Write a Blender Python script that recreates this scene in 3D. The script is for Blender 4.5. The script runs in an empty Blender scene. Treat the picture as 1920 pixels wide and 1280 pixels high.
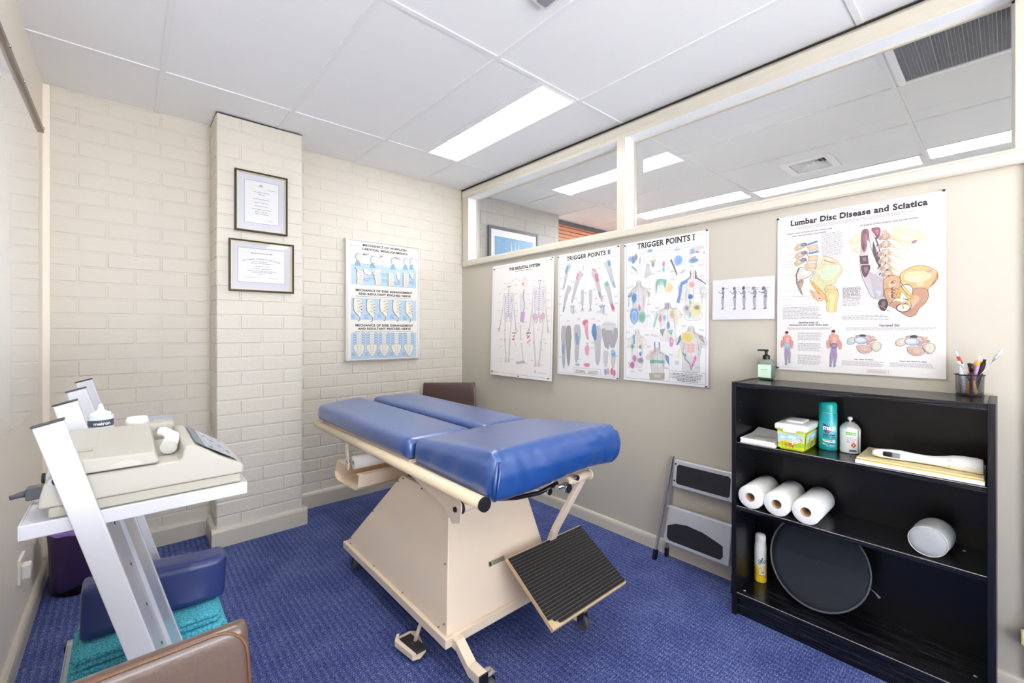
import bpy, bmesh, math, random
from mathutils import Vector, Matrix
C = bpy.context.scene
COL = C.collection
random.seed(7)
R = math.radians
# ------------------------------------------------------------ camera, world, exposure
cam_d = bpy.data.cameras.new('camera'); cam = bpy.data.objects.new('camera', cam_d); COL.objects.link(cam)
cam.location = (0, 0, 1.30); cam.rotation_euler = (R(90), 0, R(-41.42))
cam_d.sensor_width = 36; cam_d.lens = 820.6/1920*36; cam_d.shift_y = -21/1920; cam_d.clip_start = .02
C.camera = cam
C.view_settings.view_transform = 'Standard'; C.view_settings.look = 'None'
C.view_settings.gamma = 1; C.view_settings.use_curve_mapping = False
C.view_settings.exposure = 0.56
C.cycles.use_denoising = True; C.cycles.max_bounces = 16; C.cycles.diffuse_bounces = 12
C.cycles.caustics_reflective = False; C.cycles.caustics_refractive = False
w = bpy.data.worlds.new('daylight'); C.world = w; w.use_nodes = True
_wn, _wl = w.node_tree.nodes, w.node_tree.links        # pale sky above made-up bright ground, lifting the ceiling through the added windows
_wc = _wn.new('ShaderNodeTexCoord'); _ws = _wn.new('ShaderNodeSeparateXYZ'); _wl.new(_wc.outputs['Generated'], _ws.inputs[0])
_wm = _wn.new('ShaderNodeMapRange'); _wm.inputs[1].default_value = -.08; _wm.inputs[2].default_value = .08; _wl.new(_ws.outputs[2], _wm.inputs[0])
_wx = _wn.new('ShaderNodeMix'); _wx.data_type = 'RGBA'; _wl.new(_wm.outputs[0], _wx.inputs['Factor'])
_wx.inputs['A'].default_value = (.975, .985, 1.0, 1); _wx.inputs['B'].default_value = (.30, .33, .37, 1)
_wl.new(_wx.outputs['Result'], _wn['Background'].inputs[0]); _wn['Background'].inputs[1].default_value = 18.0
PANEL = 10.5      # ceiling panel brightness
H = 2.61

# ------------------------------------------------------------ materials
def lin(c):
    if isinstance(c, str):
        c = [int(c[i:i+2], 16)/255 for i in (0, 2, 4)]
    return tuple((x/12.92 if x <= .04045 else ((x+.055)/1.055)**2.4) for x in c)
MATS = {}
def mat(name, col, rough=.5, metal=0, var=.04, scale=30, bump=0, bscale=80, coat=0, spec=.5, emit=0, trans=0, ior=1.45):
    if name in MATS: return MATS[name]
    m = bpy.data.materials.new(name); m.use_nodes = True; nt = m.node_tree; b = nt.nodes['Principled BSDF']
    c = lin(col)
    tc = nt.nodes.new('ShaderNodeTexCoord'); nz = nt.nodes.new('ShaderNodeTexNoise')
    nz.inputs['Scale'].default_value = scale; nz.inputs['Detail'].default_value = 3
    nt.links.new(tc.outputs['Object'], nz.inputs['Vector'])
    mx = nt.nodes.new('ShaderNodeMix'); mx.data_type = 'RGBA'
    mx.inputs['A'].default_value = tuple(max(0, x*(1-var)) for x in c)+(1,)
    mx.inputs['B'].default_value = tuple(min(1, x*(1+var)) for x in c)+(1,)
    nt.links.new(nz.outputs['Fac'], mx.inputs['Factor']); nt.links.new(mx.outputs['Result'], b.inputs['Base Color'])
    b.inputs['Roughness'].default_value = rough; b.inputs['Metallic'].default_value = metal
    b.inputs['Coat Weight'].default_value = coat; b.inputs['Coat Roughness'].default_value = .08
    b.inputs['Specular IOR Level'].default_value = spec; b.inputs['IOR'].default_value = ior
    b.inputs['Transmission Weight'].default_value = trans
    if emit:
        b.inputs['Emission Color'].default_value = c+(1,); b.inputs['Emission Strength'].default_value = emit
    if bump:
        n2 = nt.nodes.new('ShaderNodeTexNoise'); n2.inputs['Scale'].default_value = bscale; n2.inputs['Detail'].default_value = 4
        bp = nt.nodes.new('ShaderNodeBump'); bp.inputs['Strength'].default_value = bump; bp.inputs['Distance'].default_value = .002
        nt.links.new(tc.outputs['Object'], n2.inputs['Vector']); nt.links.new(n2.outputs['Fac'], bp.inputs['Height'])
        nt.links.new(bp.outputs['Normal'], b.inputs['Normal'])
    MATS[name] = m; return m
def nodes(m): return m.node_tree.nodes, m.node_tree.links, m.node_tree.nodes['Principled BSDF']

m_brick = mat('painted_brick', 'D3CDC0', .5, var=.03, scale=5, bump=.5, bscale=60)
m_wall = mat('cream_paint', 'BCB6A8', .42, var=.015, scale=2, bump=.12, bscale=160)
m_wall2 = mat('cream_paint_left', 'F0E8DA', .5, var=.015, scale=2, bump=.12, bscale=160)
m_trim = mat('cream_gloss_trim', 'CAC4B4', .3, var=.02, scale=4)
m_ceil = mat('ceiling_tile', 'E8E8E8', .75, var=.012, scale=6, bump=.15, bscale=250)
m_bar = mat('ceiling_bar', 'E4E4E4', .5, var=.01)
m_dark = mat('shadow_gap', '2A2926', .9)
m_white = mat('white_enamel', 'D2D3D9', .22, var=.01, coat=.3)
m_whiteb = mat('grey_white_plate', 'C4C5C9', .3, var=.02)
m_device = mat('ivory_plastic', 'B4B1A6', .38, var=.02)
m_devdark = mat('ivory_plinth', 'B0AD9F', .5, var=.02)
m_cream = mat('cream_enamel', 'EAD8C0', .34, var=.03, scale=6)
m_rail = mat('rail_enamel', 'E6D3B2', .25, var=.02, coat=.3)
m_vinyl = mat('blue_vinyl', '0D468F', .42, var=.07, scale=3, bump=.9, bscale=9, coat=1)
m_vinyl.node_tree.nodes['Principled BSDF'].inputs['Coat Roughness'].default_value = .3
m_vinyl.node_tree.nodes['Principled BSDF'].inputs['Coat IOR'].default_value = 1.8
m_vinyl2 = mat('navy_vinyl', '2C3B74', .3, var=.08, scale=4, bump=.3, bscale=18, coat=.2)
m_brown = mat('brown_vinyl', '452F28', .3, var=.1, scale=6, bump=.2, bscale=120, coat=.25)
m_brown2 = mat('taupe_vinyl', '5E4A3E', .28, var=.06, scale=5, bump=.15, bscale=120, coat=.2)
m_pipe = mat('brown_piping', '6B4A30', .35)
m_black = mat('black_plastic', '17171A', .35)
m_rubber = mat('black_rubber', '1C1B20', .6, bump=.3, bscale=60)
m_tread = mat('grey_rubber_tread', '35332F', .65)
m_wheel = mat('grey_wheel', '5C5C60', .5)
m_chrome = mat('chrome', 'C9CBCE', .2, 1)
m_alu = mat('aluminium', 'A9ABB0', .35, .6, var=.05, scale=12)
m_alu2 = mat('bright_aluminium', 'C9CCD2', .38, .4, var=.05, scale=12)
m_bronze = mat('bronze_rail', '8A7C6A', .35, .5)
m_paper = mat('white_paper', 'F3F2EF', .6, var=.01)
m_paper2 = mat('roll_paper', 'F5F4F0', .8, var=.02, scale=8, bump=.3, bscale=300)
m_card = mat('brown_cardboard', 'B59A78', .8)
m_manila = mat('manila_folder', 'E9D9A8', .6, var=.05)
m_yellow = mat('yellow_folder', 'DDB64A', .6)
m_teal = mat('teal_can', '0FA3A6', .3, .15, var=.05, scale=10)
m_tealcap = mat('teal_cap', '12ABA2', .3)
m_grey = mat('grey_fabric', 'A9ACAD', .85, var=.06, scale=40, bump=.4, bscale=300)
m_green = mat('mint_soap', 'BFE6CC', .25, var=.02)
m_purple = mat('purple_bin_bag', '35254F', .28, var=.25, scale=9, bump=.6, bscale=14)
m_lilac = mat('lilac_bag_rim', '9A78C8', .3, var=.15, scale=20, bump=.5, bscale=30)
m_binblack = mat('bin_black', '15131A', .35)
m_socket = mat('socket_white', 'F1F0EC', .3)
m_socket2 = mat('socket_cream', 'E9DDB0', .35)
m_pin = mat('blue_pin', '22356E', .3)
m_silver = mat('silver_frame', 'DADAD4', .3, .4)
m_gold = mat('gold_fillet', 'D8C690', .4, .3)
m_frame = mat('dark_bronze_frame', '2F2A22', .35, .2)
m_greyfr = mat('grey_frame', '55565C', .4)
m_screen = mat('grey_panel', '84888F', .3, var=.05)
m_lcd = mat('lcd', 'B5A98F', .2)
m_fix = mat('light_frame', 'F4F4F4', .5)

def emitter(name, col, s):
    m = bpy.data.materials.new(name); m.use_nodes = True; n, l, b = nodes(m)
    b.inputs['Base Color'].default_value = (.9, .9, .9, 1)
    b.inputs['Emission Color'].default_value = lin(col)+(1,); b.inputs['Emission Strength'].default_value = s
    return m
m_light = emitter('lit_diffuser', 'FCFDFF', PANEL)
m_light2 = emitter('lit_office_diffuser', 'F4F8FF', 85.0)

# glass: thin pane, clear with a real surface reflection
m_glass = bpy.data.materials.new('window_glass'); m_glass.use_nodes = True
_n, _l, _b = nodes(m_glass)
_t = _n.new('ShaderNodeBsdfTransparent'); _t.inputs[0].default_value = (.93, .93, .95, 1)
_g = _n.new('ShaderNodeBsdfGlossy'); _g.inputs['Roughness'].default_value = .01
_q = _n.new('ShaderNodeNewGeometry'); _f = _n.new('ShaderNodeVectorMath'); _f.operation = 'DOT_PRODUCT'
_l.new(_q.outputs['Normal'], _f.inputs[0]); _l.new(_q.outputs['Incoming'], _f.inputs[1])
_c = _n.new('ShaderNodeMath'); _c.operation = 'ABSOLUTE'; _l.new(_f.outputs['Value'], _c.inputs[0])
_d = _n.new('ShaderNodeMath'); _d.operation = 'SUBTRACT'; _d.inputs[0].default_value = 1; _l.new(_c.outputs[0], _d.inputs[1])
_e = _n.new('ShaderNodeMath'); _e.operation = 'POWER'; _e.inputs[1].default_value = 5; _l.new(_d.outputs[0], _e.inputs[0]); _f = _e
_a = _n.new('ShaderNodeMath'); _a.operation = 'MULTIPLY_ADD'; _a.inputs[1].default_value = .92; _a.inputs[2].default_value = .08
_m = _n.new('ShaderNodeMixShader'); _l.new(_f.outputs[0], _a.inputs[0]); _l.new(_a.outputs[0], _m.inputs[0])
_l.new(_t.outputs[0], _m.inputs[1]); _l.new(_g.outputs[0], _m.inputs[2]); _l.new(_m.outputs[0], _n['Material Output'].inputs[0])
m_clear = mat('clear_plastic', 'E8F5EC', .1, trans=.85, ior=1.4)

# carpet
m_carpet = mat('blue_carpet', '3A4880', .95)
n, l, b = nodes(m_carpet)
tc = n.new('ShaderNodeTexCoord'); sep = n.new('ShaderNodeSeparateXYZ'); l.new(tc.outputs['Object'], sep.inputs[0])
def math_(op, a, b2=None, c2=None):
    q = n.new('ShaderNodeMath'); q.operation = op
    for i, s in enumerate((a, b2, c2)):
        if s is None: continue
        if isinstance(s, (int, float)): q.inputs[i].default_value = s
        else: l.new(s, q.inputs[i])
    return q.outputs[0]
fine = n.new('ShaderNodeTexNoise'); fine.inputs['Scale'].default_value = 260; fine.inputs['Detail'].default_value = 2
mid = n.new('ShaderNodeTexNoise'); mid.inputs['Scale'].default_value = 70; mid.inputs['Detail'].default_value = 3
big = n.new('ShaderNodeTexNoise'); big.inputs['Scale'].default_value = 5
for q in (fine, mid, big): l.new(tc.outputs['Object'], q.inputs['Vector'])
rib = math_('SINE', math_('MULTIPLY_ADD', sep.outputs[0], 2*math.pi/.026, math_('MULTIPLY', mid.outputs[0], 5.0)))
dash = math_('SINE', math_('MULTIPLY', sep.outputs[1], 2*math.pi/.011))
hgt = math_('ADD', math_('MULTIPLY', rib, .05), math_('ADD', math_('MULTIPLY', fine.outputs[0], 1.5), math_('MULTIPLY', dash, .05)))
hgt = math_('ADD', hgt, math_('MULTIPLY', mid.outputs[0], .45))
hgt = math_('ADD', hgt, math_('MULTIPLY', big.outputs[0], .25))
cr = n.new('ShaderNodeValToRGB')
e = cr.color_ramp.elements; e[0].position = .1; e[0].color = lin('1A2353')+(1,); e[1].position = .95; e[1].color = lin('B2BDE6')+(1,)
k = e.new(.5); k.color = lin('4C5994')+(1,)
mp = n.new('ShaderNodeMapRange'); l.new(hgt, mp.inputs[0]); mp.inputs[1].default_value = .62; mp.inputs[2].default_value = 1.65
l.new(mp.outputs[0], cr.inputs[0]); l.new(cr.outputs[0], b.inputs['Base Color'])
bp = n.new('ShaderNodeBump'); bp.inputs['Strength'].default_value = .8; bp.inputs['Distance'].default_value = .004
l.new(hgt, bp.inputs['Height']); l.new(bp.outputs[0], b.inputs['Normal']); b.inputs['Roughness'].default_value = 1
b.inputs['Specular IOR Level'].default_value = .1

# towel: knobbly terry
m_towel = mat('turquoise_towel', '2FA9BC', .95)
n, l, b = nodes(m_towel)
tc = n.new('ShaderNodeTexCoord'); v = n.new('ShaderNodeTexVoronoi'); v.inputs['Scale'].default_value = 170; l.new(tc.outputs['Object'], v.inputs['Vector'])
cr = n.new('ShaderNodeValToRGB'); l.new(v.outputs['Distance'], cr.inputs[0])
cr.color_ramp.elements[0].color = lin('86E4EE')+(1,); cr.color_ramp.elements[1].color = lin('2AA3BC')+(1,); cr.color_ramp.elements[1].position = .8
l.new(cr.outputs[0], b.inputs['Base Color'])
bp = n.new('ShaderNodeBump'); bp.invert = True; bp.inputs['Strength'].default_value = 1; bp.inputs['Distance'].default_value = .004
l.new(v.outputs['Distance'], bp.inputs['Height']); l.new(bp.outputs[0], b.inputs['Normal'])

# black ash wood of the bookcase (grain runs along one axis)
def wood(name, axis, dark, light, rough):
    m = mat(name, dark, rough); n, l, b = nodes(m)
    tc = n.new('ShaderNodeTexCoord'); mp = n.new('ShaderNodeMapping'); l.new(tc.outputs['Object'], mp.inputs[0])
    s = [260, 260, 260]; s[axis] = 6; mp.inputs['Scale'].default_value = s
    nz = n.new('ShaderNodeTexNoise'); nz.inputs['Scale'].default_value = 1; nz.inputs['Detail'].default_value = 4; nz.inputs['Roughness'].default_value = .7
    l.new(mp.outputs[0], nz.inputs['Vector'])
    cr = n.new('ShaderNodeValToRGB'); l.new(nz.outputs[0], cr.inputs[0])
    cr.color_ramp.elements[0].position = .5; cr.color_ramp.elements[0].color = lin(dark)+(1,)
    cr.color_ramp.elements[1].position = .8; cr.color_ramp.elements[1].color = lin(light)+(1,)
    l.new(cr.outputs[0], b.inputs['Base Color'])
    bp = n.new('ShaderNodeBump'); bp.inputs['Strength'].default_value = .25; bp.inputs['Distance'].default_value = .001
    l.new(nz.outputs[0], bp.inputs['Height']); l.new(bp.outputs[0], b.inputs['Normal']); return m
m_ash = wood('black_ash', 1, '0B0B0E', '4A4A54', .2)
m_ashv = wood('black_ash_upright', 2, '0C0C10', '2A2C36', .34)
m_ashb = mat('black_backboard', '0E0E11', .3, var=.3, scale=4)
m_slat = wood('orange_cedar_slat', 0, 'C9825E', 'D9977250'[:6], .5)
m_mesh = mat('black_mesh_fabric', '2A2E36', .85, var=.2, scale=8, bump=1, bscale=700)
m_grit = mat('anti_slip_grit', '202126', .5, var=.9, scale=180, bump=1, bscale=220)

# printed ink: colour stored on the face corners of the printed sheet
def ink_mat(name, rough, coat=0):
    m = bpy.data.materials.new(name); m.use_nodes = True; n, l, b = nodes(m)
    a = n.new('ShaderNodeAttribute'); a.attribute_name = 'ink'; l.new(a.outputs['Color'], b.inputs['Base Color'])
    b.inputs['Roughness'].default_value = rough; b.inputs['Coat Weight'].default_value = coat; b.inputs['Coat Roughness'].default_value = .15
    return m
m_ink = ink_mat('printed_sheet', .38)
m_inkmat = ink_mat('printed_matt', .6)
m_inkcan = ink_mat('printed_tin', .3)

# ------------------------------------------------------------ mesh helper
class MB:
    def __init__(s): s.v = []; s.f = []; s.m = []; s.s = []
    def add(s, v, f, m=0, smooth=False, M=None):
        o = len(s.v); s.v += [tuple(M @ Vector(p)) if M else tuple(p) for p in v]
        s.f += [tuple(o+i for i in q) for q in f]; s.m += [m]*len(f); s.s += [smooth]*len(f); return s
    def box(s, x0, x1, y0, y1, z0, z1, m=0, M=None):
        v = [(x, y, z) for z in (z0, z1) for y in (y0, y1) for x in (x0, x1)]
        return s.add(v, [(0,2,3,1),(4,5,7,6),(0,1,5,4),(2,6,7,3),(0,4,6,2),(1,3,7,5)], m, False, M)
    def cyl(s, p0, p1, r0, r1=None, n=24, m=0, caps=True, smooth=True, mc=None):
        r1 = r0 if r1 is None else r1; p0 = Vector(p0); p1 = Vector(p1); d = (p1-p0).normalized()
        a = d.orthogonal().normalized(); b = d.cross(a); v = []
        for p, r in ((p0, r0), (p1, r1)):
            for i in range(n):
                t = 2*math.pi*i/n; v.append(p+a*math.cos(t)*r+b*math.sin(t)*r)
        s.add(v, [(i, (i+1) % n, n+(i+1) % n, n+i) for i in range(n)], m, smooth)
        if caps:
            o = len(s.v)-2*n; s.f += [tuple(o+i for i in range(n-1, -1, -1)), tuple(o+n+i for i in range(n))]
            s.m += [m if mc is None else mc]*2; s.s += [False]*2
        return s
    def tube(s, pts, r, n=12, m=0, close=False):
        pts = [Vector(p) for p in pts]; N = len(pts); rings = []
        up = None; o = len(s.v)
        for i, p in enumerate(pts):
            d = (pts[min(i+1, N-1)]-pts[max(i-1, 0)])
            if close: d = pts[(i+1) % N]-pts[i-1]
            d.normalize()
            if up is None: up = d.orthogonal().normalized()
            up = (up-d*up.dot(d)).normalized(); b = d.cross(up)
            rr = r[i] if isinstance(r, (list, tuple)) else r
            s.v += [tuple(p+up*math.cos(2*math.pi*k/n)*rr+b*math.sin(2*math.pi*k/n)*rr) for k in range(n)]
        M_ = N if close else N-1
        for i in range(M_):
            j = (i+1) % N
            for k in range(n): s.f.append((o+i*n+k, o+i*n+(k+1) % n, o+j*n+(k+1) % n, o+j*n+k)); s.m.append(m); s.s.append(True)
        if not close:
            s.f += [tuple(o+k for k in range(n-1, -1, -1)), tuple(o+(N-1)*n+k for k in range(n))]; s.m += [m]*2; s.s += [False]*2
        return s
    def lathe(s, prof, c=(0,0,0), n=32, m=0, ms=None, axis='z', smooth=True, caps=True):
        o = len(s.v); N = len(prof)
        for r, h in prof:
            for k in range(n):
                t = 2*math.pi*k/n; a, b = r*math.cos(t), r*math.sin(t)
                p = {'z': (a, b, h), 'x': (h, a, b), 'y': (b, h, a)}[axis]
                s.v.append((c[0]+p[0], c[1]+p[1], c[2]+p[2]))
        for i in range(N-1):
            for k in range(n):
                s.f.append((o+i*n+k, o+i*n+(k+1) % n, o+(i+1)*n+(k+1) % n, o+(i+1)*n+k)); s.m.append(ms[i] if ms else m); s.s.append(smooth)
        if not caps: return s
        if prof[0][0] > 1e-5: s.f.append(tuple(o+k for k in range(n-1, -1, -1))); s.m.append(ms[0] if ms else m); s.s.append(False)
        if prof[-1][0] > 1e-5: s.f.append(tuple(o+(N-1)*n+k for k in range(n))); s.m.append(ms[-1] if ms else m); s.s.append(False)
        return s
    def prism(s, poly, axis, a0, a1, m=0, M=None):
        f = {'x': lambda p, a: (a, p[0], p[1]), 'y': lambda p, a: (p[0], a, p[1]), 'z': lambda p, a: (p[0], p[1], a)}[axis]
        N = len(poly); v = [f(p, a0) for p in poly]+[f(p, a1) for p in poly]
        return s.add(v, [tuple(range(N)), tuple(range(2*N-1, N-1, -1))]+[(i, N+i, N+(i+1) % N, (i+1) % N) for i in range(N)], m, False, M)
    def rbox(s, x0, x1, y0, y1, z0, z1, r=.02, puff=0, n=(10, 10, 4), warp=None, m=0):
        """padded cushion: a box with rounded edges whose top swells by puff"""
        X, Y, Z = (x0+x1)/2, (y0+y1)/2, (z0+z1)/2; hx, hy, hz = (x1-x0)/2, (y1-y0)/2, (z1-z0)/2
        bm = bmesh.new(); verts = {}
        def P(i, j, k):
            key = (i, j, k)
            if key in verts: return verts[key]
            def q(a, nn, hh):                      # denser towards the edges
                t = -1+2*a/nn; t = math.copysign(1-(1-abs(t))**1.6, t); return t*hh
            p = Vector((q(i, n[0], hx), q(j, n[1], hy), q(k, n[2], hz)))
            c = Vector((max(-hx+r, min(hx-r, p.x)), max(-hy+r, min(hy-r, p.y)), max(-hz+r, min(hz-r, p.z))))
            d = p-c
            if d.length > 1e-9: p = c+d.normalized()*r
            if p.z > 0: p.z += puff*(1-(p.x/hx)**2)*(1-(p.y/hy)**4)
            p = Vector((p.x+X, p.y+Y, p.z+Z))
            if warp: p = Vector(warp(p))
            verts[key] = bm.verts.new(p); return verts[key]
        def quad(a, b, c, d):
            try: bm.faces.new([P(*a), P(*b), P(*c), P(*d)])
            except ValueError: pass
        for i in range(n[0]):
            for j in range(n[1]):
                quad((i,j,0),(i,j+1,0),(i+1,j+1,0),(i+1,j,0)); quad((i,j,n[2]),(i+1,j,n[2]),(i+1,j+1,n[2]),(i,j+1,n[2]))
        for i in range(n[0]):
            for k in range(n[2]):
                quad((i,0,k),(i+1,0,k),(i+1,0,k+1),(i,0,k+1)); quad((i,n[1],k),(i,n[1],k+1),(i+1,n[1],k+1),(i+1,n[1],k))
        for j in range(n[1]):
            for k in range(n[2]):
                quad((0,j,k),(0,j,k+1),(0,j+1,k+1),(0,j+1,k)); quad((n[0],j,k),(n[0],j+1,k),(n[0],j+1,k+1),(n[0],j,k+1))
        bm.verts.index_update()
        s.add([v.co[:] for v in bm.verts], [tuple(v.index for v in f.verts) for f in bm.faces], m, True); bm.free(); return s
    def build(s, name, mats, parent=None, bevel=0, local=False, recalc=True, cols=None):
        me = bpy.data.meshes.new(name); off = Vector((0,0,0))
        if parent is not None and not local:
            off = Vector(parent.get('_o', (0,0,0)))
        me.from_pydata([tuple(Vector(p)-off) for p in s.v], [], s.f)
        for mm in (mats if isinstance(mats, (list, tuple)) else [mats]): me.materials.append(mm)
        me.polygons.foreach_set('material_index', s.m); me.polygons.foreach_set('use_smooth', s.s)
        if recalc:
            bm = bmesh.new(); bm.from_mesh(me); bmesh.ops.recalc_face_normals(bm, faces=bm.faces); bm.to_mesh(me); bm.free()
        o = bpy.data.objects.new(name, me); COL.objects.link(o)
        if parent is not None: o.parent = parent; o['_o'] = tuple(off)
        if bevel:
            bv = o.modifiers.new('soft_edges', 'BEVEL'); bv.width = bevel; bv.segments = 2; bv.limit_method = 'ANGLE'; bv.angle_limit = R(40)
            bv.harden_normals = False
        return o
def split_build(mb, name, mats, parent, **kw):
    """one object for every separate piece collected in mb"""
    par = list(range(len(mb.v)))
    def root(i):
        while par[i] != i: par[i] = par[par[i]]; i = par[i]
        return i
    for f in mb.f:
        for i in f[1:]: par[root(i)] = root(f[0])
    groups = {}
    for k, f in enumerate(mb.f): groups.setdefault(root(f[0]), []).append(k)
    for ks in groups.values():
        q = MB(); ids = {}
        for k in ks:
            q.f.append(tuple(ids.setdefault(i, len(ids)) for i in mb.f[k])); q.m.append(mb.m[k]); q.s.append(mb.s[k])
        q.v = [mb.v[i] for i in ids]; q.build(name, mats, parent, **kw)
def tag(o, label, cat, group=None, kind=None):
    if label: o['label'] = label
    if cat: o['category'] = cat
    if group: o['group'] = group
    if kind: o['kind'] = kind
    return o
def thing(name, label, cat, loc, group=None, rz=0):
    o = bpy.data.objects.new(name, None); COL.objects.link(o); o.location = loc; o.rotation_euler = (0, 0, rz)
    o.empty_display_size = .1; o['_o'] = tuple(loc)
    return tag(o, label, cat, group)
def struct(o): o['kind'] = 'structure'; return o
def dup(root, loc, label, rz=None):
    r = root.copy(); COL.objects.link(r); r.location = loc; r['label'] = label
    if rz is not None: r.rotation_euler = (0, 0, rz)
    for ch in list(root.children):
        c = ch.copy(); COL.objects.link(c); c.parent = r
        for g in ch.children:
            d = g.copy(); COL.objects.link(d); d.parent = c
    return r

# ------------------------------------------------------------ text and print
GL = {}
def glyphs(txt, serif=False, bold=0.0):
    key = (txt, serif, bold)
    if key in GL: return GL[key]
    cu = bpy.data.curves.new('t', 'FONT'); cu.body = txt; cu.resolution_u = 3; cu.offset = bold; cu.space_character = 1.08 if serif else 1.0
    ob = bpy.data.objects.new('t', cu); COL.objects.link(ob); dg = bpy.context.evaluated_depsgraph_get()
    me = ob.evaluated_get(dg).to_mesh(); V = [v.co.copy() for v in me.vertices]; F = [tuple(p.vertices) for p in me.polygons]
    quads = []
    if serif and V:
        cnt = {}
        for f in F:
            for a, b in zip(f, f[1:]+f[:1]): cnt[(min(a, b), max(a, b))] = cnt.get((min(a, b), max(a, b)), 0)+1
        for (a, b), c in cnt.items():
            if c > 1: continue
            p, q = V[a], V[b]
            if abs(p.y-q.y) < .004 and .06 < abs(p.x-q.x) < .2:
                x0, x1 = min(p.x, q.x)-.085, max(p.x, q.x)+.085; y = p.y
                s = 1 if y < .2 else -1
                quads.append([(x0, y), (x1, y), (x1, y+s*.055), (x0, y+s*.055)])
    polys = [[(V[i].x, V[i].y) for i in f] for f in F]+quads
    ob.evaluated_get(dg).to_mesh_clear(); bpy.data.objects.remove(ob); bpy.data.curves.remove(cu)
    xs = [p[0] for q in polys for p in q] or [0, 1]; ys = [p[1] for q in polys for p in q] or [0, 1]
    GL[key] = (polys, min(xs), max(xs), min(ys), max(ys)); return GL[key]

class Art:
    """flat print: coloured polygons in sheet coordinates (u right, v up, metres)"""
    def __init__(s, W, Hh, base='F4F3F0'):
        s.W, s.H = W, Hh; s.p = []; s.lay = 0; s.rect(0, 0, W, Hh, base); s.rnd = random.Random(int(W*1000)+int(Hh*777))
    fade = 0.0; gain = 1.0
    def ink(s, col):
        c = lin(col); k = s.fade*(0 if max(c)-min(c) < .03 and max(c) < .05 else 1)
        return tuple(x*(1-k)+.88*k for x in c)
    def poly(s, pts, col, dl=1):
        s.lay += dl; s.p.append((pts, s.ink(col), s.lay))
    def rect(s, u0, v0, u1, v1, col): s.poly([(u0, v0), (u1, v0), (u1, v1), (u0, v1)], col)
    etch = False
    @staticmethod
    def mix(col, k, other='F4F2F0'):
        a = [int(col[i:i+2], 16) for i in (0, 2, 4)]; b = [int(other[i:i+2], 16) for i in (0, 2, 4)]
        return '%02X%02X%02X' % tuple(int(x*(1-k)+y*k) for x, y in zip(a, b))
    def ell(s, u, v, a, b, col, rot=0, n=18):
        def pts(k, j=0):
            c_, s_ = math.cos(rot), math.sin(rot); o = []
            for i in range(n):
                t = 2*math.pi*i/n; q = k*(1+j*math.sin(3*t+u*90)+j*.7*math.sin(5*t+v*70)); x, y = a*q*math.cos(t), b*q*math.sin(t)
                o.append((u+x*c_-y*s_, v+x*s_+y*c_))
            return o
        if s.etch and min(a, b) > .0065:
            s.poly(pts(1.12, .06), s.mix(col, .5)); s.poly(pts(.95, .05), s.mix(col, .18)); s.hatch(pts(.9, .04), s.mix(col, .25, '303038'), .0030, .9+u*7, .0006)
            s.poly(pts(.5, .1), col)
        else: s.poly(pts(1), col)
    def hatch(s, pts, col, gap=.0035, ang=.8, w=.0007):
        s.lay += 1; c_, s_ = math.cos(-ang), math.sin(-ang); q = [(x*c_-y*s_, x*s_+y*c_) for x, y in pts]; N = len(q)
        y = min(p[1] for p in q)+gap*.5; top = max(p[1] for p in q); k = s.ink(col)
        while y < top:
            xs = sorted(a[0]+(y-a[1])*(b[0]-a[0])/(b[1]-a[1]) for a, b in ((q[i], q[i-1]) for i in range(N)) if (a[1] > y) != (b[1] > y))
            for a, b in zip(xs[::2], xs[1::2]):
                L = b-a
                if L < gap*1.5: continue
                a += L*s.rnd.uniform(.02, .25); b -= L*s.rnd.uniform(.02, .45)
                s.p.append(([(x*c_+Y*s_, -x*s_+Y*c_) for x, Y in ((a, y-w/2), (b, y-w*.1), (b, y+w*.1), (a, y+w/2))], k, s.lay))
            y += gap*s.rnd.uniform(.7, 1.3)
    @staticmethod
    def chaikin(p, k=2, closed=True):
        for _ in range(k):
            o = [] if closed else [p[0]]
            for i in range(len(p) if closed else len(p)-1):
                a, b = p[i], p[(i+1) % len(p)]; o += [(a[0]*.8+b[0]*.2, a[1]*.8+b[1]*.2), (a[0]*.2+b[0]*.8, a[1]*.2+b[1]*.8)]
            p = o+([] if closed else [p[-1]])
        return p
    def line(s, pts, w, col, taper=1):
        s.lay += 1; N = len(pts)
        for i in range(N-1):
            (x0, y0), (x1, y1) = pts[i], pts[i+1]; d = math.hypot(x1-x0, y1-y0) or 1e-6
            nx, ny = -(y1-y0)/d, (x1-x0)/d
            wa = w*(1+(taper-1)*i/(N-1))/2; wb = w*(1+(taper-1)*(i+1)/(N-1))/2
            s.p.append(([(x0+nx*wa, y0+ny*wa), (x0-nx*wa, y0-ny*wa), (x1-nx*wb, y1-ny*wb), (x1+nx*wb, y1+ny*wb)], s.ink(col), s.lay))
    def loop(s, pts, w, col): s.line(list(pts)+[pts[0]], w, col)
    def frame(s, u0, v0, u1, v1, w, col): s.loop([(u0, v0), (u1, v0), (u1, v1), (u0, v1)], w, col)
    def shape(s, pts, fill, edge=None, w=.0012):
        if len(pts) >= 5: pts = s.chaikin(pts)
        s.poly(pts, fill)
        if s.etch:
            W_ = max(p[0] for p in pts)-min(p[0] for p in pts); H_ = max(p[1] for p in pts)-min(p[1] for p in pts)
            if min(W_, H_) > .008:
                s.hatch(pts, s.mix(fill, .22, '28242C'), .0034, .3+s.rnd.random()*1.2, .0009)
                u, v = sum(p[0] for p in pts)/len(pts), sum(p[1] for p in pts)/len(pts)
                if min(W_, H_) > .02: s.poly([(u+(x-u)*.45+W_*.04, v+(y-v)*.45+H_*.05) for x, y in pts], s.mix(fill, .25, 'FFFFFF'))
        if edge: s.loop(pts, w, edge)
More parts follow.
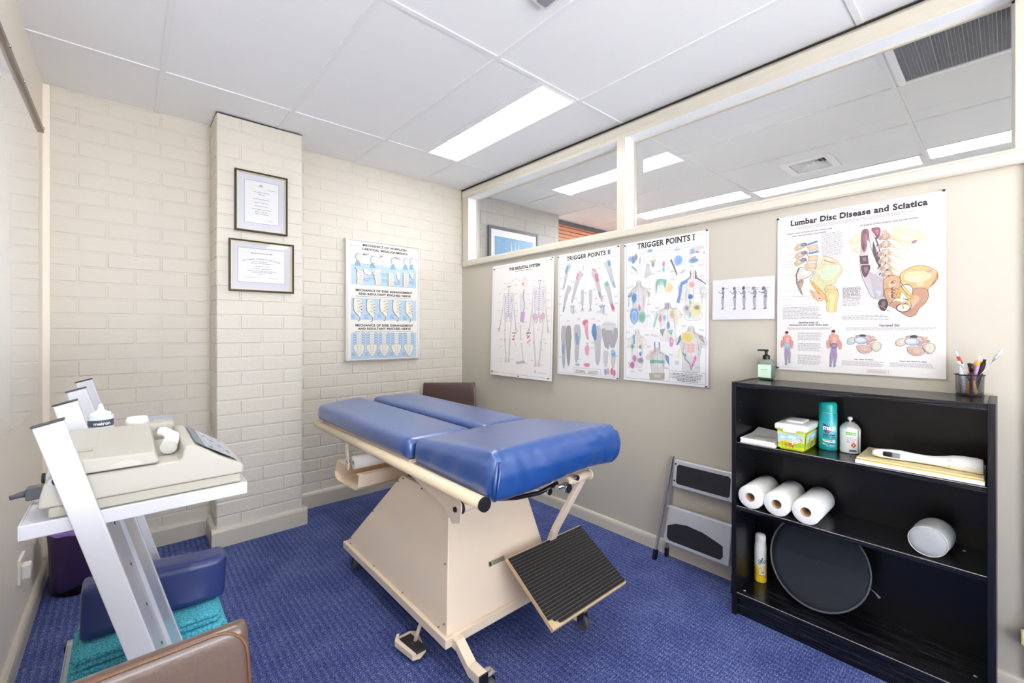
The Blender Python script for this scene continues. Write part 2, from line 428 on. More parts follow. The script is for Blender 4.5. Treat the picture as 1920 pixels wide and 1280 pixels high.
    def text(s, txt, u, v, wd, h, col='222222', serif=False, bold=0.0, arc=0, align='l'):
        P, x0, x1, y0, y1 = glyphs(txt, serif, bold); s.lay += 1
        sx = wd/(x1-x0) if wd else h/.72; sy = h/.72; c = lin(col)
        if align == 'c': u = u-(x1-x0)*sx/2
        for q in P:
            pts = []
            for x, y in q:
                X = (x-x0)*sx; t = X/((x1-x0)*sx)-.5
                pts.append((u+X, v+y*sy+arc*(1-4*t*t)))
            s.p.append((pts, c, s.lay))
    def words(s, u0, u1, v_top, v_bot, lines, col='8A8A8E', fill=.45, ragged=True):
        if v_bot > v_top: v_top, v_bot = v_bot, v_top
        if u1 < u0: u0, u1 = u1, u0
        s.lay += 1; lh = max((v_top-v_bot)/lines, .0012); c = lin(col); r = s.rnd
        for i in range(lines):
            v = v_top-lh*(i+.75); u = u0; end = u1-(r.random()*.12*(u1-u0) if ragged else 0)
            while u < end-lh*.3:
                w = min(lh*r.uniform(.8, 3.2), end-u)
                s.p.append(([(u, v), (u+w, v), (u+w, v+lh*fill), (u, v+lh*fill)], c, s.lay)); u += w+lh*.4
    def notes(s, pts, col='A0A0A4', n=2, w=.02):
        for (u, v) in pts: s.words(u-w/2, u+w/2, v+.004*n/2, v-.004*n/2, n, col)
    def bone(s, p, q, w, col='E6DCD0', edge='8E8790', ew=.0008):
        (x0, y0), (x1, y1) = p, q; d = math.hypot(x1-x0, y1-y0) or 1e-6; tx, ty = (x1-x0)/d, (y1-y0)/d; nx, ny = -ty, tx
        prof = [(0, .75), (.04, 1), (.12, .7), (.3, .42), (.7, .42), (.88, .7), (.96, 1), (1, .75)]
        L = [(x0+tx*d*t+nx*w*k/2, y0+ty*d*t+ny*w*k/2) for t, k in prof]+[(x0+tx*d*t-nx*w*k/2, y0+ty*d*t-ny*w*k/2) for t, k in reversed(prof)]
        s.shape(L, col, edge, ew)
    def limb(s, pts, ws, col='C9C6C4', edge='77757A', hatch=3, hcol='8A878A'):
        if s.etch:
            K = 16; P2, W2 = [], []
            for j in range(K+1):
                t = j/K*(len(pts)-1); i = min(int(t), len(pts)-2); f = t-i; g = f*f*(3-2*f); e = min(j/K, 1-j/K)*K
                P2.append((pts[i][0]*(1-f)+pts[i+1][0]*f, pts[i][1]*(1-f)+pts[i+1][1]*f)); W2.append((ws[i]*(1-g)+ws[i+1]*g)*(.62 if e < .5 else .9 if e < 1.5 else 1+.05*math.sin(j*1.9)))
            pts, ws = s.chaikin(P2, 1, False)[::2], W2; ws = [ws[min(int(q*len(ws)/len(pts)), len(ws)-1)] for q in range(len(pts))]; hatch = hatch*2
        N = len(pts); A, B = [], []
        for i, (x, y) in enumerate(pts):
            a = pts[max(i-1, 0)]; b = pts[min(i+1, N-1)]; d = math.hypot(b[0]-a[0], b[1]-a[1]) or 1e-6
            nx, ny = -(b[1]-a[1])/d, (b[0]-a[0])/d; A.append((x+nx*ws[i]/2, y+ny*ws[i]/2)); B.append((x-nx*ws[i]/2, y-ny*ws[i]/2))
        s.lay += 1
        for i in range(N-1): s.p.append(([A[i], B[i], B[i+1], A[i+1]], s.ink(col), s.lay))
        s.line(A, .001, edge); s.line(B, .001, edge)
        for k in range(1, hatch+1):
            t = k/(hatch+1); s.line([(A[i][0]*(1-t)+B[i][0]*t, A[i][1]*(1-t)+B[i][1]*t) for i in range(N)], .0009, hcol)
    def mesh(s, name, M, parent=None, material=None, step=.00012, thick=.0008):
        """M maps (u, v, out) to a point"""
        vs, fs, cs = [], [], []
        for pts, c, lay in s.p:
            c = tuple(x*s.gain for x in c); o = len(vs); d = lay*min(step, .0025/s.lay)
            vs += [M(min(max(u, 0), s.W), min(max(v, 0), s.H), d) for u, v in pts]; fs.append(tuple(range(o, o+len(pts)))); cs.append(c)
        o = len(vs); W, Hh = s.W, s.H                       # the sheet's edge and back
        vs += [M(u, v, -thick) for u, v in ((0,0),(W,0),(W,Hh),(0,Hh))]; fs.append((o, o+3, o+2, o+1)); cs.append(cs[0])
        for a, b in ((0,1),(1,2),(2,3),(3,0)): fs.append((o+a, o+b, b, a)); cs.append(cs[0])
        off = Vector(parent.get('_o', (0,0,0))) if parent is not None else Vector((0,0,0))
        me = bpy.data.meshes.new(name); me.from_pydata([tuple(Vector(p)-off) for p in vs], [], fs)
        at = me.color_attributes.new('ink', 'FLOAT_COLOR', 'CORNER'); buf = []
        for f, c in zip(fs, cs): buf += list(c+(1,))*len(f)
        at.data.foreach_set('color', buf); me.materials.append(material or m_ink)
        ob = bpy.data.objects.new(name, me); COL.objects.link(ob)
        if parent is not None: ob.parent = parent; ob['_o'] = tuple(off)
        return ob

m_carpet2 = mat('office_floor', '8E9298', .9)

# ============================================================ the room
XL, XR, YB, YF = -.33, 2.37, 3.40, -1.7
CX0, CX1, CY = .41, .885, 3.14
def brick_panel(mb, P0, ud, nrm, W, Hh, off, bl=.24, ch=.087, joint=.007, out=.0035, seed=1, ends=False):
    """painted brickwork: each brick stands a few millimetres proud of its joints"""
    P0, ud, nrm = Vector(P0), Vector(ud), Vector(nrm); r = random.Random(seed); up = Vector((0,0,1))
    mb.add([P0, P0+ud*W, P0+ud*W+up*Hh, P0+up*Hh], [(0,1,2,3)])
    k = 0; z = 0
    while z < Hh-.01:
        z1 = min(z+ch, Hh); u = -off-(bl/2 if k % 2 else 0)
        while u < W-.004:
            a, b = max(u, 0), min(u+bl, W); u += bl
            if b-a < .02: continue
            j = joint/2; ja = j if (a > 0 or not ends) else -.002; jb = j if (b < W or not ends) else -.002
            o = out*r.uniform(.7, 1.25); w1, w2 = r.uniform(-.0012, .0012), r.uniform(-.0012, .0012)
            q0 = [(a+ja, z+j+w1), (b-jb, z+j+w2), (b-jb, z1-j+w2), (a+ja, z1-j+w1)]
            c = .0035; q1 = [(a+ja+c, z+j+c+w1), (b-jb-c, z+j+c+w2), (b-jb-c, z1-j-c+w2), (a+ja+c, z1-j-c+w1)]
            V = [P0+ud*x+up*y for x, y in q0]+[P0+ud*x+up*y+nrm*o for x, y in q1]
            mb.add(V, [(4,5,6,7), (0,1,5,4), (1,2,6,5), (2,3,7,6), (3,0,4,7)])
        k += 1; z = z1
    return mb
mb = MB()
brick_panel(mb, (XL, YB, 0), (1,0,0), (0,-1,0), CX0-XL, H, .11, seed=3)
brick_panel(mb, (CX1, YB, 0), (1,0,0), (0,-1,0), XR-CX1+.05, H, .16, seed=4)
brick_panel(mb, (CX0, CY, 0), (1,0,0), (0,-1,0), CX1-CX0, H, .0, seed=5, ends=True)
brick_panel(mb, (CX0, YB, 0), (0,-1,0), (-1,0,0), YB-CY, H, .12, seed=6, ends=True)
brick_panel(mb, (CX1, CY, 0), (0,1,0), (1,0,0), YB-CY, H, .12, seed=7, ends=True)
mb.box(XL-.1, XR+.05, YB+.001, YB+.12, -.05, H+.1)
struct(mb.build('wall_back', m_brick, recalc=False))
mb = MB(); mb.box(XL-.12, XL, -1.15, YB, 0, H+.05); mb.box(XL-.12, XL, YF-.1, -1.62, 0, H+.05); mb.box(XL-.12, XL, -1.62, -1.15, 0, .35); mb.box(XL-.12, XL, -1.62, -1.15, 2.0, H+.05)
mb.box(XL, XL+.026, YB-.026, YB, 0, H-.005)
struct(mb.build('wall_left', m_wall2))
mb = MB(); OY0, OY1, OZ0, OZ1 = -.018, 3.27, 1.94, 2.51
mb.box(XR, XR+.11, YF, YB, 0, OZ0-.02); mb.box(XR, XR+.11, YF, YB, OZ1+.02, H+.05)
mb.box(XR, XR+.11, OY1+.005, YB, OZ0-.02, OZ1+.02); mb.box(XR, XR+.11, YF, OY0-.02, OZ0-.02, OZ1+.02)
struct(mb.build('wall_right', m_wall))
mb = MB(); FX0, FX1, FZ0, FZ1 = -.25, 1.45, .30, 1.9
mb.box(XL-.1, XR+.1, YF-.12, YF, 0, FZ0); mb.box(XL-.1, XR+.1, YF-.12, YF, FZ1, H+.05); mb.box(XL-.1, FX0, YF-.12, YF, FZ0, FZ1); mb.box(FX1, XR+.1, YF-.12, YF, FZ0, FZ1); struct(mb.build('wall_front', m_wall))
wf = MB()
for a, b_ in ((FX0, FX0+.05), (FX1-.05, FX1), (.48, .52)): wf.box(a, b_, YF-.09, YF-.03, FZ0, FZ1)
wf.box(FX0, FX1, YF-.09, YF-.03, FZ0, FZ0+.05); wf.box(FX0, FX1, YF-.09, YF-.03, FZ1-.05, FZ1)
wo = struct(wf.build('fill_window_front', m_trim)); g = MB(); g.box(FX0+.05, FX1-.05, YF-.062, YF-.058, FZ0+.05, FZ1-.05); g.build('pane', m_glass, wo)  # front window added out of view to let in fill daylight
WY0, WY1, WZ0, WZ1 = -1.62, -1.15, .35, 2.0      # unseen window added in the left wall to bring in side light
wf = MB()
for a, b_ in ((WY0, WY0+.05), (WY1-.05, WY1), (-1.4, -1.37)): wf.box(XL-.10, XL-.04, a, b_, WZ0, WZ1)
wf.box(XL-.10, XL-.04, WY0, WY1, WZ0, WZ0+.05); wf.box(XL-.10, XL-.04, WY0, WY1, WZ1-.05, WZ1)
wo = struct(wf.build('fill_window_left', m_trim)); g = MB(); g.box(XL-.072, XL-.068, WY0+.05, WY1-.05, WZ0+.05, WZ1-.05); g.build('pane', m_glass, wo)
mb = MB(); mb.box(XL-.1, XR+.05, YF-.1, YB+.02, -.06, 0); struct(mb.build('floor', m_carpet))

# ceiling: lay-in tiles between T bars; two panels of it are lit
GX = [-.46, .14, .75, 1.345, 1.95, 2.56]; GY = [-3.2, -1.99, -.78, .42, 1.63, 2.845, 4.06]
def ceiling(name, x0, x1, y0, y1, gx, gy, holes, extra_x=()):
    mb = MB(); bw = .012; zt = H+.006
    xs = sorted(set([x0, x1]+[g for g in gx if x0 < g < x1]+[v for h in holes for v in h[:2]])); ys = sorted(set([y0, y1]+[g for g in gy if y0 < g < y1]+[v for h in holes for v in h[2:]]))
    for a, b_ in zip(xs, xs[1:]):
        for c, d in zip(ys, ys[1:]):
            if any(h[0]-1e-4 <= a and b_ <= h[1]+1e-4 and h[2]-1e-4 <= c and d <= h[3]+1e-4 for h in holes): continue
            mb.box(a, b_, c, d, zt, zt+.02, 0)
    for g in gx:
        if x0 < g < x1: mb.box(g-bw, g+bw, y0, y1, H, H+.0061, 1)
    for e_ in extra_x: mb.box(e_[0]-bw, e_[0]+bw, e_[1], e_[2], H+.001, H+.0061, 1)
    for g in gy:
        if y0 < g < y1: mb.box(x0, x1, g-bw, g+bw, H+.0005, H+.0061, 1)
    mb.box(x0, x1, y0, y1, H+.09, H+.1, 0)
    return struct(mb.build(name, [m_ceil, m_bar]))
L1 = (1.662, 1.938, 1.642, 2.833); L2 = (.19-.012, .45, .432, 1.618); FILL1 = (.178, .45, -1.6, -.792); FILL2 = (1.662, 1.938, -1.6, -.792)  # the last two are unseen panels added for fill light
cl = ceiling('ceiling', XL, XR-.002, YF, YB, GX, GY, [L1, L2, FILL1, FILL2], extra_x=((1.648, 1.642, 2.833), (.165, .432, 1.618)))
mb = MB(); mb.box(XR-.012, XR-.002, YF, YB, H-.006, H-.0005); mb.box(CX0-.004, CX1+.003, CY-.004, CY, H-.004, H-.0005); mb.box(CX0-.004, CX0, CY, YB, H-.004, H-.0005)
struct(mb.build('ceiling_gap_shade', m_dark))  # dark strips painted in for the shade of the gap under the ceiling
def light_panel(x0, x1, y0, y1, label, m, grp):
    t = thing('ceiling_light', label, 'ceiling light', ((x0+x1)/2, (y0+y1)/2, H), grp)
    f = MB(); w = .012; z0, z1 = H-.001, H+.02
    f.box(x0, x0+w, y0, y1, z0, z1); f.box(x1-w, x1, y0, y1, z0, z1); f.box(x0+w, x1-w, y0, y0+w, z0, z1); f.box(x0+w, x1-w, y1-w, y1, z0, z1)
    f.build('frame', m_fix, t)
    d = MB(); d.box(x0+w, x1-w, y0+w, y1-w, H+.002, H+.008); d.build('diffuser', m, t); return t
light_panel(*L1, 'bright rectangular ceiling light above the treatment couch', m_light, 'ceiling lights of the treatment room')
light_panel(*L2, 'ceiling light of the treatment room nearest the camera, seen mirrored in the transom glass', m_light, 'ceiling lights of the treatment room')

light_panel(*FILL1, 'added fill light in the ceiling behind the camera on the whiteboard side of the room', m_light, 'ceiling lights of the treatment room')
light_panel(*FILL2, 'added fill light in the ceiling behind the camera on the bookcase side of the room', m_light, 'ceiling lights of the treatment room')
# skirting
def skirt(name, segs, h=.10, t=.018):
    mb = MB()
    for (x0, y0, x1, y1, nx, ny, e0, e1) in segs:
        d = Vector((x1-x0, y1-y0, 0)); L = d.length; d.normalize(); nr = Vector((nx, ny, 0)); a = Vector((x0, y0, 0))-d*e0; b_ = Vector((x1, y1, 0))+d*e1
        prof = [(0, 0), (t, 0), (t, h-.022), (t*.86, h-.010), (t*.55, h-.002), (0, h)]
        v = [a+nr*p+Vector((0,0,z)) for p, z in prof]+[b_+nr*p+Vector((0,0,z)) for p, z in prof]; N = len(prof)
        mb.add(v, [tuple(range(N)), tuple(range(2*N-1, N-1, -1))]+[(i, (i+1) % N, N+(i+1) % N, N+i) for i in range(N)])
    return struct(mb.build(name, m_trim))
skirt('baseboard_back', [(XL, YB, CX0, YB, 0,-1, 0,0), (CX1, YB, XR, YB, 0,-1, 0,0), (CX0, CY, CX1, CY, 0,-1, .03,.03), (CX0, YB, CX0, CY, -1,0, 0,.02), (CX1, CY, CX1, YB, 1,0, .02,0)], h=.115, t=.028)
skirt('baseboard_right', [(XR, YF, XR, YB, -1,0, 0,0)], h=.078, t=.016)
skirt('baseboard_left', [(XL, YF, XL, YB, 1,0, 0,0)], h=.085, t=.022)

# transom window in the partition
tw = MB(); x0 = XR-.022
def bandY(y0, y1, z0, z1, xa=x0, xb=XR+.11, m=0): tw.box(xa, xb, y0, y1, z0, z1, m)
bandY(-.09, 3.352, OZ1, 2.588); bandY(-.09, 3.352, 1.885, OZ0)
tw.prism([(x0-.0, 2.53), (x0-.010, 2.545), (x0-.012, 2.575), (x0, 2.588)], 'y', -.09, 3.352)
tw.prism([(x0, 1.885), (x0-.008, 1.892), (x0-.008, 1.925), (x0, 1.935)], 'y', -.09, 3.352)
bandY(OY1, 3.352, OZ0, OZ1); bandY(1.59, 1.65, OZ0, OZ1); bandY(-.09, OY0, OZ0, OZ1)
for a, b_ in ((1.65, OY1), (OY0, 1.59)):          # glazing beads
    for q in ((a, b_, OZ0, OZ0+.010), (a, b_, OZ1-.010, OZ1), (a, a+.010, OZ0, OZ1), (b_-.010, b_, OZ0, OZ1)):
        tw.box(XR+.072, XR+.082, *q)
for a, b_ in ((1.65, OY1), (OY0, 1.59)):          # white lining of the opening
    for q in ((a, b_, OZ1-.0015, OZ1+.0005), (a, b_, OZ0-.0005, OZ0+.001), (a-.0005, a+.0015, OZ0, OZ1), (b_-.0015, b_+.0005, OZ0, OZ1)): tw.box(x0+.003, XR+.075, *q, 1)
win = struct(tw.build('window_1', [m_trim, mat('white_lining', 'F2F3F4', .4)], bevel=0))
for a, b_ in ((1.65, OY1), (OY0, 1.59)):
    g = MB(); g.add([(XR+.083, a, OZ0), (XR+.083, b_, OZ0), (XR+.083, b_, OZ1), (XR+.083, a, OZ1)], [(0,1,2,3)]); g.build('pane', m_glass, win)
mb = MB(); mb.box(XR-.018, XR, -.085, -.045, 0, 1.885); mb.box(XR-.03, XR, -.4, -.085, 0, 2.1)
struct(mb.build('trim_1', m_trim))

# ------------------------------------------------------------ the office beyond the glass
OX = XR+.11
mb = MB(); mb.box(OX, 6.5, YF, 6.0, -.06, 0); struct(mb.build('floor_office', m_carpet2))
mb = MB(); mb.box(6.5, 6.6, YF, 6.0, 0, H); mb.box(OX, 6.5, YF-.1, YF, 0, H); mb.box(3.72, 6.5, 5.6, 5.7, 0, H)
struct(mb.build('wall_office', m_wall))
m_brick2 = mat('grey_painted_brick', 'B9B6AE', .6, var=.03, scale=5)
mb = MB(); brick_panel(mb, (OX, YB, 1.0), (1,0,0), (0,-1,0), 3.707-OX, H-1.0, .05, seed=9, bl=.30, ch=.122, joint=.008, out=.003, ends=True)
mb.box(OX, 3.707, YB+.001, YB+.12, 0, H+.05); mb.box(OX, 3.707, YB-.02, YB, 0, 1.0)
struct(mb.build('wall_office_back', m_brick2, recalc=False))
mb = MB(); zz = 1.6
while zz < 2.55:
    mb.box(3.72, 5.4, 3.535, 3.56, zz, zz+.036); zz += .043
mb.box(3.72, 5.4, 3.56, 3.6, 1.2, 2.6, 1); mb.box(3.72, 5.4, 3.52, 3.6, 2.565, 2.608, 2)
struct(mb.build('wall_office_slatted', [m_slat, m_dark, m_greyfr]))
O1 = (4.33, 4.62, 1.66, 2.83); O2 = (4.35, 4.62, -.79, .40); O3 = (4.95, 5.2, 3.0, 4.0); DV = (3.90, 4.26, .87, 1.21); DU = (2.56, 3.11, -.8, .385)
ceiling('ceiling_office', OX, 6.5, YF, 6.0, [3.13, 3.74, 4.47, 5.08, 5.7], [-.80, .41, 1.63, 2.845, 4.06], [O1, O2, DV, DU])
light_panel(*O1, 'lit ceiling panel beyond the glass, left of the air vent', m_light2, 'ceiling lights of the office beyond the glass')
light_panel(*O2, 'lit ceiling panel beyond the glass, at the right end by the dark grille', m_light2, 'ceiling lights of the office beyond the glass')
# square air diffuser
t = thing('air_vent', 'white square ceiling air vent with louvres seen through the transom glass', 'air vent', (4.08, 1.04, H))
f = MB(); x0, x1, y0, y1 = DV
for i, (q, dz) in enumerate(((0, 0), (.055, .0), )):
    pass
def ring(mb, x0, x1, y0, y1, w, z0, z1, m=0):
    mb.box(x0, x0+w, y0, y1, z0, z1, m); mb.box(x1-w, x1, y0, y1, z0, z1, m); mb.box(x0+w, x1-w, y0, y0+w, z0, z1, m); mb.box(x0+w, x1-w, y1-w, y1, z0, z1, m)
ring(f, x0, x1, y0, y1, .05, H-.004, H+.02); f.build('frame', m_fix, t)
s = MB(); s.box(x0, x1, y0, y1, H+.07, H+.075, 1)
for k in range(5):
    a = .055+k*.024
    if (x1-x0)/2-a < .01: break
    X0, X1, Y0, Y1 = x0+a, x1-a, y0+a, y1-a; b_ = .022
    for P, Q in (((X0, Y0), (X1, Y0)), ((X1, Y0), (X1, Y1)), ((X1, Y1), (X0, Y1)), ((X0, Y1), (X0, Y0))):
        cx, cy = (x0+x1)/2, (y0+y1)/2
        def sh(p, d): return (p[0]+(d if p[0] < cx else -d), p[1]+(d if p[1] < cy else -d))
        p2, q2 = sh(P, b_), sh(Q, b_)
        s.add([(*P, H+.003), (*Q, H+.003), (*q2, H+.04), (*p2, H+.04)], [(0,1,2,3)])
s.build('louvres', [m_fix, m_dark], t)
t = thing('return_air_grille', 'large dark grey egg-crate grille in the office ceiling, top right behind the glass', 'air grille', (2.83, -.2, H))
f = MB(); x0, x1, y0, y1 = DU; ring(f, x0, x1, y0, y1, .03, H-.006, H+.012); f.build('frame', m_fix, t)
f = MB(); k = x0+.03
m_crate = mat('grey_egg_crate', '8C8D92', .5)
while k < x1-.03: f.box(k, k+.0018, y0+.03, y1-.03, H, H+.012); k += .0125
k = y0+.03; i = 0
while k < y1-.03: f.box(x0+.03, x1-.03, k, k+(.003 if i % 4 == 0 else .0016), H-.001*(i % 4 == 0), H+.012); k += .0125; i += 1
f.box(x0, x1, y0, y1, H+.06, H+.065, 1)
f.build('egg_crate', [m_crate, m_dark], t)
# framed sailing picture
t = thing('framed_picture', 'grey-framed blue sailing picture on the brick wall beyond the glass', 'picture', (3.0, YB-.02, 2.0))
f = MB(); X0, X1, Z0, Z1 = 2.67, 3.35, 1.75, 2.335; y = YB-.03
def fr(mb, X0, X1, Z0, Z1, w, y0, y1, m=0):
    mb.box(X0, X0+w, y0, y1, Z0, Z1, m); mb.box(X1-w, X1, y0, y1, Z0, Z1, m); mb.box(X0+w, X1-w, y0, y1, Z0, Z0+w, m); mb.box(X0+w, X1-w, y0, y1, Z1-w, Z1, m)
fr(f, X0, X1, Z0, Z1, .028, y-.005, YB-.006); f.build('frame', m_greyfr, t, bevel=.002)
A = Art(X1-X0-.05, Z1-Z0-.05, 'ECEBEE'); A.rect(.05, .05, A.W-.05, A.H-.07, '5D9CC4')
for k in range(60):
    u = A.rnd.uniform(.06, A.W-.1); v = A.rnd.uniform(.06, A.H-.09); A.line([(u, v), (u+A.rnd.uniform(.01, .05), v+.002)], .003, A.rnd.choice(['3F7FA8', '7BB4D4', 'A7CFE2']))
for u in (.26, .31, .36): A.poly([(u, .1), (u+.04, .12), (u+.012, A.H-.09)], 'DDE8EE')
A.mesh('print', lambda u, v, d: (X0+.025+u, y+.003-d, Z0+.025+v), t)

# ============================================================ left wall: whiteboard and socket
t = thing('whiteboard', 'large glossy whiteboard with a bronze top rail on the left wall', 'whiteboard', (XL, 2.2, 1.6))
m_wb = mat('whiteboard_enamel', 'F2F3F4', .06, var=.005, coat=1)
f = MB(); f.prism([(.9, .925), (2.9, .93), (3.06, .955), (3.105, .99), (3.13, 1.05), (3.13, 2.292), (.9, 2.30)], 'x', XL+.002, XL+.010); f.build('board', m_wb, t)
f = MB(); f.box(XL+.002, XL+.022, .9, 3.20, 2.288, 2.312); f.build('top_rail', m_bronze, t, bevel=.002)
f = MB()
for yy in (1.1, 1.75, 2.33, 2.62, 3.17): f.cyl((XL+.02, yy, 2.302), (XL+.027, yy, 2.302), .006, n=12)
split_build(f, 'screw', m_chrome, t)
t = thing('wall_socket', 'white double wall socket low on the left wall beside the trolley', 'socket', (XL, 2.7, .33))
f = MB(); f.box(XL, XL+.010, 2.65, 2.765, .265, .365); f.build('cover_plate', m_socket, t, bevel=.003)
f = MB(); f.box(XL+.010, XL+.036, 2.66, 2.705, .28, .34); f.build('plug', m_socket, t, bevel=.006)
f = MB()
for a in (2.72, 2.742): f.box(XL+.010, XL+.0115, a, a+.003, .30, .312)
f.box(XL+.010, XL+.0115, 2.73, 2.733, .275, .287); split_build(f, 'slot', m_black, t)
t = thing('wall_socket', 'socket with a cream double adaptor at the right edge of the picture', 'socket', (XR, -.04, .24))
f = MB(); f.box(XR-.028, XR-.018, -.085, -.047, .20, .30); f.build('cover_plate', m_socket, t, bevel=.002)
f = MB(); f.box(XR-.06, XR-.028, -.075, -.028, .215, .262); f.build('adaptor', m_socket2, t, bevel=.006)
f = MB()
for k in range(4): f.box(XR-.0612, XR-.06, -.062, -.038, .222+k*.010, .2245+k*.010)
split_build(f, 'slot', m_bronze, t)
t = thing('smoke_detector', 'small grey ceiling fitting at the top edge of the picture', 'ceiling fitting', (1.25, 1.17, H))
f = MB(); f.box(1.19, 1.27, 1.13, 1.235, H-.022, H-.001); f.build('housing', m_silver, t, bevel=.003)
f = MB(); f.box(1.205, 1.255, 1.145, 1.22, H-.025, H-.022); f.build('cover', m_screen, t)

# ============================================================ framed certificates and the whiplash panel
def framed(name, label, x0, x1, z0, z1, art, fw=.011):
    t = thing(name, label, 'picture frame', ((x0+x1)/2, CY-.005, (z0+z1)/2), 'framed certificates on the brick pilaster')
    f = MB(); fr(f, x0, x1, z0, z1, fw, CY-.024, CY-.004); f.build('frame', m_frame, t, bevel=.002)
    f = MB(); fr(f, x0+fw, x1-fw, z0+fw, z1-fw, .0035, CY-.020, CY-.006); f.build('fillet', m_gold, t)
    art.mesh('certificate', lambda u, v, d: (x0+u, CY-.0085-d, z0+v), t)
    g = MB(); g.add([(x0+fw, CY-.019, z0+fw), (x1-fw, CY-.019, z0+fw), (x1-fw, CY-.019, z1-fw), (x0+fw, CY-.019, z1-fw)], [(0,1,2,3)]); g.build('glass', m_glass, t)
A = Art(.297, .378, 'DCDEE2'); A.p[0][0][:] = [(.008, .008), (.289, .008), (.289, .37), (.008, .37)]
A.shape([(0.054,0.325),(0.247,0.326),(0.247,0.061),(0.054,0.060)], 'F2F1EC', '9A9AA0', .0022)
A.ell(*[(0.145,0.300)][0], .010, .005, 'A8A8AC'); A.ell(*[(0.143,0.296)][0], .014, .003, 'B4B4B8')
for (a, b_) in ([(0.184,0.278),(0.229,0.280)], [(0.100,0.257),(0.191,0.257)], [(0.130,0.242),(0.167,0.244)], [(0.103,0.214),(0.189,0.213)], [(0.106,0.192),(0.189,0.190)], [(0.111,0.171),(0.182,0.169)], [(0.095,0.149),(0.201,0.148)], [(0.111,0.134),(0.181,0.132)], [(0.111,0.120),(0.186,0.120)], [(0.188,0.083),(0.212,0.083)]):
    v = (a[1]+b_[1])/2; A.words(a[0], b_[0], v+.004, v-.004, 1, 'A2A2A4', .42, False)
framed('certificate_frame', 'portrait certificate in a dark frame, the upper of the two on the pilaster', .497, .794, 1.914, 2.292, A)
A = Art(.365, .320, 'DDDEE3'); A.p[0][0][:] = [(.008, .008), (.357, .008), (.357, .312), (.008, .312)]
A.shape([(0.049,0.272),(0.313,0.273),(0.313,0.060),(0.049,0.060)], 'F3F2F0', 'A4A4AA', .0025)
(a, b_) = [(0.119,0.242),(0.241,0.245)]; A.words(a[0], b_[0], (a[1]+b_[1])/2+.004, (a[1]+b_[1])/2-.004, 1, '8A8A8C', .55, False)
a, b_ = [(0.073,0.189),(0.288,0.192)]; A.text('Los Angeles College of Chiropractic', a[0], a[1]-.001, b_[0]-a[0], .0095, '6F6F70', True, .012, arc=.017)
for (a, b_) in ([(0.123,0.189),(0.218,0.194)], [(0.118,0.179),(0.244,0.182)], [(0.142,0.161),(0.221,0.164)], [(0.130,0.144),(0.234,0.148)], [(0.101,0.131),(0.264,0.134)], [(0.126,0.122),(0.238,0.126)], [(0.164,0.113),(0.197,0.114)]):
    v = (a[1]+b_[1])/2; A.words(a[0], b_[0], v+.0038, v-.0038, 1, 'A0A0A2', .42, False)
for (a, b_) in ([(0.080,0.090),(0.162,0.089)], [(0.215,0.090),(0.273,0.092)]):
    n_ = 22; A.line([(a[0]+(b_[0]-a[0])*i/n_, (a[1]+b_[1])/2+.004*math.sin(i*2.1)*A.rnd.uniform(.3, 1)) for i in range(n_+1)], .0011, '9C9CA4')
framed('certificate_frame', 'landscape certificate in a dark frame, the lower of the two on the pilaster', .467, .832, 1.541, 1.861, A)

# --- whiplash panel
t = thing('wall_panel', 'framed medical panel with pale blue spine drawings on the brick wall', 'poster panel', (1.59, YB-.02, 1.53))
x0, x1, z0, z1, yf = 1.267, 1.899, 1.062, 2.012, 3.362
f = MB(); fr(f, x0, x1, z0, z1, .010, yf-.004, YB-.006); f.box(x0+.01, x1-.01, yf+.004, YB-.006, z0+.01, z1-.01); f.build('frame', m_silver, t, bevel=.0015)
A = Art(x1-x0-.02, z1-z0-.02, 'F3EFE6'); A.gain = .86; U0 = .010; k = lambda L: [(u-U0+.0, v-.012) for u, v in L]
BL = 'BCD5EA'; CR = 'F0EBDD'; INK = '3A3D44'
def tt(txt, L, h=.0165, b_=.045):
    (a, c) = k(L); A.text(txt, a[0], (a[1]+c[1])/2-h/2, c[0]-a[0], h, '2C2B2C', True, b_)
tt('MECHANICS OF WHIPLASH', [(0.131,0.908),(0.514,0.918)]); tt('CERVICAL MISALIGNMENTS', [(0.127,0.879),(0.521,0.886)])
tt('MECHANICS OF DISK DERANGEMENT', [(0.074,0.552),(0.568,0.560)]); tt('AND RESULTANT PINCHED NERVE', [(0.096,0.525),(0.552,0.531)])
tt('MECHANICS OF DISK DERANGEMENT', [(0.072,0.278),(0.574,0.281)]); tt('AND RESULTANT PINCHED NERVE', [(0.092,0.252),(0.552,0.253)])
a = k([(0.038,0.901),(0.113,0.901)]); A.text('S', a[0][0], a[0][1]-.006, .010, .013, '333333', True); A.words(a[0][0]+.016, a[1][0], a[0][1]+.006, a[0][1]-.008, 2, 'B9B4CC')
for L in ([(0.040,0.750),(0.603,0.767),(0.603,0.600),(0.040,0.596)], [(0.040,0.495),(0.603,0.492),(0.603,0.319),(0.040,0.322)], [(0.040,0.222),(0.603,0.217),(0.603,0.008),(0.040,0.021)]):
    L = k(L); u0, u1 = L[0][0], L[1][0]; v1 = (L[0][1]+L[1][1])/2; v0 = (L[2][1]+L[3][1])/2; A.rect(u0, v0, u1, v1, BL)
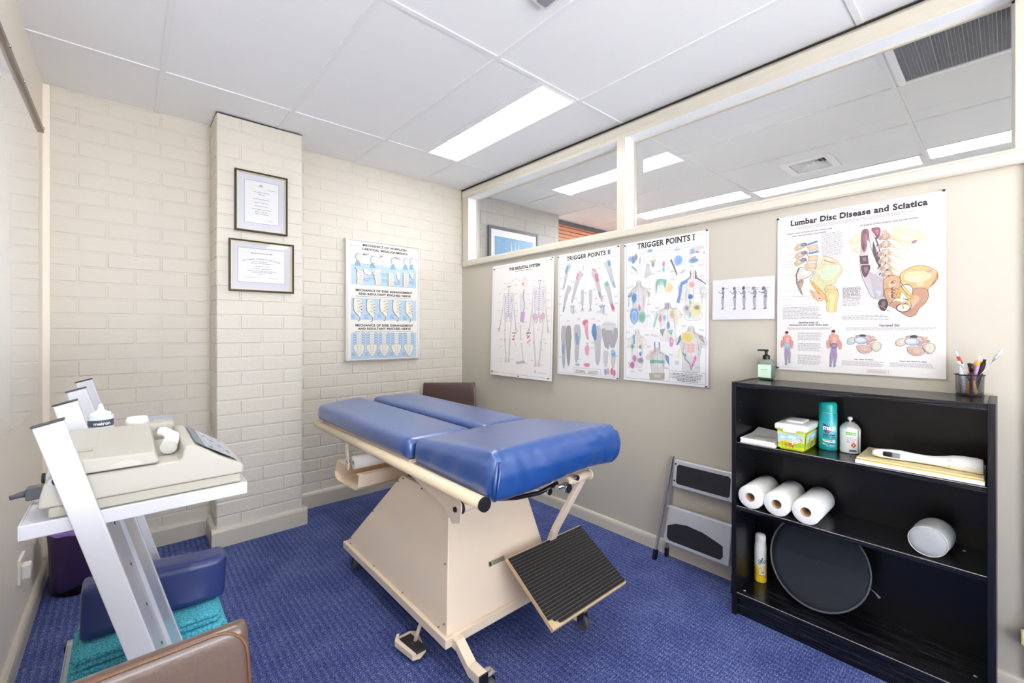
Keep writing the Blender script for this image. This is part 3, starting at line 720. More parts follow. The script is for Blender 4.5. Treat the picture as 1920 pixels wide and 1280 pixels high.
for (p,) in ([(0.096,0.815)], [(0.217,0.808)], [(0.393,0.812)], [(0.506,0.820)], [(0.562,0.826)]):
    p = k([p])[0]; A.ell(p[0], p[1], .026, .032, 'A9BDC6'); A.ell(p[0]+.006, p[1]-.002, .020, .026, 'E6E0D2'); A.line([(p[0]+.024, p[1]+.012), (p[0]+.034, p[1]-.004), (p[0]+.026, p[1]-.012), (p[0]+.024, p[1]-.026), (p[0]+.006, p[1]-.032)], .0016, '8C9296'); A.poly([(p[0]-.03, p[1]-.07), (p[0]+.022, p[1]-.07), (p[0]+.008, p[1]-.03), (p[0]-.018, p[1]-.03)], '8FB4CF')
    A.line([(p[0]+.03, p[1]+.018), (p[0]+.05, p[1]+.02), (p[0]+.07, p[1]+.012)], .003, '707A80')
for (p, q) in ([(0.133,0.840),(0.183,0.839)], [(0.273,0.835),(0.308,0.841)], [(0.402,0.841),(0.453,0.835)]):
    p, q = k([p, q]); A.line([p, q], .007, '4B5357', .4); A.line([(p[0], p[1]+.01), (q[0], q[1]+.012)], .003, '596065')
def vert_col(spine, w0, n=7, face='left'):
    """cream neck column with a dark back edge and stacked vertebrae"""
    N = len(spine)
    A.limb(spine, [w0*(1+.15*math.sin(i*1.3)) for i in range(N)], CR, 'C9C3B5', 0)
    A.line([(x-w0*.55, y) for x, y in spine], .0045, INK)
    for i in range(n):
        t_ = i/(n-1)*(N-1.001); j = int(t_); fr_ = t_-j; x = spine[j][0]*(1-fr_)+spine[j+1][0]*fr_; y = spine[j][1]*(1-fr_)+spine[j+1][1]*fr_
        A.ell(x, y, w0*.26, w0*.13, 'DDD6C6'); A.line([(x+w0*.2, y), (x+w0*.34, y-.003)], .0028, '3C3C3C')
for L in ([(0.109,0.713),(0.110,0.669),(0.113,0.637),(0.109,0.605)], [(0.238,0.704),(0.251,0.672),(0.260,0.640),(0.258,0.607)], [(0.370,0.707),(0.372,0.674),(0.370,0.640),(0.372,0.606)], [(0.506,0.719),(0.506,0.676),(0.506,0.641),(0.506,0.605)]):
    vert_col(k(L), .046)
for L in ([(0.137,0.719),(0.143,0.696),(0.166,0.680),(0.208,0.683),(0.234,0.679)], [(0.416,0.711),(0.416,0.686),(0.434,0.657),(0.453,0.637)], [(0.538,0.717),(0.540,0.696),(0.562,0.680),(0.581,0.666)], [(0.068,0.729),(0.084,0.710),(0.096,0.696)]):
    A.line(k(L), .005, INK, .5)
for L in ([(0.137,0.727),(0.166,0.726),(0.200,0.701),(0.208,0.683),(0.166,0.680),(0.143,0.696)], [(0.225,0.727),(0.295,0.738),(0.269,0.705),(0.243,0.704)], [(0.420,0.728),(0.453,0.721),(0.450,0.663),(0.434,0.657),(0.416,0.694)], [(0.538,0.730),(0.576,0.726),(0.579,0.673),(0.562,0.680)]):
    A.shape(k(L), CR, '9AA0A4', .001)
for (p,) in ([(0.162,0.641)], [(0.208,0.652)], [(0.317,0.690)], [(0.317,0.644)], [(0.425,0.631)], [(0.562,0.645)]):
    p = k([p])[0]; A.words(p[0]-.025, p[0]+.025, p[1]+.014, p[1]-.014, 3, '8FA6BC')
for i, (p,) in enumerate(([(0.096,0.400)], [(0.202,0.398)], [(0.312,0.407)], [(0.425,0.402)], [(0.538,0.396)])):
    u, v = k([p])[0]; a_ = .055
    A.shape([(u-.035, v+.09), (u+.03, v+.085), (u+.034, v+.02), (u+.026, v-.03), (u+.016, v-.065), (u+.01, v-.088), (u+.0, v-.085), (u+.004, v-.06), (u-.014, v-.035), (u-.034, v-.01), (u-.038, v+.03)], CR, 'A9A596', .001)
    A.line([(u-.036, v+.088), (u-.04, v+.03), (u-.034, v-.008), (u-.01, v-.035), (u+.012, v-.06), (u+.008, v-.083), (u-.004, v-.09)], .0042, INK)
    for j in range(4): A.ell(u+.004+.006*math.sin(j), v+.07-j*.026, .015, .008, 'D8D0BE'); A.poly([(u+.018, v+.06-j*.024), (u+.034, v+.05-j*.024), (u+.022, v+.048-j*.024)], '3A3A3A' if j in (1, 2) else '8D8878')
    A.words(u-.058, u-.024, v-.03, v-.07, 4, '8FA6BC')
for i, (p,) in enumerate(([(0.104,0.128)], [(0.208,0.126)], [(0.312,0.124)], [(0.420,0.121)], [(0.533,0.119)])):
    u, v = k([p])[0]
    for j in range(5):
        y = v+.092-j*.020; s_ = (1, -1); A.ell(u, y, .021, .0085, CR); A.line([(u-.020, y-.004), (u-.030, y+.006), (u-.040, y+.003), (u-.045, y-.006)], .0030, '45454A', .5); A.line([(u+.020, y-.004), (u+.031, y+.005), (u+.041, y+.002), (u+.046, y-.008)], .0030, '45454A', .5); A.line([(u-.012, y), (u+.012, y)], .0012, '9A9488')
    A.shape([(u-.05, v-.005), (u-.02, v+.004), (u+.02, v+.004), (u+.045, v-.005), (u+.042, v-.04), (u+.025, v-.075), (u+.003, v-.105), (u-.02, v-.075), (u-.042, v-.04)], CR, '55554F', .0018)
    for j in range(5):
        for s_ in (-1, 1): A.ell(u+s_*(.012-.0012*j), v-.012-j*.015, .0022, .003, '4A4A48')
        A.line([(u-.03+.004*j, v-.014-j*.014), (u-.016, v-.01-j*.014)], .001, '9A968A')
    A.words(u-.06, u-.03, v-.06, v-.09, 3, '8FA6BC')
for L in ([(0.076,0.507),(0.566,0.508)], [(0.076,0.231),(0.571,0.231)], [(0.096,0.760),(0.312,0.765)]):
    a, c = k(L); A.words(a[0], c[0], (a[1]+c[1])/2+.004, (a[1]+c[1])/2-.004, 1, '7D7D7D', .4, False)
A.loop([(.004, .004), (A.W-.004, .004), (A.W-.004, A.H-.004), (.004, A.H-.004)], .0012, 'C9C5BC')
A.mesh('printed_panel', lambda u, v, d: (x0+.01+u, yf+.003-d, z0+.01+v), t)

# ============================================================ posters on the partition
def poster(name, label, yl, z0, art, pins, lean=0.0, grp=None, off=.004, cat='poster'):
    t = thing(name, label, cat, (XR, yl-art.W/2, z0+art.H/2), grp)
    art.mesh('printed_sheet', lambda u, v, d: (XR-off-lean*(1-v/art.H)-d, yl-u, z0+v), t)
    for (u, v) in pins:
        p = MB(); x = XR-off-lean*(1-v/art.H); c = (x, yl-u, z0+v)
        p.lathe([(.0032, 0), (.0042, .001), (.0025, .004), (.0022, .007), (.0045, .010), (.0040, .0125), (0, .013)], c, 14, axis='x')
        for i in range(len(p.v)): q = p.v[i]; p.v[i] = (2*c[0]-q[0]-.002, q[1], q[2])
        p.build('push_pin', m_pin, t)
    return t
# --- the skeletal system
A = Art(.722, .922, 'F5F1EC'); A.gain = .88
A.loop([(.02, .025), (A.W-.02, .02), (A.W-.02, A.H-.02), (.02, A.H-.022)], .0022, '9FBBD6')
(a, b_) = [(0.213,0.880),(0.573,0.871)]; A.text('THE SKELETAL SYSTEM', a[0], (a[1]+b_[1])/2-.011, b_[0]-a[0], .023, '2B2828', False, .05)
(a, b_) = [(0.291,0.854),(0.494,0.847)]; A.words(a[0], b_[0], (a[1]+b_[1])/2+.004, (a[1]+b_[1])/2-.004, 1, '6A6A6E', .5, False)
def skeleton(head, neck, sh, hipL, hipR, elL, elR, haL, haR, knL, knR, ftL, ftR, col, rib, pel):
    B = lambda p, q, w: A.bone(p, q, w, 'EFE3DC', 'A79CA6', .0011)
    hx, hy = head; A.ell(hx, hy, .030, .038, 'E9E2E2'); A.ell(hx, hy-.004, .024, .03, 'F3EEEA')
    for s_ in (-1, 1): A.ell(hx+s_*.010, hy-.006, .0065, .007, '9B94A0')
    A.line([(hx-.012, hy-.026), (hx+.012, hy-.026)], .004, 'A8A0A8')
    (x0, y0), (x1, y1) = neck, ((hipL[0]+hipR[0])/2, (hipL[1]+hipR[1])/2+.02)
    for i in range(17): f_ = i/16; A.ell(x0+(x1-x0)*f_, y0+(y1-y0)*f_, .0085+.003*f_, .0065, 'D8CFD6'); A.ell(x0+(x1-x0)*f_, y0+(y1-y0)*f_, .004, .003, 'A8A2B4')
    w = sh; yt = y0-.03
    A.line([(x0-w, yt+.01), (x0-w*.4, yt+.012), (x0, yt), (x0+w*.4, yt+.012), (x0+w, yt+.01)], .005, 'C9BBC8')
    for s_ in (-1, 1):
        A.shape([(x0+s_*w, yt), (x0+s_*w*.45, yt-.005), (x0+s_*w*.62, yt-.07)], 'E9DDE4', rib, .0014)
        for i in range(10):
            y = yt-.012-i*.0165; r_ = w*(.55+.32*math.sin(.35+i*.26)); A.line([(x0+s_*.008, y+.006), (x0+s_*r_*.6, y+.004), (x0+s_*r_, y-.014), (x0+s_*r_*.8, y-.026)], .0032, rib)
    hy = (hipL[1]+hipR[1])/2; hx = (hipL[0]+hipR[0])/2; hw = abs(hipR[0]-hipL[0])/2
    for s_ in (-1, 1):
        A.shape([(hx+s_*.012, hy+.03), (hx+s_*hw*.9, hy+.052), (hx+s_*hw*1.25, hy+.03), (hx+s_*hw, hy-.005), (hx+s_*hw*.45, hy-.03), (hx+s_*.01, hy-.02)], pel, '9C8D9C', .0016)
        A.ell(hx+s_*hw*.5, hy-.012, .010, .012, 'EDE6E2')
    for (el, ha, s_) in ((elL, haL, -1), (elR, haR, 1)):
        B((x0+s_*w, yt), el, .013); B((el[0]-.004, el[1]), ha, .008); B((el[0]+.005, el[1]), (ha[0]+.006, ha[1]), .007)
        for j in range(5): A.line([ha, (ha[0]+s_*.012-(.014-.008*j)*1, ha[1]-.042-.004*(j % 3))], .0026, 'C2B6B8')
    for (h_, kn, ft) in ((hipL, knL, ftL), (hipR, knR, ftR)):
        B(h_, kn, .020); A.ell(kn[0], kn[1], .011, .011, 'DCCFD0'); B((kn[0]-.003, kn[1]-.01), ft, .015); B((kn[0]+.008, kn[1]-.012), (ft[0]+.007, ft[1]), .007)
        A.shape([(ft[0]-.012, ft[1]-.03), (ft[0]-.006, ft[1]+.004), (ft[0]+.008, ft[1]+.004), (ft[0]+.014, ft[1]-.03)], 'DDD2CF', 'A79CA6', .001)
skeleton(*[(0.217,0.738),(0.217,0.697)], .062, *[(0.179,0.471),(0.260,0.474),(0.145,0.543),(0.287,0.542),(0.112,0.409),(0.309,0.408),(0.183,0.297),(0.242,0.298),(0.198,0.144),(0.236,0.146)], '', 'A9AFCC', 'DDD3DD')
skeleton(*[(0.576,0.758),(0.574,0.719)], .066, *[(0.516,0.457),(0.627,0.459),(0.498,0.531),(0.647,0.529),(0.472,0.399),(0.665,0.402),(0.529,0.280),(0.603,0.281),(0.547,0.130),(0.585,0.133)], '', 'C4B8D4', 'E2BFCB')
# side view
P = [(0.403,0.752),(0.403,0.700),(0.392,0.638),(0.412,0.589),(0.409,0.550),(0.392,0.503),(0.386,0.455),(0.372,0.416),(0.377,0.296),(0.386,0.273),(0.409,0.139)]
A.ell(*P[0], .032, .036, 'EEDDD8'); A.ell(P[0][0]-.016, P[0][1]-.008, .008, .008, 'B48A8A'); A.ell(P[0][0]+.012, P[0][1]+.004, .014, .016, 'F4ECE4')
A.line(P[1:6], .012, 'CFC4CC'); A.line(P[1:6], .004, '9F97A8')
for i in range(10): y = P[2][1]+.03-i*.014; A.line([(P[2][0]+.018, y+.008), (P[2][0]-.028, y), (P[2][0]-.04+.002*i, y-.018)], .0028, 'C3C2D2')
A.shape([(P[5][0]-.02, P[5][1]+.02), (P[5][0]+.028, P[5][1]+.01), (P[6][0]+.02, P[6][1]-.02), (P[6][0]-.02, P[6][1]-.01)], 'D3B4D6', '9A86A4', .0014)
A.bone(P[7], P[8], .02, 'EFE3DC', 'A79CA6', .0011); A.bone(P[9], P[10], .017, 'EFE3DC', 'A79CA6', .0011)
for (p,) in ([(0.380,0.121)], [(0.351,0.116)], [(0.409,0.127)]): A.ell(*p, .026, .012, 'D5CBC8'); A.line([(p[0]-.02, p[1]-.006), (p[0]+.02, p[1]+.004)], .002, '9E9590')
for (p,) in ([(0.301,0.307)], [(0.466,0.306)]):
    A.words(p[0]-.026, p[0]+.026, p[1]+.052, p[1]+.040, 1, '444444', .6, False)
    for j in range(9): A.ell(p[0]+A.rnd.uniform(-.018, .018), p[1]+A.rnd.uniform(-.026, .03), .007, .008, A.rnd.choice(['D78C8C', 'E6B0AC', 'B9838A', 'EBCFC6']))
    A.line([(p[0], p[1]-.02), (p[0]+.02, p[1]-.06)], .003, 'B5A8B0')
A.notes([(0.166,0.767),(0.166,0.717),(0.102,0.679),(0.102,0.612),(0.108,0.540),(0.112,0.460),(0.095,0.389),(0.134,0.300),(0.138,0.242),(0.141,0.142),(0.134,0.116),(0.315,0.666),(0.309,0.594),(0.321,0.533),(0.315,0.489),(0.254,0.735),(0.267,0.620),(0.449,0.658),(0.455,0.618),(0.444,0.548),(0.511,0.762),(0.505,0.716),(0.618,0.776),(0.624,0.745),(0.624,0.715),(0.670,0.652),(0.670,0.599),(0.676,0.540),(0.681,0.480),(0.681,0.443),(0.639,0.308),(0.650,0.278),(0.618,0.232),(0.511,0.144),(0.618,0.116),(0.279,0.140),(0.444,0.117),(0.186,0.376),(0.576,0.380),(0.267,0.775),(0.303,0.740),(0.409,0.791),(0.444,0.768),(0.351,0.776),(0.494,0.795),(0.303,0.788),(0.639,0.586),(0.477,0.586),(0.351,0.432),(0.432,0.439)], 'B5B0B2', 2, .032)
A.ell(*[(0.546,0.061)][0], .013, .014, 'C9D6E4'); a, b_ = [(0.576,0.052),(0.681,0.052)]; A.words(a[0], b_[0], a[1]+.006, a[1]-.006, 2, 'C3CCD6')
poster('anatomy_poster', 'poster of three skeletons titled THE SKELETAL SYSTEM, leftmost on the partition', 2.93, .925, A, [(.03, .03), (.365, .012), (A.W-.03, .02), (.028, A.H-.03), (A.W-.028, A.H-.022), (A.W-.012, A.H-.010)], .03, 'anatomy posters on the partition')

# --- trigger points II
A = Art(.530, .860, 'F4F3F1'); A.fade = .1; A.gain = .84; A.etch = True
A.loop([(.012, .012), (A.W-.012, .012), (A.W-.012, A.H-.012), (.012, A.H-.012)], .0016, '8D9096'); A.line([(.012, A.H-.068), (A.W-.012, A.H-.068)], .0016, '8D9096')
(a, b_) = [(0.078,0.828),(0.457,0.825)]; A.text('TRIGGER POINTS II', a[0], (a[1]+b_[1])/2-.014, b_[0]-a[0], .028, '242324', True, .034)
BLU, PNK, GRY, GRN, OLV, YEL, MAG = '6FA4D0', 'D9768C', 'C3C2C4', '7CC3A4', '8E8C78', 'EADB8C', 'C76CB0'
def lm(L, ws, col=GRY, h=3): A.limb(L, [x*1.0 for x in ws], col, '85858C', h, '9C9BA2')
lm([(0.113,0.783),(0.081,0.735),(0.065,0.664),(0.049,0.608)], [.035, .03, .022, .014], 'CFD3DA'); lm([(0.090,0.778),(0.076,0.739),(0.071,0.720)], [.02, .024, .014], BLU, 1); lm([(0.055,0.640),(0.047,0.608)], [.014, .01], '9CC0DE', 1)
lm([(0.220,0.717),(0.190,0.685),(0.165,0.616),(0.139,0.538),(0.129,0.507)], [.06, .042, .03, .018, .012], 'D6CBD0'); lm([(0.185,0.713),(0.175,0.670)], [.022, .016], 'DDA2AE', 1); A.line([(0.233,0.766),(0.230,0.720)], .004, '9A9AA0')
lm([(0.113,0.628),(0.081,0.574),(0.065,0.510),(0.049,0.446)], [.05, .03, .022, .014], 'C9C9CA'); lm([(0.062,0.486),(0.049,0.446)], [.012, .012], BLU, 1)
lm([(0.318,0.715),(0.346,0.655),(0.364,0.594),(0.383,0.525)], [.055, .036, .028, .018], 'DCC9D0'); lm([(0.341,0.694),(0.355,0.639)], [.03, .022], PNK, 1); lm([(0.303,0.726),(0.341,0.716)], [.016, .016], 'E2A0AC', 1); lm([(0.367,0.571),(0.376,0.533)], [.012, .014], BLU, 1)
for L in ([(0.383,0.529),(0.401,0.539)], [(0.383,0.525),(0.398,0.506)], [(0.383,0.525),(0.388,0.502)], [(0.383,0.527),(0.406,0.524)]): A.line(L, .005, 'D9808C')
lm([(0.419,0.767),(0.446,0.720),(0.464,0.660),(0.486,0.600)], [.05, .038, .028, .02], 'CBD3DD'); lm([(0.442,0.772),(0.451,0.734)], [.018, .022], BLU, 1); lm([(0.477,0.626),(0.494,0.588)], [.018, .014], '98BEDD', 1)
lm([(0.424,0.626),(0.446,0.566),(0.464,0.499),(0.486,0.432)], [.045, .032, .024, .018], 'CDD0D4'); lm([(0.419,0.630),(0.440,0.603)], [.03, .014], GRN, 1); lm([(0.466,0.488),(0.486,0.447)], [.018, .022], 'D2546E', 1)
for L in ([(0.227,0.596),(0.225,0.534),(0.227,0.479)], [(0.296,0.591),(0.296,0.530),(0.296,0.476)]):
    lm(L, [.024, .026, .014], 'D2D6D8')
    for j in range(4): A.line([L[-1], (L[-1][0]-.014+.009*j, L[-1][1]-.034)], .0045, 'A8B8B8')
for (p,) in ([(0.139,0.459)], [(0.397,0.450)]):
    for j in range(5): A.line([p, (p[0]-.028+.012*j, p[1]+.036-.003*abs(j-2))], .0065, 'B9BCC4' if p[0] < .2 else '6F9CCB')
    A.ell(p[0], p[1]-.006, .022, .02, 'CED2D8'); A.line([(p[0]+.006, p[1]-.03), (p[0]+.008, p[1]+.02)], .004, 'B0586A')
lm([(0.058,0.348),(0.058,0.267),(0.058,0.186),(0.058,0.105),(0.062,0.041)], [.045, .05, .034, .03, .014], 'BDBDBE', 5); lm([(0.054,0.211),(0.054,0.146)], [.02, .018], BLU, 1); lm([(0.060,0.106),(0.062,0.041)], [.014, .012], '9BC0DE', 1)
lm([(0.103,0.348),(0.103,0.268),(0.103,0.188),(0.105,0.108),(0.105,0.060)], [.045, .055, .042, .03, .012], '9C9B8C', 5)
lm([(0.180,0.355),(0.185,0.277),(0.183,0.214),(0.180,0.151),(0.175,0.088)], [.06, .062, .04, .036, .016], 'C2C4C8', 4); lm([(0.175,0.300),(0.183,0.253),(0.187,0.214)], [.016, .03, .02], BLU, 1); A.ell(*[(0.187,0.077)][0], .02, .010, '9DBFD8')
A.shape([(0.233,0.382),(0.275,0.389),(0.282,0.255),(0.273,0.251)], 'E58FA2', 'C7788A', .001); A.ell(*[(0.255,0.366)][0], .024, .020, 'D9566F'); A.ell(*[(0.265,0.316)][0], .012, .05, 'E896A8'); A.ell(*[(0.271,0.181)][0], .019, .036, 'EBA0AC'); A.ell(*[(0.270,0.079)][0], .026, .013, 'E4788E'); A.ell(*[(0.273,0.224)][0], .014, .01, 'D8D8D8')
lm([(0.355,0.346),(0.358,0.271),(0.362,0.196),(0.362,0.128),(0.360,0.083)], [.07, .065, .045, .038, .02], 'C9C9CB', 4); lm([(0.330,0.358),(0.330,0.301),(0.341,0.248)], [.026, .042, .02], '3F7FBA', 1)
A.ell(*[(0.447,0.338)][0], .060, .033, 'DAD9D8'); A.line([(0.397,0.353),(0.442,0.356),(0.503,0.352)], .0016, '8E8E92')
for L in ([(0.406,0.327),(0.415,0.279),(0.428,0.198)], [(0.433,0.316),(0.446,0.264),(0.442,0.191)], [(0.464,0.316),(0.464,0.265),(0.473,0.199)], [(0.503,0.330),(0.499,0.272),(0.486,0.200)]): lm(L, [.03, .036, .016], 'A9A7A8', 4)
for L in ([(0.428,0.183),(0.426,0.124),(0.428,0.072)], [(0.484,0.185),(0.486,0.127),(0.484,0.068)]): lm(L, [.04, .034, .016], 'D4D4D4', 2)
A.ell(*[(0.486,0.163)][0], .016, .018, '5E9BD0'); A.ell(*[(0.481,0.181)][0], .012, .012, '8FBDE0')
for (p,) in ([(0.426,0.043)], [(0.446,0.048)], [(0.475,0.050)], [(0.494,0.040)]): A.ell(*p, .010, .022, A.rnd.choice(['D8A0A8', '6F9CCB', 'C8687C']))
a, b_ = [(0.157,0.055),(0.388,0.021)]; A.frame(a[0], b_[1], b_[0], a[1], .0016, '8A8A8E'); A.words(a[0]+.015, (a[0]+b_[0])/2-.01, a[1]-.012, a[1]-.036, 3); A.words((a[0]+b_[0])/2+.01, b_[0]-.015, a[1]-.012, a[1]-.036, 3)
A.notes([(0.033,0.764),(0.038,0.690),(0.033,0.617),(0.028,0.561),(0.022,0.504),(0.139,0.657),(0.165,0.537),(0.190,0.755),(0.355,0.775),(0.369,0.728),(0.332,0.588),(0.341,0.527),(0.351,0.489),(0.406,0.539),(0.424,0.419),(0.503,0.533),(0.507,0.489),(0.028,0.422),(0.165,0.442),(0.255,0.571),(0.205,0.503),(0.103,0.380),(0.195,0.394),(0.322,0.392),(0.369,0.376),(0.322,0.232),(0.322,0.195),(0.205,0.113),(0.028,0.120),(0.511,0.150),(0.284,0.768),(0.360,0.436)], 'B8B8BC', 3, .03)
poster('anatomy_poster', 'poster of arms and legs titled TRIGGER POINTS II, beside the skeleton poster', 2.168, .985, A, [(.006, A.H-.016), (A.W-.008, A.H-.008), (A.W-.006, .008)], .012, 'anatomy posters on the partition')

# --- trigger points I
A = Art(.535, .855, 'F4F4F3'); A.fade = .1; A.gain = .82; A.etch = True
A.loop([(.014, .014), (A.W-.014, .014), (A.W-.014, A.H-.014), (.014, A.H-.014)], .0016, '85888F'); A.line([(.014, A.H-.078), (A.W-.014, A.H-.078)], .0016, '85888F')
(a, b_) = [(0.092,0.831),(0.456,0.824)]; A.text('TRIGGER POINTS I', a[0], (a[1]+b_[1])/2-.016, b_[0]-a[0], .033, '222122', True, .034)
def head(L, r_, flip=1):
    (p,) = L; u, v = p; A.ell(u, v, r_, r_*1.05, 'F6F5F2'); A.loop([(u+r_*math.cos(i*.3)*1.0, v+r_*1.05*math.sin(i*.3)) for i in range(21)], .0011, 'A9A9AC')
    A.line([(u+flip*r_, v), (u+flip*r_*1.12, v-r_*.35), (u+flip*r_*.95, v-r_*.5), (u+flip*r_*.95, v-r_*.9), (u+flip*r_*.4, v-r_*1.1)], .0012, '8C8C90'); A.line([(u-flip*r_*.6, v-r_*.8), (u-flip*r_*.5, v-r_*1.5)], .0012, '9C9CA0')
head([(0.072,0.743)], .044); head([(0.190,0.748)], .046, -1); head([(0.275,0.689)], .028); head([(0.356,0.731)], .046); head([(0.478,0.737)], .050, -1)
A.ell(*[(0.042,0.755)][0], .014, .016, '7FAEDB'); A.ell(*[(0.065,0.749)][0], .016, .024, '6E7FA8'); A.ell(*[(0.084,0.761)][0], .010, .02, '7A8898'); A.line([(0.054,0.709),(0.090,0.674)], .012, '7FC0A8'); A.line([(0.112,0.758),(0.110,0.719)], .004, '6E6E76')
A.ell(*[(0.180,0.788)][0], .018, .010, '79A9DC'); A.line([(0.177,0.723),(0.220,0.725)], .010, '9CCFB8'); A.ell(*[(0.205,0.746)][0], .016, .014, 'F0E3C4'); A.ell(*[(0.200,0.705)][0], .010, .018, '9A9490')
A.ell(*[(0.269,0.697)][0], .008, .018, 'C48AA8'); A.ell(*[(0.269,0.667)][0], .008, .016, '8FC0D4')
A.ell(*[(0.352,0.771)][0], .020, .008, 'B4CBE8'); A.ell(*[(0.359,0.709)][0], .024, .028, '7BA8DC')
for j in range(6): (p,) = [(0.359,0.709)]; A.line([p, (p[0]+.034*math.cos(-.9+j*.4), p[1]+.034*math.sin(-.9+j*.4))], .004, '7BA8DC', .3)
A.line([(0.314,0.719),(0.336,0.671),(0.353,0.626)], .012, '6E6C70', .6)
A.ell(*[(0.473,0.763)][0], .040, .012, 'D6D1CB'); A.shape([(0.431,0.757),(0.513,0.739),(0.510,0.725),(0.471,0.737),(0.442,0.745)], 'B9709C', None); A.ell(*[(0.442,0.748)][0], .016, .016, '8FAED4'); A.line([(0.438,0.713),(0.463,0.717)], .007, 'DA7E6C'); A.ell(*[(0.449,0.698)][0], .026, .014, '5E94C4'); A.ell(*[(0.492,0.731)][0], .012, .014, 'EFEFEF')
A.shape([(0.156,0.714),(0.175,0.712),(0.175,0.673),(0.190,0.645),(0.139,0.619),(0.152,0.668)], 'DCDAD8', '8F8F92', .001)
for j in range(5): a, b_ = [(0.160,0.709),(0.143,0.626)]; A.line([(a[0]+j*.004, a[1]), (b_[0]+j*.012, b_[1]-j*-.004)], .001, '77777A')
def torso(L, w, h, fill='D3D0CE', back=True):
    fill = A.mix(fill, .45)
    (p,) = L; u, v = p                         # u, v: base of the neck
    O = [(u-.10*w, v+.16*h), (u-.11*w, v+.02*h), (u-.34*w, v-.05*h), (u-.5*w, v-.14*h), (u-.52*w, v-.30*h), (u-.36*w, v-.26*h), (u-.30*w, v-.5*h), (u-.27*w, v-.70*h), (u-.31*w, v-.95*h)]
    O = O+[(2*u-x, y) for x, y in reversed(O)]; A.shape(O, fill, '8A898C', .0013)
    A.line([(u, v+.16*h), (u, v-.92*h)], .006, 'E6E2DE'); A.line([(u, v+.14*h), (u, v-.9*h)], .0014, '76757A')
    for s_ in (-1, 1):
        for j in range(9):
            t_ = j/9; A.line([(u+s_*.02*w, v+.1*h-t_*.5*h), (u+s_*(.16+.1*t_)*w, v-.02*h-t_*.4*h), (u+s_*(.36-.12*t_)*w, v-.14*h-t_*.5*h)], .0011, '88868A')
        A.line([(u+s_*.08*w, v+.12*h), (u+s_*.1*w, v), (u+s_*.3*w, v-.08*h)], .003, '8C8A8C')
torso([(0.103,0.579)], .14, .23, 'CFCBC9')
A.shape([(0.026,0.525),(0.058,0.551),(0.054,0.523),(0.033,0.512)], '6D8FB0'); A.line([(0.036,0.512),(0.034,0.456)], .008, 'A8C6E4'); A.ell(*[(0.072,0.510)][0], .017, .030, '3E7CC0'); A.shape([(0.160,0.548),(0.183,0.535),(0.177,0.504)], 'B9AE8A'); A.line([(0.175,0.512),(0.169,0.474)], .010, 'F2E9C6'); A.ell(*[(0.110,0.446)][0], .008, .02, 'C76CA0')
A.ell(*[(0.075,0.400)][0], .030, .046, '4C82CC'); A.ell(*[(0.075,0.396)][0], .018, .034, '7FA6E0'); A.ell(*[(0.128,0.391)][0], .024, .032, '6CB694'); A.loop([(a[0], a[1]) for a in [(0.038,0.448),(0.040,0.337),(0.063,0.329),(0.103,0.399),(0.143,0.328),(0.165,0.344),(0.165,0.444)]], .001, 'B0B0B4')
A.shape([(0.215,0.616),(0.293,0.609),(0.281,0.543),(0.269,0.581),(0.232,0.592),(0.220,0.498)], '83CDB4', None); A.loop([q for q in [(0.228,0.577),(0.261,0.578),(0.258,0.534),(0.232,0.532)]], .001, 'A0A0A4'); A.ell(*[(0.303,0.558)][0], .026, .026, 'F1DCA0'); A.shape([(0.273,0.603),(0.290,0.608),(0.279,0.551)], '6FC0A4')
torso([(0.450,0.602)], .17, .25, 'EFEDEA'); A.line([(0.431,0.640),(0.433,0.604),(0.397,0.586),(0.375,0.580)], .006, '7E7B80'); A.line([(0.460,0.640),(0.462,0.601),(0.499,0.577),(0.520,0.561)], .006, '6E6A70')
A.line([(0.416,0.588),(0.378,0.569),(0.373,0.522),(0.359,0.465)], .017, '5C92D4'); A.ell(*[(0.440,0.564)][0], .016, .016, 'E9A08E'); A.ell(*[(0.433,0.497)][0], .014, .014, '2F64B4'); A.line([(0.433,0.476),(0.431,0.419)], .013, '6FC7A0'); A.ell(*[(0.463,0.605)][0], .006, .012, 'A8486C')
A.ell(*[(0.416,0.427)][0], .026, .030, 'CFCDCD'); A.ell(*[(0.467,0.425)][0], .030, .036, 'E8DC9C'); A.ell(*[(0.471,0.435)][0], .016, .012, '8A877C'); A.ell(*[(0.412,0.434)][0], .012, .014, '8C8A8E'); A.ell(*[(0.431,0.398)][0], .010, .018, '9CD0B4')
torso([(0.298,0.438)], .165, .20, 'F1EFEC'); A.line([(0.232,0.411),(0.209,0.328)], .013, '9CD4B8'); A.ell(*[(0.250,0.380)][0], .009, .022, 'DE8472'); A.ell(*[(0.277,0.383)][0], .010, .016, '8FB4E4'); A.line([(0.344,0.426),(0.352,0.371),(0.356,0.349)], .013, 'F0E4A8'); A.ell(*[(0.325,0.401)][0], .014, .024, 'C8BC94'); A.ell(*[(0.301,0.339)][0], .010, .022, '5F93CC')
for L in ([(0.281,0.469),(0.282,0.432)], [(0.303,0.468),(0.302,0.431)], [(0.293,0.470),(0.290,0.431)]): A.line(L, .005, '68666A')
A.shape([(0.248,0.313),(0.281,0.320),(0.265,0.272)], '8F8D8D'); A.shape([(0.298,0.309),(0.330,0.314),(0.321,0.276)], '86C2A0'); A.shape([(0.309,0.268),(0.322,0.276),(0.336,0.247),(0.327,0.214),(0.311,0.217)], 'DE94C4', 'B070A0', .001)
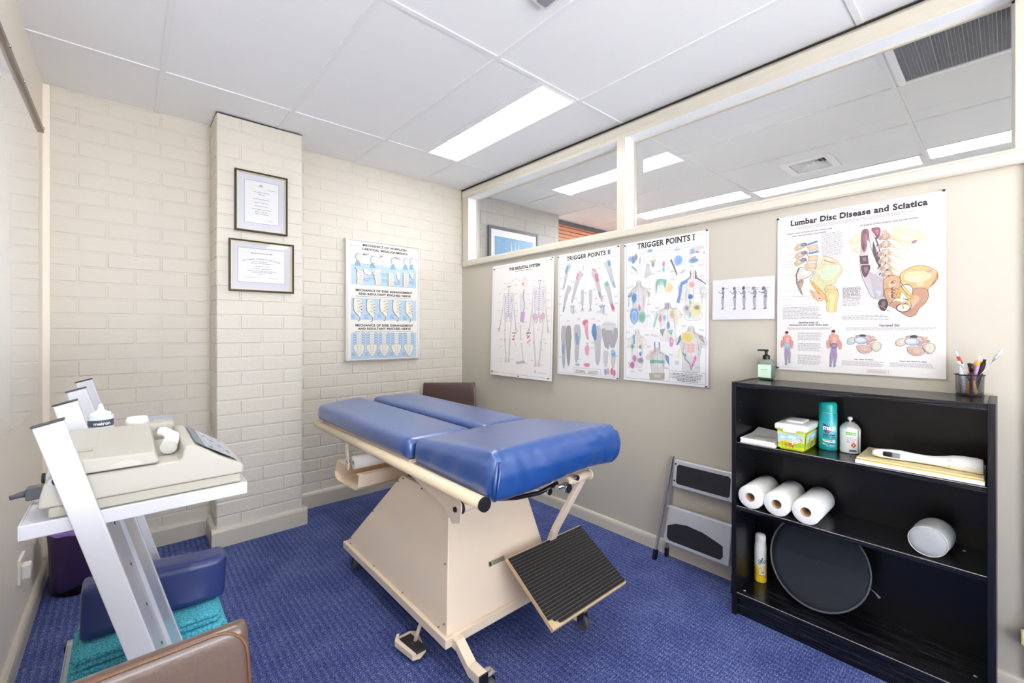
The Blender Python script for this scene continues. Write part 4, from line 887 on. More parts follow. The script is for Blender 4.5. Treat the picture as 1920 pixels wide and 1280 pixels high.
torso([(0.096,0.281)], .125, .21, 'F1EFEC'); A.line([(0.072,0.281),(0.075,0.226)], .013, '6C9AD8'); A.ell(*[(0.063,0.210)][0], .013, .014, '62B08E'); A.ell(*[(0.119,0.165)][0], .008, .014, '4A80C0'); A.ell(*[(0.117,0.208)][0], .010, .012, '8E8A80'); A.ell(*[(0.078,0.136)][0], .014, .022, 'C06CAC'); A.ell(*[(0.063,0.095)][0], .016, .020, 'B858A4'); A.ell(*[(0.121,0.126)][0], .020, .018, '8F8C8C'); A.line([(0.038,0.114),(0.042,0.074)], .006, 'ECA890'); A.ell(*[(0.112,0.258)][0], .010, .03, 'E9DFA0')
torso([(0.234,0.181)], .145, .165, 'C9C6C3'); A.shape([(0.183,0.133),(0.279,0.134),(0.277,0.115),(0.232,0.118),(0.186,0.110)], '5FB488', None); A.shape([(0.282,0.168),(0.305,0.158),(0.311,0.103),(0.290,0.135)], '4A84BE'); A.shape([(0.163,0.159),(0.186,0.187),(0.190,0.168),(0.169,0.144)], 'EED9C0'); A.line([(0.215,0.241),(0.217,0.199)], .007, '4E86BE'); A.line([(0.244,0.241),(0.248,0.200)], .006, '5E6C8A'); A.ell(*[(0.217,0.188)][0], .009, .012, 'E0907C'); A.shape([(0.180,0.052),(0.281,0.061),(0.277,0.022),(0.186,0.016)], 'B4AFA0', '8A8880', .001)
torso([(0.438,0.295)], .175, .235, 'CDC9C6'); A.shape([(0.373,0.284),(0.396,0.285),(0.382,0.259),(0.363,0.229),(0.353,0.222)], '3F78B4', None); A.ell(*[(0.416,0.270)][0], .032, .030, 'E9CB5C'); A.shape([(0.478,0.281),(0.503,0.281),(0.515,0.240),(0.499,0.250)], '9C9684', None)
for y_ in (930, 950, 972):
    pass
for (p,) in ([(0.427,0.227)], [(0.450,0.228)], [(0.426,0.209)], [(0.449,0.210)], [(0.427,0.193)], [(0.448,0.194)]): A.ell(*p, .013, .009, 'E6B2A8')
A.shape([(0.386,0.186),(0.412,0.177),(0.405,0.155)], '3E9CA0', None); A.shape([(0.463,0.175),(0.471,0.158),(0.445,0.097),(0.440,0.111)], 'D860B4', None); A.line([(0.373,0.211),(0.363,0.153)], .012, 'F0E8BC'); A.line([(0.401,0.155),(0.431,0.124),(0.442,0.089)], .006, '77757A')
a, b_ = [(0.309,0.077),(0.529,0.013)]; A.frame(a[0], .014, A.W-.014, a[1], .0016, '85888F'); A.words(a[0]+.02, A.W-.025, a[1]-.008, a[1]-.042, 4); A.words(a[0]+.05, A.W-.045, .036, .02, 2, '606064')
for j in range(3): A.ell(a[0]+.012, a[1]-.014-.011*j, .0025, .0025, '222222')
A.notes([(0.058,0.669),(0.094,0.662),(0.203,0.647),(0.240,0.659),(0.328,0.650),(0.382,0.637),(0.397,0.647),(0.442,0.667),(0.492,0.668),(0.058,0.582),(0.031,0.576),(0.177,0.558),(0.031,0.433),(0.177,0.466),(0.173,0.397),(0.506,0.542),(0.513,0.507),(0.510,0.493),(0.499,0.608),(0.367,0.552),(0.382,0.486),(0.232,0.441),(0.344,0.437),(0.203,0.419),(0.228,0.275),(0.203,0.282),(0.031,0.297),(0.031,0.257),(0.035,0.209),(0.165,0.282),(0.177,0.213),(0.321,0.166),(0.293,0.090),(0.067,0.056),(0.121,0.064),(0.397,0.334),(0.499,0.313),(0.506,0.236),(0.506,0.219),(0.359,0.131),(0.359,0.120),(0.478,0.106),(0.328,0.602),(0.240,0.584),(0.382,0.399),(0.199,0.183)], 'B8B8BC', 3, .028)
poster('anatomy_poster', 'poster of coloured torsos and heads titled TRIGGER POINTS I, beside the small posture print', 1.605, .990, A, [(.008, A.H-.014), (A.W-.008, A.H-.004), (A.W-.008, .006)], .010, 'anatomy posters on the partition')

# --- small posture print
A = Art(.300, .211, 'E6E5EA'); A.gain = .8
for i, L in enumerate(([(0.055,0.164),(0.055,0.152),(0.058,0.136),(0.054,0.115),(0.053,0.083),(0.055,0.062)], [(0.112,0.162),(0.116,0.152),(0.118,0.132),(0.114,0.112),(0.115,0.082),(0.116,0.059)], [(0.157,0.161),(0.159,0.149),(0.163,0.129),(0.160,0.111),(0.160,0.080),(0.162,0.058)], [(0.204,0.157),(0.211,0.146),(0.215,0.126),(0.210,0.109),(0.210,0.080),(0.212,0.056)], [(0.251,0.153),(0.259,0.146),(0.263,0.127),(0.260,0.110),(0.259,0.080),(0.261,0.056)])):
    g_ = ['66666C', '76767E', '5C5C62', '86868C', '66666A'][i]; (h_, n_, c_, p_, k_, f_) = L
    A.ell(h_[0], h_[1]-.001, .0072, .0085, g_, -.3*i/4); A.ell(h_[0]-.002, h_[1]-.006, .005, .004, g_)
    A.line([n_, ((n_[0]+c_[0])/2+.003, (n_[1]+c_[1])/2), c_, p_], .006, '4A4A50'); A.ell(c_[0]-.004, c_[1]+.008, .0065, .017, 'A5A5AC')
    for j in range(5): A.line([(c_[0]-.009, c_[1]+.02-j*.005), (c_[0]+.002, c_[1]+.018-j*.005)], .0012, '5A5A60')
    A.ell(p_[0], p_[1], .0075, .009, '7C7C82'); A.limb([p_, k_, f_], [.014, .010, .007], 'B4B4BA', '7A7A80', 1); A.shape([(f_[0]-.013, f_[1]-.008), (f_[0]+.005, f_[1]-.007), (f_[0]+.004, f_[1]), (f_[0]-.004, f_[1]+.001)], '86868C')
    A.line([(n_[0]-.002, n_[1]-.008), (c_[0]-.016, c_[1]+.001), (h_[0]-.024, h_[1]-.014)], .0042, '85858C', .6)
    A.words(h_[0]+.010, h_[0]+.030, h_[1]+.003, h_[1]-.002, 1, '8C8C92'); A.words(h_[0]+.010, h_[0]+.022, h_[1]-.005, h_[1]-.010, 1, 'A0A0A4')
poster('posture_print', 'small print of five grey standing figures looking down, on the partition between two posters', 1.050, 1.356, A, [], .006, None, cat='print')

# --- lumbar disc disease and sciatica
A = Art(.581, .728, 'F4F1EF'); A.gain = .72; A.etch = True
(a, b_) = [(0.053,0.691),(0.529,0.695)]; A.text('Lumbar Disc Disease and Sciatica', a[0], (a[1]+b_[1])/2-.011, b_[0]-a[0], .025, '27242B', True, .045)
A.words(.085, .50, (a[1]+b_[1])/2-.020, (a[1]+b_[1])/2-.034, 3, '86828C', .36)
a, b_ = [(0.038,0.644),(0.219,0.643)]; A.text('Lateral view of lumbosacral column and', a[0], (a[1]+b_[1])/2-.002, b_[0]-a[0], .0075, '4A464A', True, .02)
a, b_ = [(0.061,0.631),(0.197,0.632)]; A.text('some degenerative alterations', a[0], (a[1]+b_[1])/2-.003, b_[0]-a[0], .0075, '4A464A', True, .02)
a, b_ = [(0.316,0.638),(0.501,0.637)]; A.text('Anatomy of the lumbar and sacral region', a[0], (a[1]+b_[1])/2-.004, b_[0]-a[0], .0085, '444046', True, .02)
def block(L, n, col='8F8C94'):
    a, b_ = L; A.words(a[0], b_[0], a[1], b_[1], n, col, .36)
block([(0.179,0.627),(0.259,0.523)], 20); block([(0.257,0.378),(0.324,0.323)], 9); block([(0.257,0.374),(0.324,0.294)], 14)
block([(0.024,0.298),(0.184,0.240)], 10); block([(0.255,0.254),(0.420,0.231)], 4); block([(0.087,0.179),(0.183,0.142)], 8); block([(0.087,0.130),(0.183,0.092)], 8); block([(0.087,0.076),(0.183,0.030)], 9)
block([(0.044,0.203),(0.224,0.190)], 3); block([(0.270,0.202),(0.556,0.188)], 3); block([(0.255,0.057),(0.401,0.035)], 5); block([(0.416,0.057),(0.551,0.039)], 5); block([(0.005,0.011),(0.104,0.014)], 1, '9AA4C4'); block([(0.501,0.016),(0.535,0.015)], 1)
a, b_ = [(0.089,0.224),(0.167,0.225)]; A.text('Sensitive areas of', a[0], a[1]-.004, b_[0]-a[0], .0085, '3E3A40', True, .03)
a, b_ = [(0.051,0.213),(0.205,0.215)]; A.text('lumbosacral and lower limbs level', a[0], a[1]-.004, b_[0]-a[0], .0085, '3E3A40', True, .03)
a, b_ = [(0.382,0.209),(0.447,0.210)]; A.text('Herniated disk', a[0], a[1]-.005, b_[0]-a[0], .0105, '3E3A40', True, .03)
a, b_ = [(0.299,0.063),(0.363,0.066)]; A.words(a[0], b_[0], a[1]+.003, a[1]-.003, 1, '6A666C', .5, False); a, b_ = [(0.446,0.063),(0.526,0.065)]; A.words(a[0], b_[0], a[1]+.003, a[1]-.003, 1, '6A666C', .5, False)
a, b_ = [(0.341,0.022),(0.412,0.008)]; A.frame(a[0], b_[1], b_[0], a[1], .0008, '8C6C6C'); A.words(a[0]+.004, b_[0]-.004, a[1]-.002, b_[1]+.002, 3, 'B08A8A')
for L in ([(0.012,0.586),(0.097,0.585)], [(0.012,0.539),(0.070,0.543)], [(0.012,0.515),(0.063,0.511)], [(0.012,0.504),(0.063,0.501)], [(0.012,0.489),(0.074,0.484)], [(0.012,0.453),(0.082,0.449)], [(0.012,0.374),(0.133,0.374)], [(0.012,0.347),(0.147,0.346)], [(0.012,0.347),(0.155,0.345)], [(0.012,0.334),(0.155,0.335)], [(0.012,0.306),(0.176,0.309)], [(0.479,0.605),(0.560,0.599)], [(0.496,0.582),(0.564,0.581)], [(0.457,0.514),(0.560,0.516)], [(0.423,0.498),(0.560,0.496)], [(0.429,0.486),(0.560,0.484)], [(0.543,0.432),(0.560,0.432)], [(0.270,0.608),(0.321,0.603)], [(0.270,0.582),(0.321,0.578)], [(0.270,0.535),(0.302,0.535)], [(0.270,0.503),(0.315,0.502)], [(0.270,0.445),(0.318,0.445)], [(0.533,0.346),(0.560,0.347)], [(0.270,0.268),(0.370,0.271)], [(0.496,0.250),(0.560,0.250)], [(0.203,0.427),(0.260,0.426)], [(0.207,0.523),(0.260,0.521)], [(0.370,0.169),(0.412,0.167)], [(0.376,0.149),(0.412,0.148)], [(0.416,0.165),(0.446,0.164)]):
    A.line(L, .0007, 'A09CA4')
BN, BE = 'EBD1A6', '8A6A5C'
# lateral column
for i, L in enumerate(([(0.128,0.576),(0.162,0.579),(0.167,0.558),(0.131,0.552)], [(0.128,0.529),(0.165,0.531),(0.165,0.506),(0.126,0.504)], [(0.113,0.493),(0.162,0.498),(0.158,0.467),(0.120,0.471)])): A.shape(L, 'EDC9A4', '9C7460', .0012)
for L in ([(0.122,0.587),(0.162,0.597),(0.163,0.590),(0.126,0.580)], [(0.128,0.546),(0.167,0.552),(0.168,0.543),(0.131,0.538)]): A.shape(L, '6FA0C8', '4A6C90', .0012)
for i, (p,) in enumerate(([(0.109,0.586)], [(0.111,0.548)], [(0.108,0.515)])):
    A.shape([(p[0]-.040, p[1]-.012), (p[0]-.02, p[1]+.008), (p[0]+.014, p[1]+.006), (p[0]+.006, p[1]-.012), (p[0]-.03, p[1]-.028)], 'D8C29C', BE, .001); A.ell(p[0], p[1], .012, .0085, '6C6878'); A.ell(p[0]-.001, p[1]+.001, .007, .005, '9C98A8'); A.line([(p[0]+.01, p[1]+.008), (p[0]+.016, p[1]-.02)], .002, '4A444C')
for j in range(9): (p,) = [(0.070,0.563)]; A.line([(p[0]+.012, p[1]-j*.014), (p[0]-.008, p[1]-.006-j*.0145), (p[0]-.014, p[1]-.016-j*.014)], .0014, 'C9B070', .4)
A.shape([(0.091,0.482),(0.108,0.481),(0.122,0.466),(0.151,0.459),(0.133,0.433),(0.108,0.425),(0.085,0.423),(0.078,0.441)], 'EDE7DF', '6E6468', .002)
A.line([(0.091,0.480),(0.080,0.449),(0.082,0.406),(0.097,0.366),(0.106,0.353)], .0055, '6A5C5E', .6); A.shape([(0.078,0.415),(0.108,0.425),(0.109,0.408),(0.098,0.383),(0.106,0.355),(0.091,0.375)], 'B89C8C', '5A4C50', .001)
A.shape([(0.181,0.527),(0.217,0.514),(0.244,0.486),(0.257,0.454),(0.249,0.433),(0.234,0.418),(0.234,0.398),(0.217,0.393),(0.197,0.384),(0.183,0.360),(0.162,0.387),(0.147,0.409),(0.158,0.467)], 'E3E4B4', 'B49A70', .0016)
A.shape([(0.181,0.525),(0.217,0.512),(0.241,0.486),(0.234,0.479),(0.203,0.485),(0.176,0.486)], 'F0DFBE', 'C0A080', .001); A.line([(0.188,0.505),(0.203,0.497),(0.231,0.486)], .0035, 'B47C5C'); A.ell(*[(0.190,0.451)][0], .020, .016, 'D3ECC4'); A.ell(*[(0.220,0.460)][0], .022, .018, 'D8ECC8'); A.ell(*[(0.203,0.429)][0], .022, .014, 'DCE8C0')
A.shape([(0.190,0.377),(0.200,0.388),(0.217,0.391),(0.237,0.373),(0.241,0.357),(0.234,0.328),(0.203,0.329),(0.195,0.347)], 'EBD29C', BE, .0014); A.shape([(0.200,0.374),(0.242,0.366),(0.241,0.330),(0.237,0.314),(0.237,0.268),(0.198,0.270),(0.200,0.316),(0.188,0.333)], 'EAD796', 'A88858', .0014); A.line([(0.217,0.315),(0.217,0.270)], .014, 'EFE6A4')
A.shape([(0.130,0.423),(0.147,0.409),(0.176,0.377),(0.197,0.343),(0.200,0.330),(0.183,0.330),(0.151,0.379)], 'E8BC6C', 'A87C48', .001); A.shape([(0.147,0.381),(0.169,0.380),(0.200,0.336),(0.203,0.311),(0.190,0.333)], 'E8BC6C', 'A87C48', .001); A.shape([(0.133,0.374),(0.158,0.362),(0.190,0.330),(0.151,0.332)], 'E6B98A', 'A07050', .001)
A.ell(*[(0.172,0.333)][0], .017, .015, 'E2AE84'); A.ell(*[(0.172,0.333)][0], .009, .008, 'F0D2B4'); A.ell(*[(0.172,0.333)][0], .004, .0035, '9C6450')
A.line([(0.162,0.508),(0.155,0.467),(0.144,0.430),(0.133,0.419)], .0045, 'C9BEA8'); A.line([(0.183,0.522),(0.169,0.487),(0.151,0.447)], .003, 'F2EEE4')
# posterior view
for s_, L in ((1, [(0.420,0.610),(0.457,0.607),(0.496,0.585),(0.520,0.560),(0.512,0.543),(0.490,0.553),(0.457,0.577),(0.423,0.590)]), (1, [(0.420,0.587),(0.451,0.570),(0.485,0.543),(0.498,0.534),(0.490,0.524),(0.457,0.547),(0.423,0.568)])): A.shape(L, 'F3E4C6', 'DDC49C', .001)
for L in ([(0.420,0.568),(0.446,0.549),(0.471,0.512)], [(0.423,0.609),(0.465,0.598),(0.512,0.575),(0.525,0.551),(0.506,0.540)]): A.line(L, .006, 'EEDCB8')
A.ell(*[(0.490,0.542)][0], .009, .006, 'B48890', .4); A.shape([(0.273,0.567),(0.293,0.600),(0.321,0.607),(0.321,0.568),(0.293,0.552)], 'F3E2C4', 'E4C8A0', .001); A.shape([(0.286,0.533),(0.321,0.560),(0.323,0.513),(0.302,0.523)], 'F0DCC0', None)
A.shape([(0.324,0.618),(0.344,0.621),(0.349,0.579),(0.352,0.548),(0.370,0.483),(0.388,0.443),(0.398,0.404),(0.397,0.319),(0.358,0.321),(0.334,0.390),(0.321,0.426),(0.316,0.490),(0.323,0.528),(0.320,0.568)], 'DCD4D6', '7E6A74', .0016)
A.shape([(0.324,0.618),(0.344,0.621),(0.348,0.579),(0.334,0.519),(0.326,0.528),(0.320,0.572)], 'A4747E', '6E4854', .001); A.shape([(0.352,0.620),(0.385,0.620),(0.385,0.589),(0.376,0.567),(0.367,0.592)], 'A4647C', '74485C', .001); A.shape([(0.363,0.585),(0.373,0.575),(0.387,0.512),(0.388,0.443),(0.373,0.460),(0.358,0.523)], '705A60', None)
A.shape([(0.316,0.509),(0.343,0.508),(0.346,0.467),(0.321,0.469)], '6E5560', '4C3840', .0014); A.shape([(0.320,0.468),(0.351,0.466),(0.352,0.447),(0.337,0.409),(0.326,0.426)], '7A5866', '4C3840', .0014); A.line([(0.318,0.508),(0.346,0.508)], .003, 'EDE4DC'); A.line([(0.320,0.469),(0.349,0.467)], .003, 'E6D8D0')
A.shape([(0.340,0.581),(0.349,0.548),(0.364,0.492),(0.382,0.451),(0.373,0.421),(0.352,0.470),(0.343,0.526)], 'F0EBE4', 'C0B8B4', .001); A.shape([(0.347,0.611),(0.355,0.613),(0.391,0.481),(0.388,0.477)], 'F4F2EE', '908890', .001)
for j in range(14): a, b_ = [(0.343,0.447),(0.373,0.320)]; A.line([(a[0]+j*.0042, a[1]-j*.004), ((a[0]+b_[0])/2+j*.004, (a[1]+b_[1])/2), (b_[0]+j*.0016-.006, b_[1])], .0009, '9C949C')
for j in range(5): a, b_ = [(0.329,0.614),(0.327,0.532)]; A.line([(a[0]+j*.0022, a[1]), (b_[0]+j*.001, b_[1])], .0009, '7A4C5C')
A.shape([(0.352,0.367),(0.398,0.363),(0.394,0.341),(0.385,0.303),(0.370,0.327)], 'C6C2CC', None)
VS = [(0.400,0.577),(0.401,0.544),(0.401,0.510),(0.401,0.479),(0.404,0.449),(0.409,0.422)]
for i, p in enumerate(VS):
    A.shape([(p[0]-.010, p[1]+.014), (p[0]+.012, p[1]+.014), (p[0]+.014, p[1]-.008), (p[0], p[1]-.015), (p[0]-.012, p[1]-.008)], 'DDBFA0', '5C464A', .0014); A.ell(p[0]-.014, p[1]-.004, .007, .010, 'B8988A'); A.ell(p[0]+.013, p[1]-.004, .007, .009, 'CDAA90'); A.ell(p[0]+.004, p[1]-.012, .004, .005, '5A4648'); A.line([(p[0]-.022, p[1]+.006), (p[0]-.028, p[1]-.004)], .004, '60484E')
    for j in range(3): A.line([(p[0]+.016, p[1]-.004*j), (p[0]+.034, p[1]-.010-.005*j), (p[0]+.054+.006*(j % 2), p[1]-.018-.007*j)], .0028, ['E3CE98', 'E9DDB8', 'D8BC84'][j], .35)
A.line([(0.398,0.606),(0.403,0.571),(0.406,0.517),(0.406,0.441)], .003, 'F0E4D8'); A.shape([(0.392,0.603),(0.406,0.601),(0.404,0.570),(0.394,0.572)], 'E6C8B0', '9C7C74', .001)
A.shape([(0.397,0.404),(0.423,0.415),(0.449,0.405),(0.447,0.366),(0.446,0.316),(0.397,0.319),(0.395,0.366)], 'DDB48C', '7A5648', .0016); A.shape([(0.398,0.363),(0.447,0.360),(0.435,0.327),(0.420,0.299),(0.409,0.302),(0.400,0.329)], 'D6A986', '7A5648', .0016)
for (p,) in ([(0.423,0.386)], [(0.423,0.360)], [(0.423,0.333)], [(0.423,0.346)], [(0.424,0.327)]): A.ell(p[0]+.004, p[1], .009, .006, '8C6450', .5); A.ell(p[0]+.007, p[1]+.001, .005, .003, 'E6C4A0', .5)
A.shape([(0.447,0.414),(0.457,0.426),(0.479,0.441),(0.504,0.447),(0.533,0.438),(0.556,0.418),(0.560,0.393),(0.548,0.369),(0.530,0.352),(0.528,0.312),(0.487,0.314),(0.485,0.355),(0.474,0.375),(0.457,0.369),(0.449,0.384)], 'E8C48A', 'A67C54', .0018)
A.shape([(0.485,0.357),(0.528,0.354),(0.533,0.321),(0.522,0.293),(0.504,0.275),(0.496,0.250),(0.479,0.240),(0.460,0.251),(0.435,0.278),(0.412,0.290),(0.420,0.301),(0.446,0.311),(0.457,0.266),(0.474,0.265),(0.482,0.284),(0.479,0.306),(0.451,0.318),(0.479,0.310)], 'CE9F84', '7E564C', .0016)
A.ell(*[(0.498,0.402)][0], .036, .020, 'F3DE9C'); A.ell(*[(0.493,0.395)][0], .02, .012, 'F6ECB0'); A.ell(*[(0.535,0.420)][0], .012, .008, 'CBA690'); A.shape([(0.556,0.416),(0.561,0.393),(0.548,0.369),(0.533,0.352),(0.543,0.376),(0.552,0.395)], 'BC8A6C', None)
A.shape([(0.449,0.369),(0.465,0.373),(0.479,0.369),(0.487,0.352),(0.485,0.332),(0.476,0.326),(0.460,0.350)], 'F2EEEA', '5E444C', .002); A.ell(*[(0.458,0.279)][0], .020, .016, 'F1ECE8'); A.loop([([(0.458,0.279)][0][0]+.021*math.cos(i*.35), [(0.458,0.279)][0][1]+.017*math.sin(i*.35)) for i in range(18)], .004, '6C4850')
A.shape([(0.379,0.307),(0.391,0.320),(0.406,0.317),(0.412,0.294),(0.400,0.266),(0.388,0.272),(0.381,0.288)], '5C4A50', '3E3238', .001); A.line([(0.370,0.288),(0.385,0.291),(0.417,0.264)], .002, 'C9A08C')
for L in ([(0.446,0.362),(0.463,0.338),(0.487,0.314)], [(0.457,0.369),(0.474,0.341),(0.491,0.314)], [(0.451,0.350),(0.446,0.316)], [(0.451,0.360),(0.468,0.325),(0.485,0.295)], [(0.463,0.359),(0.490,0.316)], [(0.437,0.308),(0.460,0.292)], [(0.454,0.303),(0.458,0.273)], [(0.468,0.306),(0.479,0.280)], [(0.446,0.352),(0.437,0.319)]): A.line(L, .0048, 'E9C766'); A.line(L, .001, 'A8843C')
# two standing figures
def figure(L, top, leg, flip, hair='3A2C28'):
    (hd, sh_, wa, hi, k1, f1, k2, f2, e1, h1, e2, h2) = L
    A.limb([sh_, e1, h1], [.013, .011, .008], 'E0A090', 'B0706A', 0); A.limb([(sh_[0], sh_[1]), e2, h2], [.013, .011, .008], 'E0A090', 'B0706A', 0)
    A.limb([hi, k1, f1], [.017, .012, .006], leg, '7E6E9C', 1); A.limb([hi, k2, f2], [.017, .012, .006], leg, '7E6E9C', 1); A.ell(f1[0], f1[1]-.002, .0045, .006, '8E9AA8'); A.ell(f2[0], f2[1]-.002, .0045, .006, '8E9AA8')
    w_ = .019; A.shape([(sh_[0]-w_, sh_[1]), (sh_[0]-.006, sh_[1]+.007), (sh_[0]+.006, sh_[1]+.007), (sh_[0]+w_, sh_[1]), (wa[0]+.012, wa[1]), (hi[0]+.014, hi[1]), (hi[0]-.014, hi[1]), (wa[0]-.012, wa[1])], 'EBA898', 'B0706A', .001)
    A.shape([(wa[0]-.012, wa[1]-.002), (wa[0]+.012, wa[1]-.002), (hi[0]+.014, hi[1]), (hi[0], hi[1]-.010), (hi[0]-.014, hi[1])], top, None); A.ell(hd[0], hd[1], .0068, .0088, 'E4B49C'); A.ell(hd[0]+.001, hd[1]+.004, .0072, .0062, hair)
figure([(0.041,0.174),(0.043,0.157),(0.042,0.129),(0.043,0.111),(0.039,0.074),(0.039,0.030),(0.052,0.079),(0.053,0.040),(0.023,0.131),(0.021,0.104),(0.064,0.131),(0.061,0.101)], 'A9C8DC', 'B9A6CC', 1)
figure([(0.224,0.180),(0.227,0.163),(0.227,0.133),(0.227,0.114),(0.219,0.077),(0.215,0.032),(0.233,0.078),(0.229,0.033),(0.205,0.134),(0.207,0.106),(0.249,0.131),(0.249,0.103)], '9880A8', 'B49AC4', -1)
# herniated disks
for (p,), c1 in (([(0.334,0.129)], 'CAD6D0'), ([(0.496,0.127)], 'E6D6C0')):
    q = lambda a, b_: (p[0]+a/1000, p[1]+b_/1000)
    A.shape([q(-62, 2), q(-56, 24), q(-38, 30), q(-22, 24), q(-30, 6), q(-48, -6)], c1, '8C7C7C', .0012)
    A.shape([q(-30, -4), q(14, -6), q(26, -20), q(20, -34), q(-2, -42), q(-20, -32)], 'E3C2B4', '94706C', .0014)
    A.shape([q(18, 0), q(40, 12), q(56, 4), q(54, -18), q(40, -34), q(26, -20)], 'DDCFBE', 'A07C7C', .0014); A.ell(*q(40, -8), .010, .014, 'E2E0CC')
    for j in range(5): A.line([q(-22, -12-j*5), q(0, -15-j*5.4), q(16, -12-j*5)], .0012, 'B08880')
    A.shape([q(-22, 6), q(8, 4), q(24, 12), q(40, 16), q(40, 22), q(18, 22), q(22, 34), q(8, 38), q(-10, 40), q(-34, 36), q(-24, 26)], 'CDB2A4', '84645F', .0014)
    A.shape([q(-18, 38), q(-8, 42), q(4, 40), q(2, 28), q(-14, 28)], '5A4C52', '3A3036', .001); A.ell(*q(-12, 16), .022, .0145, 'B4CCE2'); A.ell(*q(-14, 19), .014, .008, 'DCE8F2'); A.loop([(q(-12, 16)[0]+.022*math.cos(i*.35), q(-12, 16)[1]+.0145*math.sin(i*.35)) for i in range(18)], .0016, '546078')
    A.ell(*q(12, 6), .006, .010, 'D49C9C'); A.ell(*q(28, 30), .008, .006, 'D8BEA4')
poster('anatomy_poster', 'large poster titled Lumbar Disc Disease and Sciatica above the black bookcase', .738, 1.112, A, [(.004, A.H-.006), (A.W-.006, A.H-.002), (.006, .010)], .010, 'anatomy posters on the partition')

# ============================================================ treatment couch
T = thing('treatment_couch', 'blue padded chiropractic couch with split head cushions on a cream pedestal base', 'treatment table', (1.2, 1.9, 0))
def farw(p):
    k_ = max(0, (p.y-1.64)/1.14)
    return (p.x, p.y+k_*(p.x-.86)*.55, p.z)
c = MB(); c.rbox(.862, 1.20, 1.628, 2.75, .762, .852, .030, .006, (14, 26, 6), farw); c.build('head_cushion', m_vinyl, T)
c = MB(); c.rbox(1.255, 1.56, 1.628, 2.86, .762, .852, .030, .006, (14, 26, 6)); c.build('head_cushion', m_vinyl, T)
rr = random.Random(3)
def footw(p):
    k_ = (1.62-p.y)/.52; t_ = (p.z-.745)/.11
    z = p.z+max(0, t_)*.048*k_
    x = p.x+(.028*k_*(1 if p.x > 1.2 else -.35) if t_ < .8 else 0)*math.sin(max(0, min(1, t_))*math.pi)
    y = p.y-.030*k_*(1-abs(2*t_-1))*math.cos((p.x-1.22)*3.4)*.8
    for cx in (.885, 1.57):        # creased upholstery at the two foot corners
        d = math.hypot(p.x-cx, p.y-1.10)
        z += .0045*math.exp(-(d/.05)**2)*math.sin(p.x*260)
    side = max(0, 1-abs(2*t_-1))
    y += .0035*k_*side*math.sin(p.x*34+p.z*20)+.0018*k_*math.sin(p.x*95+p.z*60)
    x += .003*side*math.sin(p.y*40+p.z*45)*(1 if p.x < 1.2 else -1)
    return (x, y, z-.020*k_*(1 if t_ < .3 else 0)*(.5+.5*math.cos((p.x-1.02)*9)))
c = MB(); c.rbox(.885, 1.572, 1.10, 1.622, .745, .855, .034, .006, (56, 44, 14), footw); fc = c.build('foot_cushion', m_vinyl, T)
c = MB(); c.tube([(.905, 1.095, .872), (.893, 1.088, .845), (.886, 1.088, .80), (.888, 1.092, .752)], [.003, .006, .006, .003], 8); c.tube([(.912, 1.091, .872), (.903, 1.082, .84), (.895, 1.083, .79), (.893, 1.09, .752)], [.002, .0045, .005, .002], 8); c.build('corner_fold', m_vinyl, fc)
for xx in (.875, 1.575):
    f = MB(); f.tube([(xx-.008 if xx < 1 else xx-.01, 1.12 if xx < 1 else 1.32, .738), (xx-.008 if xx < 1 else xx-.01, 2.76, .738)], .0225, 20); r_ = f.build('side_rail', m_rail, T)
    f = MB(); ye = 1.112 if xx < 1 else 1.312; f.cyl((xx-.008 if xx < 1 else xx-.01, ye, .738), (xx-.008 if xx < 1 else xx-.01, ye+.009, .738), .0235, n=24); f.build('end_cap', m_black, r_)
f = MB(); f.box(.92, 1.40, 1.22, 1.25, .700, .738); f.box(.90, 1.54, 2.66, 2.70, .72, .758); f.box(.98, 1.02, 1.22, 2.68, .70, .745); f.box(1.36, 1.40, 1.22, 2.68, .70, .745); f.box(.88, 1.56, 1.62, 1.66, .715, .757)
f.box(.90, 1.50, 1.19, 1.6, .738, .752); f.box(.88, 1.2, 1.64, 2.7, .752, .764); f.box(1.26, 1.55, 1.64, 2.75, .752, .764)
f.build('top_frame', m_cream, T, bevel=.002)
# pedestal cover: a tapering sheet-metal box
b0 = [(.897, 1.385), (1.478, 1.385), (1.478, 2.368), (.897, 2.368)]; b1 = [(.982, 1.50), (1.385, 1.50), (1.385, 1.905), (.982, 1.905)]
f = MB(); f.add([(x, y, .158) for x, y in b0]+[(x, y, .612) for x, y in b1], [(0,1,2,3), (4,5,6,7), (0,1,5,4), (1,2,6,5), (2,3,7,6), (3,0,4,7)])
f.box(1.0, 1.37, 1.52, 1.88, .613, .66, 1); cover = f.build('pedestal_cover', [m_cream, m_black], T, bevel=.003)
f = MB()
def lp(a, b_, t_): return tuple(a[i]*(1-t_)+b_[i]*t_ for i in range(3))
e0, e1, e2, e3 = (.897, 2.368, .158), (.982, 1.905, .612), (.897, 1.385, .158), (.982, 1.50, .612)
for p, q, n_ in ((e0, e1, 3), (e2, e3, 3), (e0, e2, 4), (e1, e3, 3)):
    for i in range(n_):
        s_ = lp(p, q, (i+.12)/(n_-.76)); s_ = lp(s_, (.93, 1.85, .38), .04); f.cyl((s_[0]-.006, s_[1], s_[2]+.001), (s_[0]+.004, s_[1], s_[2]), .0032, n=8)
split_build(f, 'cover_screw', m_bronze, cover)
f = MB(); f.add([(1.128, 1.4235, .318), (1.216, 1.4235, .318), (1.216, 1.4285, .338), (1.128, 1.4285, .338)], [(0,1,2,3)]); f.add([(1.132, 1.423, .320), (1.143, 1.423, .320), (1.143, 1.427, .335), (1.132, 1.427, .335)], [(0,1,2,3)], 1)
